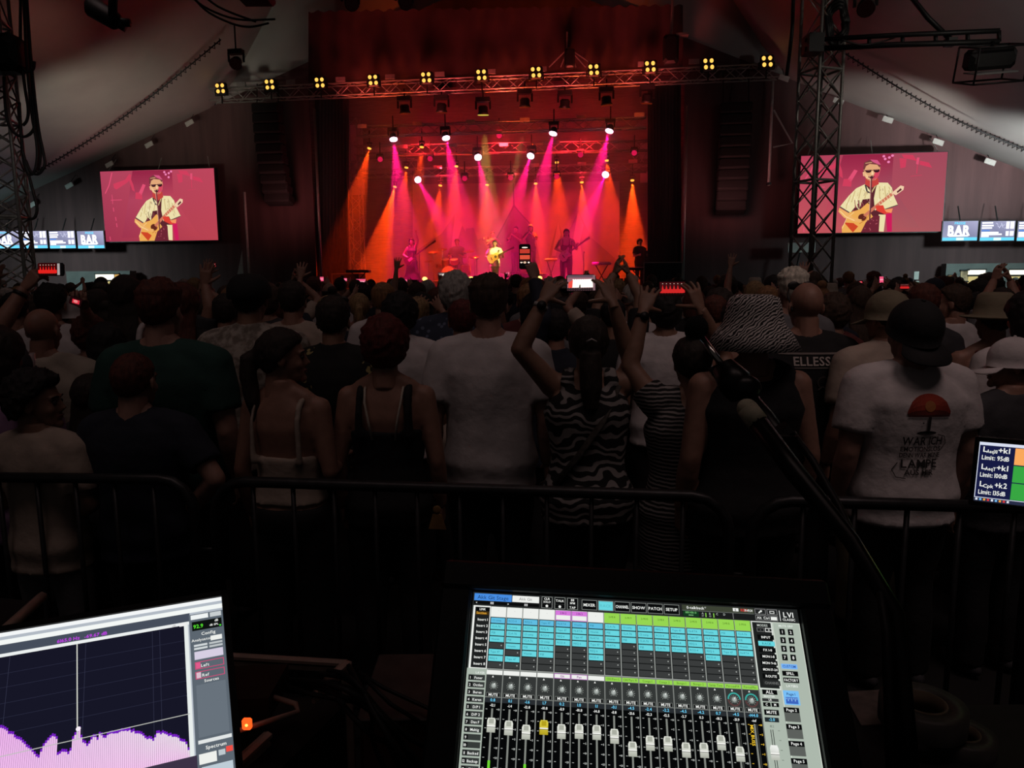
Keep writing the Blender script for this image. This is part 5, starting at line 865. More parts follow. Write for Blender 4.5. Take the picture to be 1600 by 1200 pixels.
# right columns
p.rect(852, 43, 1000, 562, FR, 1); p.rect(856, 46, 912, 236, (30, 32, 32), 2); p.frame(853, 43, 915, 240, 2, WHT, 2); p.text('MODES', 886, 58, 7, (190, 196, 190), z=3); p.frame(868, 62, 890, 74, 1.2, (130, 130, 130), 3); p.frame(893, 62, 915, 74, 1.8, WHT, 3); p.text('+', 904, 72, 8, WHT, z=3); p.text('-', 879, 71, 7, (150, 150, 150), z=3)
for i, s in enumerate(('INPUT', 'RACK', 'FX 1-8', 'MON 1-8', 'MON 9-16', 'MON 17-24', 'ROUTE', 'CHANNEL')): y = 83 + 18.8 * i; p.rect(867, y, 916, y + 14, CY if i == 1 else (40, 42, 42) if i == 7 else BK, 3); p.text(s, 892, y + 10.5, 7, (40, 140, 150) if i == 1 else (110, 112, 110) if i == 7 else WHT, fit=42, z=4)
p.text('MUTE GRP', 957, 56, 6.5, (225, 232, 225), z=2, fit=44); p.frame(917, 43, 1000, 562, 2, (214, 222, 210), 2)
for i in range(8): x, y = 944 + 25 * (i % 2) - (i // 2) * 1.2, 71 + 25 * (i // 2); p.rect(x - 8, y - 9, x + 8, y + 9, BK, 3); p.text(str(i + 1), x, y + 4.5, 9, WHT, z=4)
p.rect(926, 165, 973, 179, (120, 180, 245), 3); p.text('CUSTOM', 949, 175.5, 7.5, (30, 70, 160), fit=38, z=4)
for s, y in (('SPILL', 185), ('FACTORY', 204)): p.rect(926, y, 972, y + 14, BK, 3); p.text(s, 949, y + 10.5, 7.5, WHT, fit=40, z=4)
p.text('LAYERS', 949, 230, 6.5, (235, 240, 235), z=3); p.rect(920, 240, 965, 279, (120, 190, 245), 3); p.text('Page 1', 942, 253, 7, (30, 60, 120), z=4); p.rect(925, 258, 960, 276, (60, 100, 190), 4)
for i in range(7): p.rect(926 + 5 * i, 260, 928 + 5 * i, 264 + (i * 5) % 10, (160, 210, 250), 5)
for i in range(6): y = 286 + 44 * i; p.rect(915, y, 959, y + 14, BK, 3); p.text('Page %d' % (i + 2), 937, y + 10.5, 7.5, WHT, z=4, fit=36); p.rect(915, y + 14, 959, y + 38, (92, 96, 92), 3)
p.rect(860, 241, 903, 254, BK, 3); p.text('ALL', 881, 251.5, 9, WHT, z=4); p.text('MASTER', 879, 262, 6, (225, 230, 225), z=3); p.rect(857, 265, 904, 273, (50, 52, 52), 3); p.text('LR', 880, 271.5, 6, WHT, z=4); p.rect(858, 276, 879, 287, BK, 3); p.rect(882, 276, 903, 287, BK, 3); p.text('C', 868, 284.5, 6.5, WHT, z=4); p.text('M', 892, 284.5, 6.5, WHT, z=4)
p.rect(858, 295, 900, 310, BK, 3); p.text('MUTE', 879, 306, 8, WHT, z=4); p.rect(857, 316, 897, 328, (36, 44, 48), 3); p.text('-2.0', 877, 325, 7.5, (120, 215, 250), z=4); p.text('18.2', 875, 342, 6, (80, 90, 80), z=3, bold=False); p.rect(869, 348, 871, 562, (40, 44, 42), 3); p.rect(875, 348, 877, 562, (40, 44, 42), 3); p.poly([(861, 396), (864, 388), (882, 388), (885, 396), (885, 426), (861, 426)], [WHT, WHT, WHT, WHT, (180, 184, 172), (180, 184, 172)], 5); p.rect(861, 408, 885, 411, (250, 250, 245), 6); p.rect(861, 411, 885, 412.5, (100, 100, 95), 6)
for q in range(8): p.line([(890, 350 + 25 * q), (896, 350 + 25 * q)], 1.2, (90, 100, 90), 3)
p.build('touchscreen', pt(0, 0, .001), U * k, W * k, N, .00012, LIT, t)
# ------------------------------------------------------------------ spectrum analyser screen
B = V((-.372, .9, 1.4469)); U2 = V((.9176, .3975, 0)); W2 = V((.3074, -.7095, -.6341)); N2 = U2.cross(W2).normalized(); N2 = N2 if N2.y < 0 else -N2; E4 = Matrix((U2, -W2, N2)).transposed(); pt = lambda x, y, n=0: B + U2 * (x / 1000) + W2 * (y / 1000) + N2 * n
t = thing('analyser_laptop', 'laptop with a tilted screen showing a pink sound spectrum', 'laptop', pt(-170, 215)); m = MB(); m.bbox(pt(-168, 106, -.008), (.352, .228, .012), .003, E4); obj('lid', m, BLK, t)
for a, b, c, d in ((-346, -8, 8, -.5), (-346, 212, 8, 222), (.5, -8, 8, 222), (-346, -8, -337, 222)): m = MB(); m.box(pt((a + c) / 2, (b + d) / 2, .0), ((c - a) / 1000, (d - b) / 1000, .006), E4); obj('bezel', m, BLK, t)
m = MB(); m.box(pt(-168, 222) - V((0, .12, .012)), (.352, .24, .018), Matrix.Rotation(.409, 3, 'Z')); obj('keyboard_deck', m, BLK, t)
p = Pic(); p.rect(-336, 0, 0, 212, (178, 186, 196), 0); p.rect(-336, 0, 0, 5, (244, 247, 248), 1); p.rect(-336, 9, 0, 15, (244, 248, 246), 1); p.rect(-336, 15, -38, 26, (70, 78, 92), 1); p.rect(-336, 26, -38, 30, (236, 240, 240), 2); p.rect(-336, 30, -43, 186, (22, 22, 38), 2); p.rect(-45, 26, -40.5, 190, (232, 238, 236), 3); p.text('6165.0 Hz', -168, 24.5, 4.2, (196, 60, 235), fit=25, z=3); p.text('-69.67 dB', -140, 24.5, 4.2, (196, 60, 235), fit=25, z=3)
for x in (-80, -72, -225, -236, -150): p.line([(x, 30), (x, 186)], .4, (52, 54, 76), 3)
for y in (50, 66, 84, 100, 117): p.line([(-336, y), (-45, y)], .4, (46, 48, 70), 3)
p.rect(-50, 27, -42, 31, (240, 240, 240), 3); p.text('dB', -56, 30, 3, (200, 200, 200), z=4)
xs = [-336, -300, -260, -228, -212, -199, -190, -188, -186, -180, -175, -174, -168, -162, -160, -157, -154, -150, -146, -140, -136, -134, -130, -112, -98, -88, -82, -78, -64, -55, -50, -46]; ys = [96, 98, 104, 110, 124, 141, 150, 143, 138, 132, 133, 154, 148, 156, 140, 134, 127, 146, 149, 141, 146, 138, 144, 141, 147, 156, 160, 153, 158, 165, 170, 181]
nb = 150
for i in range(nb):
    x = -336 + 291 * i / nb; y = float(np.interp(x, xs, ys)) + rnd.uniform(-1.5, 1.5); a = i / nb; c = (236, 150 + int(75 * a), 236); p.rect(x, y - 3, x + 1.75, y + 6, (120, 30, 200), 3); p.poly([(x, y), (x + 1.75, y), (x + 1.75, 190), (x, 190)], [c, c, (246, 196, 240), (246, 196, 240)], 4)
p.line([(-336, 141.5), (-43, 139)], .9, (190, 192, 186), 5); p.line([(-159, 30), (-154.5, 140)], 1.2, (206, 208, 200), 5); p.disc(-154, 129, 2.4, (250, 240, 250), 6)
p.rect(-336, 186, -38, 212, (60, 50, 70), 5); p.rect(-39, 18, 0, 212, (92, 102, 112), 3); p.rect(-37, 19, -17, 25, (240, 244, 244), 4); p.rect(-15, 19, -2, 25, (200, 206, 208), 4); p.rect(-36, 28, -2, 40, (14, 18, 16), 4); p.text('92.9', -29, 37, 5, (90, 235, 50), fit=11, z=5); p.text('dB', -8, 32, 3, WHT, z=5); p.text('dB SPL', -11, 37, 2.6, WHT, z=5); p.disc(-4, 38, 1.2, (80, 220, 60), 5)
p.text('Config', -18, 47, 4, WHT, z=4); p.text('Analysator', -26, 54, 3.4, WHT, z=4); p.rect(-16, 50, -3, 56, WHT, 4)
for y in (58, 62): p.rect(-35, y, -20, y + 2.6, (210, 216, 218), 4); p.rect(-18, y, -3, y + 2.6, (190, 196, 198), 4)
p.rect(-35, 67, -3, 77, (214, 206, 226), 4); p.frame(-35, 80, -3, 89, .8, (214, 70, 120), 4); p.rect(-34, 81, -29, 88, (226, 90, 140), 5); p.text('Left', -24, 87, 3.6, WHT, z=5); p.frame(-35, 92, -3, 101, .8, (214, 70, 120), 4); p.rect(-34, 93, -29, 100, (220, 190, 205), 5); p.text('Ref', -24, 99, 3.6, WHT, z=5); p.text('Sources', -18, 106, 3.4, WHT, z=4); p.rect(-35, 108, -3, 168, (104, 114, 124), 4); p.rect(-36, 171, -1, 175, (226, 230, 230), 4); p.text('Spectrum', -18, 182, 3.8, WHT, z=4); p.rect(-36, 186, -18, 197, WHT, 6); p.rect(-16, 186, -9, 192, (190, 200, 205), 6); p.rect(-8, 184, -1, 190, (240, 80, 70), 6); p.rect(-34, 200, -2, 210, (190, 205, 215), 6)
p.build('screen', pt(0, 0, .0006), U2 / 1000, W2 / 1000, N2, .00012, LIT, t)
# ------------------------------------------------------------------ sound level screen on the right
Q = P(1531, 690, 2.0); U3 = V((.88, -.47, 0)).normalized(); W3 = V((-.02, -.0, -1)).normalized(); N3 = U3.cross(W3).normalized(); N3 = N3 if N3.y < 0 else -N3; E5 = Matrix((U3, -W3, N3)).transposed(); kk = .166 / 100; pt = lambda x, y, n=0: Q + U3 * (x * kk) + W3 * (y * kk) + N3 * n
t = thing('level_monitor', 'small monitor listing sound level limits at the right edge', 'monitor', pt(80, 130)); m = MB(); m.bbox(pt(88, 50, -.012), (188 * kk, 116 * kk, .02), .004, E5); obj('casing', m, BLK, t)
for a, b, c, d in ((-7, -8, 183, -1), (-7, 101, 183, 108), (-7, -1, -1, 101), (177, -1, 183, 101)): m = MB(); m.box(pt((a + c) / 2, (b + d) / 2), ((c - a) * kk, (d - b) * kk, .008), E5); obj('bezel', m, BLK, t)
m = MB(); m.tube([pt(88, 100, -.03), V((pt(88, 100, -.03).x, pt(88, 100, -.03).y, .02))], .018, 8); obj('pole', m, BLK, t); m = MB(); g = pt(88, 100, -.03)
for a in (0, 2.1, 4.2): m.tube([V((g.x, g.y, .25)), V((g.x + .3 * math.cos(a), g.y + .3 * math.sin(a), .01))], .012, 6)
obj('tripod', m, BLK, t); p = Pic(); p.rect(0, 0, 176, 100, (216, 222, 240), 0); p.rect(1, 5, 175, 93, (22, 26, 66), 1)
for i, (a, s, b, l) in enumerate((('L', 'Aeq30', '+k1', 'Limit: 95dB'), ('L', 'AeqT', '+k1', 'Limit: 100dB'), ('L', 'Cpk', '+k2', 'Limit: 135dB'))):
    y = 5 + 29.3 * i; p.text(a, 6, y + 11, 9, WHT, 'l', z=3); p.text(s, 11, y + 12.5, 6, WHT, 'l', 15, 3); p.text(b, 27, y + 11, 9, WHT, 'l', 17, 3); p.text(l, 24, y + 24, 7.5, WHT, fit=38, z=3); p.rect(50, y + 1, 175, y + 28.6, (250, 168, 92) if i == 0 else (56, 166, 66), 3)
p.rect(0, 94, 176, 100, (40, 44, 70), 3)
for i in range(9): p.rect(2 + 5.5 * i, 95, 5 + 5.5 * i, 98.5, ((230, 235, 245), (120, 190, 240), (235, 160, 60), (220, 60, 60))[i % 4], 4)
p.build('screen', pt(0, 0, .001), U3 * kk, W3 * kk, N3, .0002, LIT, t)
# ------------------------------------------------------------------ microphone boom stand in front of the crowd
BM = mat('boom_black', (.012, .012, .012), .35, .4, .2, 40); t = thing('boom_stand', 'tilted telescopic microphone boom stand with chrome tip and taped end', 'microphone stand', P(1400, 1190, 1.1)); D1 = 1.75
m = MB(); m.tube([P(1094, 524, 1.95), P(1133, 577, 1.88)], .0085, 10); obj('chrome_rod', m, CHROME, t, True); m = MB(); m.ell(P(1088, 512, 1.97), (.032, .04, .032)); m.tube([P(1088, 512, 1.97), P(1096, 526, 1.95)], [.018, .012], 10); obj('windscreen', m, mat('foam_black', (.01, .01, .01), 1, 0, .3, 90, .6), t, True)
m = MB(); m.tube([P(1130, 572, 1.88), P(1148, 598, 1.85), P(1160, 616, 1.83)], [.03, .044, .034], 12); m.ell(P(1165, 607, 1.82), (.04, .03, .034)); obj('clutch', m, BM, t, True); m = MB(); m.tube([P(1158, 606, 1.84), P(1200, 655, 1.75), P(1245, 720, 1.6)], .019, 10); obj('outer_tube', m, BM, t, True)
m = MB(); m.tube([P(1167, 638, 1.62), P(1184, 660, 1.6)], [.023, .024], 12); m.ell(P(1167, 638, 1.62), (.023, .018, .022)); obj('taped_end', m, mat('masking_tape', (.62, .58, .42), .7, 0, .12, 60), t, True); m = MB(); m.tube([P(1183, 659, 1.6), P(1240, 735, 1.5), P(1330, 845, 1.35), P(1400, 960, 1.25), P(1420, 1215, 1.1)], [.022, .021, .016, .016, .018], 10); obj('inner_tube', m, BM, t, True)
m = MB(); m.tube([P(1210, 690, 1.66), P(1236, 676, 1.66)], .03, 10); m.box(P(1222, 692, 1.64), (.05, .05, .04)); obj('clamp', m, BM, t); m = MB(); m.tube([P(1238, 676, 1.66), P(1270, 720, 1.6), P(1310, 790, 1.5), P(1340, 852, 1.42), P(1372, 905, 1.3), P(1385, 990, 1.2), P(1392, 1215, 1.1)], .008, 8); obj('cable', m, CABLE, t, True); m = MB(); m.tube([P(1190, 655, 1.72), P(1214, 684, 1.68)], .006, 6); obj('chrome_strip', m, CHROME, t)
g = P(1415, 1215, 1.1); m = MB(); m.tube([g, V((g.x, g.y, .05))], .018, 8); m.lathe([(0, .05), (.16, .04), (.17, 0), (0, 0)], 20, Matrix.Translation((g.x, g.y, 0))); obj('base', m, BM, t)
# ------------------------------------------------------------------ flight case, cables, small gear at the desk
EDGE = mat('case_edge', (.62, .44, .37), .4, .25, .15, 20); CASE = mat('case_black', (.010, .009, .009), .7, 0, .2, 40, .2)
c1, c2, c3 = Z(345, 1024, .92), Z(541, 1036, .92), Z(362, 1200, .92); t = thing('flight_case', 'open black flight case with worn aluminium edges by the laptop', 'flight case', V((c2.x, c2.y, 0))); dirx = (c1 - c2).normalized(); diry = (c3 - c2).normalized()
m = MB(); L1, L2 = .9, .75; cc = c2 + dirx * L1 / 2 + diry * L2 / 2; rm = Matrix((dirx, UP.cross(dirx), UP)).transposed(); m.prism([(0, 0), (L1, 0), (L1, L2), (0, L2)], V((c2.x, c2.y, .42)), dirx, diry, UP * .4); m.prism([(0, 0), (L1, 0), (L1, L2), (0, L2)], V((c2.x, c2.y, 0)), dirx, diry, UP * .4); obj('body', m, CASE, t)
for a, b in ((c2, c2 + dirx * L1), (c2, c2 + diry * .14), (c2 + diry * .3, c2 + diry * L2)): m = MB(); m.tube([a, b], .012, 6, flat=.6); m.tube([a + UP * -.02, b + UP * -.02], .006, 6); obj('edge_profile', m, EDGE, t)
m = MB(); m.tube([c2 + diry * .50 + V((.012, 0, .005)), c2 + diry * .50 + V((.035, 0, .005)), c2 + diry * .56 + V((.035, 0, .005)), c2 + diry * .56 + V((.012, 0, .005))], .004, 6); obj('latch', m, EDGE, t)
for a in (c2, c2 + dirx * L1): m = MB(); m.tube([V((a.x, a.y, 0)), a], .014, 6); obj('corner_post', m, EDGE, t)
m = MB(); m.prism([(0, 0), (.3, 0), (.3, .14), (.07, .14), (0, .08)], Z(425, 1080, .93) + V((-.27, 0, 0)), (1, .1, 0), (0, -1, 0), UP * .05); t2 = thing('power_unit', 'dark power unit with an orange lit switch in the flight case', 'power unit', Z(400, 1100, .93)); obj('housing', m, mat('unit_dark', (.03, .018, .016), .5), t2); m = MB(); m.tube([Z(420, 1087, .96), Z(462, 1100, .96), Z(466, 1112, .96), Z(372, 1142, .98)], .006, 6); obj('rim', m, EDGE, t2, True); m = MB(); m.bbox(Z(386, 1131, 1.0), (.018, .012, .022), .003); obj('switch', m, glow('rocker_orange', (255, 90, 30), 1.4), t2); m = MB(); m.ell(Z(387, 1130, 1.003) - V((0, .007, 0)), (.003, .002, .003)); obj('switch_lamp', m, glow('rocker_core', (255, 190, 90), 2), t2)
q = Z(636, 1075, .8); t = thing('equipment_box', 'reddish brown box on the floor left of the console', 'box', V((q.x, q.y, 0))); m = MB(); m.bbox(V((q.x, q.y, .4)), (.19, .3, .8), .01); obj('box', m, mat('box_brown', (.10, .035, .025), .6, 0, .2, 15), t); m = MB(); m.bbox(V((q.x, q.y, .805)), (.2, .31, .014), .004); obj('lid', m, mat('box_lid', (.08, .06, .055), .5), t)
paths = []
for i in range(9): a = (440 + 12 * i, 1075 - 3 * i); j = lambda: rnd.uniform(-26, 26); q = [Z(a[0] + j(), a[1] + j() * .5, .93), Z(500 + 8 * i + j(), 1082 - 5 * i + j() * .5, .97 + .03 * (i % 3)), Z(565 + 9 * i + j(), 1115 + 4 * i + j(), .93), Z(600 + 10 * i + j(), 1165 + 6 * i + j(), .8), Z(640 + 10 * i + j(), 1260, .6)]; [q.__setitem__(slice(None), [q[0]] + [p for a_, b_ in zip(q[:-1], q[1:]) for p in (a_.lerp(b_, .25), a_.lerp(b_, .75))] + [q[-1]]) for _ in range(2)]; paths.append(q)
loops('cable_bundle', 'tangled black cables spilling over the flight case edge', paths, .006); loops('cable_bundle', 'black cables drooping across the brown box', [[Z(560, 1050, .9), Z(600, 1075, .88), Z(650, 1098, .84), Z(700, 1120, .84)], [Z(570, 1060, .9), Z(610, 1100, .86), Z(660, 1130, .8), Z(690, 1180, .7)]], .005)
q = Z(40, 965, 1.02); t = thing('flight_case', 'dark flight case with a reddish edge left behind the laptop', 'flight case', V((q.x, q.y, 0))); a, b = Z(-20, 1010, 1.0), Z(66, 932, 1.0); dx = (b - a); m = MB(); m.prism([(0, 0), (1, 0), (1, 1), (0, 1)], V((a.x, a.y, 0)), dx, V((-.5, .1, 0)), UP * .985); obj('body', m, CASE, t); m = MB(); m.tube([a, b], .014, 6); obj('edge_profile', m, EDGE, t, True)
for x, y, z, r_, lab, h in ((1440, 1130, .85, .09, 'stack of adhesive tape rolls right of the console', .05), (1500, 1170, .8, .07, 'small round tape roll at the lower right', .04)):
    q = Z(x, y, z); t = thing('tape_roll', lab, 'tape', q); m = MB(); m.lathe([(r_, 0), (r_, h), (r_ * .55, h), (r_ * .55, 0), (r_, 0)], 24, Matrix.Translation(q)); obj('roll', m, mat('tape_grey', (.06, .055, .05), .5), t, True); m = MB(); m.lathe([(r_ * .55, .0), (r_ * .55, h + .002), (r_ * .5, h + .002), (r_ * .5, 0), (r_ * .55, 0)], 24, Matrix.Translation(q)); obj('core', m, mat('card', (.16, .12, .08), .8), t, True)
q = Z(1470, 1190, .84); t = thing('desk_table', 'dark side table right of the console carrying tape rolls', 'table', V((q.x, q.y, 0))); m = MB(); m.bbox(V((q.x + .05, q.y + .02, .79)), (.62, .5, .03), .008); obj('table_top', m, CASE, t)
for a in (-1, 1):
    for b in (-1, 1): m = MB(); m.tube([V((q.x + .05 + a * .27, q.y + .02 + b * .2, 0)), V((q.x + .05 + a * .27, q.y + .02 + b * .2, .78))], .016, 6); obj('leg', m, BLK, t)
q = Z(1400, 1090, .83); m = MB(); m.prism([(0, 0), (.2, .02), (.22, .16), (.02, .14)], V((q.x - .12, q.y - .08, .806)), (1, 0, 0), (0, 1, 0), UP * .004); tag(obj('paper_sheet', m, mat('paper_grey', (.2, .15, .14), .8)), 'crumpled pale paper sheet on the dark side table', 'paper')
# ------------------------------------------------------------------ phones held up
def phone(lab, px, py, d, w, h, shots, tilt=0, k=1.0, yaw=0, grp=None):
    c = P(px, py, d); t = thing('phone', lab, 'phone', c, grp); rm = Matrix.Rotation(yaw, 3, 'Z') @ Matrix.Rotation(-tilt, 3, 'Y') @ Matrix.Rotation(-.12, 3, 'X'); X, Y, Zv = rm @ V((1, 0, 0)), rm @ V((0, 1, 0)), rm @ V((0, 0, 1)); m = MB(); m.bbox(c, (w, .009, h), .008, rm); obj('case', m, BLK, t); p = Pic(); shots(p)
    p.build('display', c - Y * .0052 - X * (w * .47) + Zv * (h * .46), X * (w * .94 / 100), Zv * (-h * .92 / 100), -Y, .0002, paintmat('phone_picture_%g' % k, k), t); return t
def stage_shot(p, bg=(60, 14, 18), beam=(214, 40, 40), bar=True, x0=0, x1=100):
    p.rect(0, 0, 100, 100, (6, 5, 6), 0); p.rect(x0, 0, x1, 100, bg, 1); w_ = x1 - x0
    for i in range(6): x = x0 + w_ * (.12 + .15 * i); p.poly([(x, 22), (x + w_ * .08, 85), (x - w_ * .08, 85)], beam, 2); p.disc(x, 14, 2.2, (250, 220, 200), 3, n=8)
    p.rect(x0, 55, x1, 82, beam, 2); 
    for i in range(9): p.disc(x0 + w_ * (.06 + .11 * i), 92, w_ * .06, (20, 8, 8), 4, ry=9, n=8)
def white_shot(p):
    p.rect(0, 0, 100, 100, (140, 90, 100), 0); p.rect(0, 0, 100, 16, (90, 70, 80), 1); p.poly([(20, 30), (88, 26), (95, 80), (18, 82)], (255, 246, 232), 1); p.poly([(4, 50), (20, 30), (18, 82), (4, 84)], (220, 70, 60), 2)
    for i in range(9): p.disc(22 + 8 * i, 30, 3.5, (255, 245, 240), 2, n=8)
    for i in range(12): p.disc(4 + 8.4 * i, 92, 5, (40, 30, 32), 3, ry=10, n=8)
    p.poly([(40, 90), (44, 62), (47, 62), (48, 90)], (70, 60, 60), 4); p.rect(92, 0, 100, 100, (120, 90, 96), 3)
def tall_shot(p):
    p.rect(0, 0, 100, 100, (8, 6, 6), 0); p.rect(4, 18, 96, 36, (200, 60, 46), 1); p.rect(4, 36, 96, 42, (40, 20, 20), 2); p.rect(4, 44, 96, 62, (226, 84, 60), 1); p.rect(4, 62, 96, 70, (60, 24, 22), 1); p.disc(50, 11, 28, (245, 230, 215), 2, ry=3); p.disc(50, 76, 14, (226, 190, 160), 2, ry=5); p.disc(18, 76, 12, (240, 220, 200), 2, ry=3); p.disc(86, 76, 10, (250, 240, 230), 2, ry=3.5)
def red_dot(p): p.rect(0, 0, 100, 100, (30, 8, 10), 0); p.poly([(20, 30), (80, 25), (85, 75), (25, 80)], (235, 50, 70), 1); p.disc(50, 50, 18, (255, 150, 150), 2)
def pink_shot(p): p.rect(0, 0, 100, 100, (250, 90, 130), 0); p.rect(8, 40, 92, 60, (255, 170, 190), 1)
phone('landscape phone with a glaring white stage picture held by the zebra dress woman', 908, 442, 3.3, .130, .073, white_shot, 0, 1.25)
phone('landscape phone filming red stage beams over the bun haired woman', 1050, 451, 3.35, .120, .064, stage_shot, 0, .9)
phone('upright phone filming in the raised hand left of centre stage', 820, 401, 4.5, .068, .148, tall_shot, 0, .95)
phone('tilted phone with a red stage picture held high at the far left', 80, 421, 3.6, .125, .062, lambda p: (stage_shot(p, (60, 8, 10), (226, 34, 30), True, 0, 76), p.rect(78, 2, 88, 98, (170, 160, 158), 5)), -.0, 1.0)
phone('small dark phone with a red screen beside the white cap at left', 119, 471, 4.4, .075, .05, red_dot, -.35, .8)
# ------------------------------------------------------------------ people nearest the barrier, built one by one
F_ = figure
A_ = lambda el, wr, **k: dict(el=el, wr=wr, **k)
pz = F_(920, 496, 3.2, 'woman in a zebra dress with dark hair tied low filming with both arms up', sex='f', hr=('lowpony', 'dark'), skin='tan', top=('vest', 'zebra_print'), bottom='black', bw=1.18, arms=(A_((812, 546, 3.15), (850, 468, 3.2), fing=(878, 420, 3.27), hand='phone', palm=(.5, 1, 0)), A_((986, 566, 3.25), (957, 472, 3.2), fing=(940, 424, 3.27), hand='phone', palm=(-.5, 1, 0))))
F_(1082, 527, 3.15, 'woman in a striped dress with a high hair bun filming over the barrier', sex='f', hr=('bun', 'dark'), skin='tan', top=('dress', 'stripe_print'), bw=1.28, yaw=.12, arms=(A_((984, 572, 3.2), (1006, 484, 3.25), fing=(1020, 436, 3.32), hand='phone', palm=(.4, 1, 0)), A_((1132, 560, 3.35), (1094, 482, 3.3), fing=(1079, 436, 3.33), hand='phone', palm=(-.4, 1, 0))))
wt = F_(763, 434, 3.5, 'tall man with short grey brown hair in a plain white tee at centre', hr=('crop', 'brown'), skin='fair', top=('tee', 'white'), bottom='black', bw=1.12, arms=(None, None))
F_(600, 498, 3.12, 'woman with dark red cropped hair in a black tank with pale bra straps', sex='f', hr=('shag', 'red'), skin='warm', top=('tank', 'black'), bottom='black', straps='cream', bw=1.05)
F_(440, 515, 3.05, 'young woman with a long ponytail in a pale camisole turning right', sex='f', hr=('pony', 'dark'), skin='warm', top=('cami', 'grey' if 0 else 'beige'), bottom='black', hyaw=-1.15, yaw=-.2, arms=(None, 'hold'))
F_(247, 441, 3.3, 'broad man with short auburn hair in a dark green shirt', hr=('crop', 'auburn'), skin='fair', top=('tee', 'green'), bottom='black', bw=1.15, hyaw=-.1)
F_(206, 556, 2.98, 'boy with close cropped hair in a black tee leaning on the barrier', hr=('buzz', 'auburn'), skin='fair', top=('tee', 'navy'), bottom='black', hs=1.12, bw=1.1, hyaw=-.1, arms=('fold', 'hip'))
F_(52, 590, 2.95, 'curly haired child in a pale tee holding the barrier, face turned right', hr=('curly', 'black'), skin='tan', top=('tee', 'beige'), bottom='grey', hs=1.12, hyaw=-1.2, yaw=-.2, arms=('hold', 'hold'))
F_(62, 481, 3.85, 'bald man in a cream shirt carrying a drink at the left', hr=('bald', 'dark'), skin='warm', top=('tee', 'cream'), bottom='khaki', bw=1.15, arms=('hold', None))
F_(388, 430, 3.9, 'man with a black bowl cap in a mottled camouflage shirt', hr=('short', 'black'), hat=('bowl', 'black'), skin='tan', top=('shirt', 'camo_print'), bottom='black', bw=1.12)
F_(519, 466, 3.85, 'man in a black flower print shirt with sunglasses on his head', hr=('short', 'dark'), skin='tan', top=('shirt', 'flower_print'), bottom='black', bw=1.08)
F_(1430, 468, 3.15, 'man in a white tee printed with a red lamp, black cap worn backwards', hr=('short', 'black'), hat=('backcap', 'black', .38), hs=1.1, skin='fair', top=('tee', 'white'), bottom='black', bw=1.22, yaw=.06, ho=.02)
F_(1178, 467, 2.95, 'woman in a zebra pattern bucket hat and black sleeveless top', sex='f', hr=('short', 'dark'), hat=('bucket', 'zebra_hat'), skin='warm', top=('vest', 'black'), bottom='black', bw=1.3, yaw=.1)
F_(1262, 441, 3.85, 'shaven headed man in a black band tee, sunglasses pushed up', hr=('bald', 'dark'), skin='warm', top=('tee', 'black'), bottom='black', bw=1.12, hs=1.03)
F_(1240, 422, 4.8, 'tall man with very short white blond hair right of the bucket hat', hr=('crop', 'white'), skin='fair', top=('tee', 'grey'), bottom='black')
F_(1388, 458, 3.7, 'man in a tan cap and beige polo shirt next to the black backwards cap', hr=('short', 'dark'), hat=('cap', 'khaki'), skin='warm', top=('polo', 'beige'), bottom='khaki', bw=1.12, yaw=.2, hyaw=.15)
F_(1556, 466, 4.1, 'person in a brown fedora with a dark band and bare shoulders', sex='f', hr=('short', 'dark'), hat=('fedora', 'khaki'), skin='warm', top=('tank', 'maroon'), bottom='black', bw=1.1)
F_(1584, 532, 3.25, 'person in a white cap turned left near the right edge', hr=('short', 'dark'), hat=('cap', 'white'), skin='warm', top=('tee', 'dkgrey'), bottom='black', hyaw=1.1, yaw=.25)
F_(1612, 458, 3.7, 'dark haired person cut by the right picture edge in a white top', hr=('bob', 'black'), skin='warm', top=('tee', 'white'), bottom='black')
F_(-8, 515, 3.1, 'person in a lilac patterned shirt cut by the left picture edge', hr=('bob', 'dark'), skin='warm', top=('tee', 'lilac'), bottom='black', bw=1.1, sex='f')
F_(-46, 470, 3.5, 'person at the left picture edge stretching an arm up to film', hr=('short', 'dark'), skin='warm', top=('tee', 'dkgrey'), bottom='black', arms=(None, A_((-6, 520, 3.5), (38, 450, 3.6), fing=(66, 414, 3.62), hand='grip', palm=(.5, 1, 0))))
F_(165, 508, 4.0, 'woman with black bobbed hair between the bald man and green shirt', sex='f', hr=('bob', 'black'), skin='warm', top=('tee', 'dkgrey'), bottom='black')
F_(138, 496, 4.6, 'woman with loose brown hair behind the black bobbed woman', sex='f', hr=('shag', 'auburn'), skin='warm', top=('tee', 'beige'), bottom='black')
F_(138, 588, 3.45, 'woman with long dark hair in the gap left of the boy', sex='f', hr=('long', 'dark'), skin='warm', top=('tee', 'dkgrey'), bottom='black')
F_(624, 461, 4.3, 'dark haired man in a white shirt behind the red haired woman', hr=('shag', 'black'), skin='tan', top=('shirt', 'white'), bottom='black', bw=1.08)
F_(712, 428, 4.9, 'grey haired man in a blue patterned shirt', hr=('shag', 'grey'), skin='fair', top=('shirt', 'flower_blue_print'), bottom='denim', bw=1.18)
F_(722, 471, 4.35, 'woman with short red hair left of the tall white tee man', sex='f', hr=('short', 'red'), skin='fair', top=('tank', 'beige'), bottom='black')
F_(838, 460, 4.5, 'person with black bobbed hair behind the raised watch arm', sex='f', hr=('bob', 'black'), skin='warm', top=('tee', 'grey'), bottom='black', bw=1.1)
F_(868, 486, 4.35, 'person in a navy jacket reaching one arm up to film', hr=('short', 'black'), skin='warm', top=('jacket', 'navy'), bottom='black', arms=(A_((850, 500, 4.3), (835, 434, 4.48), fing=(824, 388, 4.5), hand='grip', palm=(-.3, 1, 0)), None))
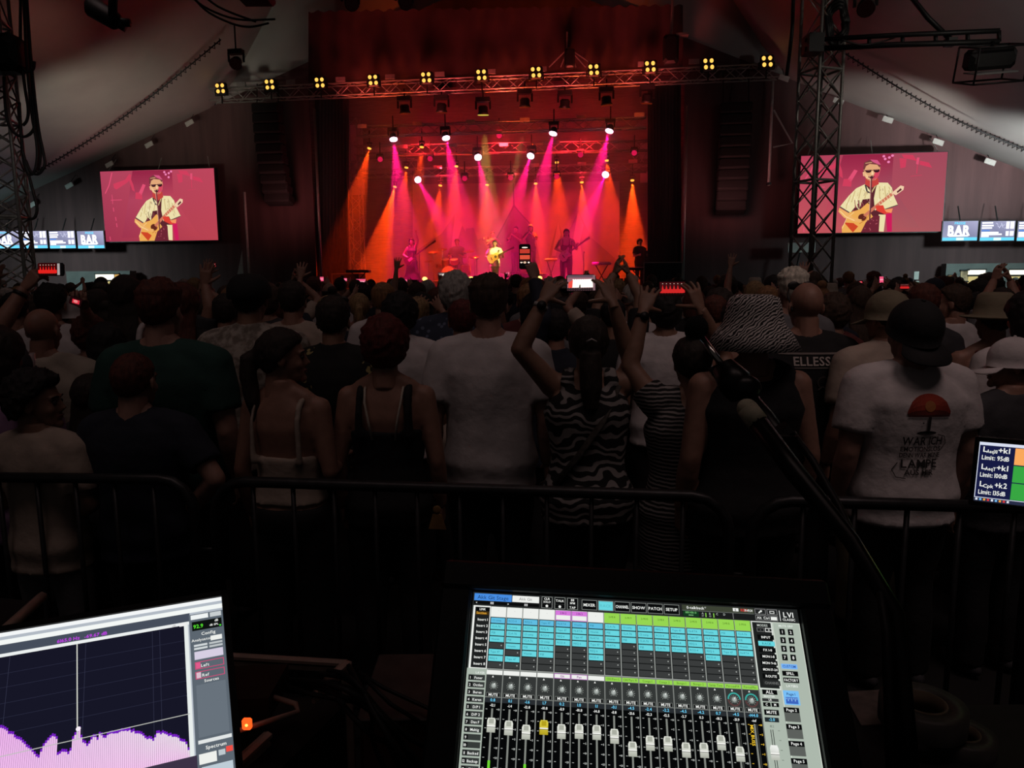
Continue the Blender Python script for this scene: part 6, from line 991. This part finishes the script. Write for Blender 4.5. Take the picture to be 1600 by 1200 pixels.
F_(826, 446, 5.4, 'ginger haired person partly hidden by the raised arms', hr=('short', 'ginger'), skin='fair', top=('tee', 'maroon'), bottom='black')
F_(1040, 458, 4.6, 'dark haired man in a white tee right of the zebra dress woman', hr=('shag', 'black'), skin='tan', top=('tee', 'white'), bottom='black', bw=1.1)
F_(958, 470, 5.0, 'person in black clapping hands high above the head', hr=('short', 'black'), skin='tan', top=('tee', 'black'), bottom='black', arms=(A_((938, 466, 5.1), (960, 428, 5.2), fing=(969, 392, 5.2), hand='clap', palm=(1, .2, 0)), A_((1000, 464, 5.1), (982, 428, 5.2), fing=(973, 392, 5.2), hand='clap', palm=(-1, .2, 0))))
F_(1566, 452, 5.6, 'person at the right clapping both raised hands before the bar light', hr=('short', 'dark'), skin='warm', top=('tee', 'grey'), bottom='black', arms=(A_((1538, 475, 5.6), (1553, 438, 5.7), fing=(1560, 418, 5.7), hand='clap', palm=(1, .2, 0)), A_((1590, 475, 5.6), (1578, 438, 5.7), fing=(1570, 418, 5.7), hand='clap', palm=(-1, .2, 0))))
F_(352, 462, 5.0, 'person waving a raised left hand below the left video screen', hr=('short', 'dark'), skin='warm', top=('tee', 'dkgrey'), bottom='black', arms=(A_((328, 480, 5.0), (320, 444, 5.05), fing=(322, 412, 5.05), hand='open', palm=(0, 1, 0)), None))
F_(1152, 471, 4.7, 'dark bob haired woman left of the bucket hat', sex='f', hr=('bob', 'black'), skin='warm', top=('tank', 'black'), bottom='black')
F_(1305, 462, 4.9, 'brown haired person between shaven head and tan cap', hr=('shag', 'brown'), skin='warm', top=('tee', 'maroon'), bottom='black', sex='f')
F_(1492, 447, 5.2, 'brown haired woman in profile right of the black cap', sex='f', hr=('short', 'brown'), skin='warm', top=('tee', 'white'), bottom='black', hyaw=.9)
F_(1445, 446, 4.6, 'auburn haired person behind the black cap', hr=('short', 'auburn'), skin='warm', top=('tee', 'dkgrey'), bottom='black')
F_(282, 445, 4.4, 'long haired person just right of the green shirt man', sex='f', hr=('long', 'auburn'), skin='warm', top=('tee', 'black'), bottom='black')
F_(456, 442, 4.9, 'man with brown hair in a light printed tee left of the flower shirt', hr=('short', 'dark'), skin='warm', top=('tee', 'beige'), bottom='black')
F_(78, 446, 4.8, 'dark haired person in a white tee behind the bald man', hr=('short', 'black'), skin='warm', top=('tee', 'white'), bottom='black', bw=1.1)
F_(102, 466, 4.9, 'person in a white cap at the left filming with a phone', hr=('short', 'dark'), hat=('cap', 'white'), skin='warm', top=('tee', 'navy'), bottom='black', hyaw=-.6, arms=(None, A_((140, 505, 4.6), (132, 480, 4.5), fing=(124, 468, 4.42), hand='grip', palm=(-.3, 1, 0))))
F_(195, 433, 5.0, 'long haired woman in a white vest top left of the green shirt', sex='f', hr=('long', 'dark'), skin='warm', top=('tank', 'white'), bottom='black')
F_(598, 444, 5.6, 'sandy haired man left of the dark haired white shirt', hr=('short', 'ginger'), skin='fair', top=('tee', 'white'), bottom='black')
bpy.context.view_layer.update(); DG = bpy.context.evaluated_depsgraph_get()
PEO = {o['label']: o for o in C.objects if o.name.startswith('person')}
def who(s): return next(o for l, o in PEO.items() if s in l)
def kid(root, nm): return next(c for c in root.children if c.name.startswith(nm))
# prints laid on the shirts: every point is dropped onto the cloth from behind
def shirt_print(root, pic, z0, sc_, name='print'):
    sh = kid(root, 'shirt'); me = sh.data; bv = BVHTree.FromPolygons([v.co for v in me.vertices], [p.vertices for p in me.polygons])
    def drop(q, lay):
        h = bv.ray_cast(V((q.x, -1, q.z)), V((0, 1, 0))); y = h[0].y if h[0] else -.12; return V((q.x, y - .004 - .0012 * lay, q.z))
    o = pic.build(name, (0, 0, z0), (sc_, 0, 0), (0, 0, -sc_), (0, 0, 0), 0, paintmat('shirt_ink', 1, False), sh, drop); return o
def dense(p, s=6):
    pass
lp = Pic(); INK = (38, 34, 34); RED = (150, 52, 34)
for i in range(10):                            # lamp shade in vertical bands so that it follows the cloth
    f = lambda x: (-34 * math.sqrt(max(0, 1 - (x / 36) ** 2)))
    for j in range(4):
        xa, xb = -35.5 + 7.1 * i, -35.5 + 7.1 * (i + 1); a = [f(xa) * j / 4 + 4 * (1 - (xa / 36) ** 2) * 0, f(xb) * j / 4, f(xb) * (j + 1) / 4, f(xa) * (j + 1) / 4]; c = tuple(int(k * (1.15 - abs(i - 4.5) * .05 - (.35 if j == 0 else 0))) for k in RED); lp.poly([(xa, a[0]), (xb, a[1]), (xb, a[2]), (xa, a[3])], c, 0)
lp.disc(0, -14, 9, (176, 110, 60), 1); [lp.rect(-34 + 6.8 * i, 0, -27.2 + 6.8 * i, 3, (70, 26, 22), 1) for i in range(10)]
for j in range(5): lp.rect(-2.5, 3 + 5 * j, 2.5, 8 + 5 * j, INK, 1)
lp.disc(-2, 30, 17, INK, 1, ry=3.5); lp.disc(-10, 13, 1.3, INK, 1)
for s, y, h, w_ in (('WAR ICH', 50, 14, 66), ('EMOTIONSLOS', 61, 8, 66), ('DENN WAR MEINE', 71, 7.5, 66), ('LAMPE', 88, 14, 66), ('AUS MIR', 100, 9, 50)): lp.text(s, -6 - (y - 50) * .06, y, h, INK, fit=w_, z=1)
lp.line([(18, 33), (30, 36), (34, 48), (26, 60)], 1.2, INK, 1); lp.line([(-42, 80), (-50, 92), (-44, 104), (-30, 106)], 1.2, INK, 1)
shirt_print(who('printed with a red lamp'), lp, 1.30, .0026, 'lamp_print')
ep = Pic(); [(ep.rect(-60 + 8 * i, -15, -52 + 8 * i, -11.5, (130, 122, 118), 0), ep.rect(-60 + 8 * i, 11, -52 + 8 * i, 13.5, (110, 104, 100), 0)) for i in range(15)]; ep.text('ELLESS', -4, 8, 16, (190, 182, 176), fit=96, z=1); ep.text('Co', 46, 22, 12, (150, 140, 136), z=2, bold=False)
for x in (-44, -14, 16): ep.disc(x, 38, 11, (64, 60, 58), 0); ep.disc(x, 38, 8, (14, 14, 14), 1); ep.line([(x - 8, 52), (x, 46), (x + 10, 54)], 3, (84, 80, 76), 1)
shirt_print(who('black band tee'), ep, 1.375, .0027, 'letter_print')
gp_ = Pic(); [gp_.rect(-40 + 8 * i, y, -32 + 8 * i, y + 3, (60, 50, 46), 0) for y in (0, 6, 14, 20) for i in range(10)]; shirt_print(who('light printed tee'), gp_, 1.38, .0024, 'line_print')
# small things people wear
def on(root, nm, mb, m, smooth=True): return obj(nm, mb, m, root, smooth)
def sunglasses(root, lift):
    HMz = 1.63; m = MB()
    for s in (-1, 1): m.tube([(s * .079, -.02, HMz + lift - .05), (s * .083, .03, HMz + lift + .01), (s * .06, .075, HMz + lift + .045)], .0045, 6); m.ell((s * .036, .075, HMz + lift + .052), (.032, .008, .022), 12, 6)
    m.tube([(-.01, .082, HMz + lift + .06), (.01, .082, HMz + lift + .06)], .004, 6); m.tube([(-.08, -.04, HMz + lift - .07), (-.079, -.02, HMz + lift - .05)], .005, 6); on(root, 'sunglasses', m, BLK)
sunglasses(who('sunglasses on his head'), .06); sunglasses(who('sunglasses pushed up'), .055)
def watch(root, side, col='black_metal'):
    me = None; return None
def band(lab_root, wr, el, m, face=True, r=.031):
    a = V(wr); ax = (V(el) - a).normalized(); c = a + ax * .035; q = MB(); q.tube([c - ax * .009, c + ax * .009], r + .003, 16); o = obj('watch_strap', q, m, lab_root, True)
    if face: q = MB(); n = ax.orthogonal().normalized(); n = (V((0, -1, 0)) - ax * ax.dot(V((0, -1, 0)))).normalized(); q.tube([c + n * (r - .004), c + n * (r + .010)], .021, 18); obj('watch_face', q, BLK, o, True)
def wloc(root, px): return root.matrix_world.inverted() @ P(*px)
z_ = who('zebra dress'); band(z_, wloc(z_, (850, 468, 3.2)), wloc(z_, (812, 546, 3.15)), PLATE); z_ = who('striped dress'); band(z_, wloc(z_, (1006, 484, 3.25)), wloc(z_, (984, 572, 3.2)), BLK)
z_ = who('left picture edge stretching'); band(z_, wloc(z_, (38, 450, 3.6)), wloc(z_, (-6, 520, 3.5)), BLK, False)
z_ = who('zebra dress'); m = MB(); m.tube([(.13, -.06, 1.45), (.05, -.145, 1.30), (-.06, -.145, 1.14), (-.16, -.1, 1.0)], .02, 8, flat=.35); on(z_, 'bag_strap', m, mat('strap_print', (.04, .035, .03), .7, 0, .5, 40)); m = MB(); m.tube([(-.022, -.135, 1.655), (-.0, -.142, 1.668), (.022, -.135, 1.655)], .005, 6); on(z_, 'hair_clip', m, PLATE)
z_ = who('dark red cropped'); m = MB(); m.ell((.083, -.006, 1.595), (.006, .006, .008), 8, 6); on(z_, 'earring', m, CHROME)
z_ = who('cap worn backwards'); hr_ = kid(z_, 'cap'); m = MB(); m.tube([(-.035, -.118, 1.625), (-.02, -.124, 1.65), (.02, -.124, 1.65), (.035, -.118, 1.625)], .006, 6); on(hr_, 'cap_buckle', m, PLATE)
z_ = who('carrying a drink'); c = P(40, 575, 3.55); t = thing('drink_cup', 'clear beer cup held by the bald man at the left', 'cup', c); m = MB(); m.lathe([(.0, -.07), (.034, -.07), (.046, .07), (.043, .07), (.032, -.066), (0, -.066)], 20, Matrix.Translation(c)); obj('cup', m, mat('cup_plastic', (.45, .36, .36), .2, 0, .05, 10), t, True); m = MB(); m.lathe([(0, -.06), (.033, -.06), (.041, .02), (0, .02)], 20, Matrix.Translation(c)); obj('beer', m, mat('beer', (.30, .10, .04), .2, 0, .1, 10), t, True)
# ------------------------------------------------------------------ the rest of the crowd: a dozen kinds of people, copied with their clothes recoloured
KITS = []
for spec in (dict(w='short haired person', hr=('short', 'dark'), top=('tee', 'black')), dict(w='crop haired person', hr=('crop', 'brown'), top=('tee', 'grey'), bw=1.12), dict(w='bald person', hr=('fringe', 'grey'), top=('polo', 'navy'), bw=1.1), dict(w='ponytailed person', hr=('pony', 'brown'), sex='f', top=('tank', 'white')), dict(w='long haired person', hr=('long', 'dark'), sex='f', top=('tee', 'maroon')),
             dict(w='bun wearing person', hr=('bun', 'auburn'), sex='f', top=('tank', 'black')), dict(w='capped person', hr=('short', 'dark'), hat=('cap', 'navy'), top=('tee', 'dkgrey')), dict(w='filming person', hr=('short', 'black'), top=('tee', 'navy'), arms=('phone', 'phone')), dict(w='clapping person', hr=('shag', 'dark'), top=('tee', 'black'), arms=('clap', 'clap'), sex='f'), dict(w='curly haired person', hr=('curly', 'dark'), top=('tee', 'grey')),
             dict(w='straw hatted person', hr=('short', 'dark'), hat=('fedora', 'cream'), top=('shirt', 'white')), dict(w='waving person', hr=('bob', 'brown'), top=('tee', 'beige'), arms=('up', None), sex='f'), dict(w='bob haired person', hr=('bob', 'black'), sex='f', top=('tee', 'white')), dict(w='shaggy haired person', hr=('shag', 'brown'), top=('tee', 'pink'))):
    KITS.append((spec.pop('w'), spec))
HC = ['black', 'dark', 'brown', 'auburn', 'dark', 'black', 'brown', 'blond', 'ginger', 'grey']; TC = ['black', 'white', 'grey', 'navy', 'maroon', 'beige', 'dkgrey', 'black', 'pink', 'denim']; TN = dict(zip(TC, ['black', 'white', 'grey', 'navy', 'maroon', 'beige', 'dark grey', 'black', 'pink', 'blue']))
ZON = [(0, 'near the left mast'), (165, 'under the left video screen'), (345, 'left of the stage'), (500, 'before the left stage wing'), (620, 'before the drum kit'), (745, 'before the singer'), (830, 'before the guitarist'), (940, 'before the percussionist'), (1070, 'right of the stage'), (1230, 'by the right mast'), (1330, 'under the right video screen'), (1475, 'before the right bar')]
SMALL = []
for x, y, d, w_, h_, lab, f in ((564, 440, 11, .15, .08, 'small pink lit phone in the crowd below the left stage wing', pink_shot), (336, 414, 9, .035, .07, 'tiny upright red phone above the raised hand left of the mast pole', red_dot), (690, 429, 14, .14, .07, 'small pale phone just above the grey haired man', white_shot), (633, 439, 10, .06, .045, 'tiny pink phone under the robed bass player', pink_shot), (806, 432, 12, .09, .06, 'small bright phone left of the raised upright phone', white_shot), (793, 427, 15, .08, .06, 'tiny pink phone right of the singer', pink_shot), (540, 437, 12, .05, .05, 'tiny pink phone at the left edge of the orange light', pink_shot), (1377, 437, 9, .05, .08, 'tiny upright pink phone right of the right mast', pink_shot), (1344, 441, 10, .08, .05, 'tiny red phone left of the upright pink one', red_dot), (1398, 443, 10.6, .05, .06, 'tiny crimson phone right of the upright pink one', red_dot), (1413, 448, 7, .09, .055, 'small phone with an orange red picture above the tan cap', stage_shot), (1257, 422, 14, .08, .05, 'tiny red phone at the foot of the right mast', red_dot), (503, 436, 10, .05, .06, 'tiny magenta phone near the crew member', pink_shot)): SMALL.append((x, y, d, w_, h_, lab, f))
taken = [(o.location.x, o.location.y) for o in PEO.values()] + [(b.x + dx, b.y + dy) for b in (bR, bL) for dx in (-.3, 0, .3) for dy in (-.3, 0, .3)]; base = {}; used = set(); count = 0
def copy_person(src, loc, yaw, s, label, group, hc, tc):
    r = src.copy(); C.objects.link(r); r.location = loc; r.rotation_euler = (0, 0, yaw); r.scale = (s, s, s); r['label'] = label; r['group'] = group
    for ch in src.children:
        c = ch.copy(); C.objects.link(c); c.parent = r
        if c.name.startswith('hair'): c.material_slots[0].link = 'OBJECT'; c.material_slots[0].material = hairmat(hc)
        if c.name.startswith('shirt'): c.material_slots[0].link = 'OBJECT'; c.material_slots[0].material = cloth(tc)
        for g in ch.children: d = g.copy(); C.objects.link(d); d.parent = c
    return r
def put(px, d, H, kit, hc, tc, yaw, loc=None):
    global count
    if loc is None: r = ray(px, 432); x = r.x * d / r.y; loc = V((x, d, 0))
    else: x, d = loc.x, loc.y; taken[:] = [q for q in taken if (q[0] - x) ** 2 + (q[1] - d) ** 2 > .13 or q[1] < 6]
    if any((x - a) ** 2 + (d - b) ** 2 < .13 for a, b in taken): return False
    nm, spec = KITS[kit]; s = H / 1.755; dep = 'front rows' if d < 6 else 'middle rows' if d < 9 else 'far rows' if d < 15 else 'rear rows'; z = [n for a, n in ZON if px >= a] or [ZON[0][1]]
    for q in range(40):                        # a look no one else has in this part of the crowd
        lab = '%s haired %s' % (hc, nm.replace(' haired', '').replace('haired', '')) if not nm.split()[0] in ('bald', 'straw', 'capped') else nm
        lab = lab.replace('short person', 'short cropped person'); lab = '%s in %s top, %s, %s' % (lab, TN[tc], dep, z[-1])
        if lab not in used: break
        hc, tc = HC[(HC.index(hc) + q + 1) % 10], TC[(TC.index(tc) + 2 * q + 1) % 10]
    used.add(lab); taken.append((x, d))
    if kit not in base:
        sp_ = dict(spec); hair_ = sp_.pop('hr'); top_ = sp_.pop('top'); base[kit] = person(lab, loc, yaw, s, hr=(hair_[0], hc), top=(top_[0], tc), q=1, shoes=False, group=lab, skin='warm', **sp_)
    else: copy_person(base[kit], loc, yaw, s, lab, lab, hc, tc)
    count += 1; return True
KW = [0, 1, 2, 3, 4, 6, 9, 12, 13, 0, 1, 12, 13, 5]
for x, y, d, w_, h_, lab, f in SMALL:
    phone(lab, x, y, d, w_, h_, f, 0, .9, grp=None); c = P(x, y, d); hi = y < 430; s = c.z / (2.02 if hi else 1.735); put(x, d, 1.755 * s, 11 if hi else 7, rnd.choice(HC[:5]), rnd.choice(('black', 'navy', 'dkgrey')), 0, V((c.x + (.19 * s if hi else 0), d - (.20 if hi else .385) * s, 0)))
for x, d, H, kit, hc, tc in ((310, 5.6, 1.72, 8, 'brown', 'grey'), (418, 5.8, 1.78, 13, 'brown', 'dkgrey'), (492, 5.2, 1.70, 4, 'dark', 'black'), (560, 6.4, 1.70, 3, 'blond', 'beige'), (658, 6.2, 1.70, 12, 'black', 'black'), (680, 7.2, 1.72, 4, 'auburn', 'maroon'), (1125, 5.6, 1.72, 9, 'dark', 'dkgrey'), (1200, 6.0, 1.74, 0, 'ginger', 'pink'), (1345, 6.2, 1.73, 4, 'brown', 'dkgrey'), (1460, 7.2, 1.78, 6, 'dark', 'black'), (1520, 6.4, 1.72, 1, 'brown', 'grey'), (1180, 7.4, 1.76, 11, 'blond', 'grey'), (1085, 6.6, 1.70, 12, 'auburn', 'black'), (20, 5.4, 1.74, 0, 'black', 'black'), (150, 6.0, 1.75, 4, 'dark', 'grey'), (205, 7.0, 1.78, 10, 'dark', 'white'), (243, 8.2, 1.76, 7, 'black', 'black'), (450, 7.0, 1.78, 8, 'brown', 'beige'), (1400, 8.0, 1.76, 7, 'dark', 'navy'), (570, 8.6, 1.74, 7, 'black', 'navy')): put(x, d, H, kit, hc, tc, rnd.uniform(-.3, .3))
d = 5.4
while d < 24.6 and count < 268:
    n = int(1600 / (1164 * (.62 if d < 10 else .8 if d < 15 else 1.05) / d)); lim = 900 if d > 12 else 0
    for i in range(n):
        px = -30 + 1660 * (i + rnd.uniform(.1, .9)) / n; H = min(1.86, max(1.5, rnd.gauss(1.71, .075))) if d < 15 else rnd.uniform(1.62, 1.8)
        put(px, d + rnd.uniform(-.25, .25), H, KW[rnd.randrange(14)] if rnd.random() > .07 else rnd.choice((7, 8, 10, 11)), rnd.choice(HC), rnd.choice(TC), rnd.gauss(0, .3))
    d += .62 if d < 8 else 1.0 if d < 14 else 2.2
bpy.data.scenes.remove(TMP)
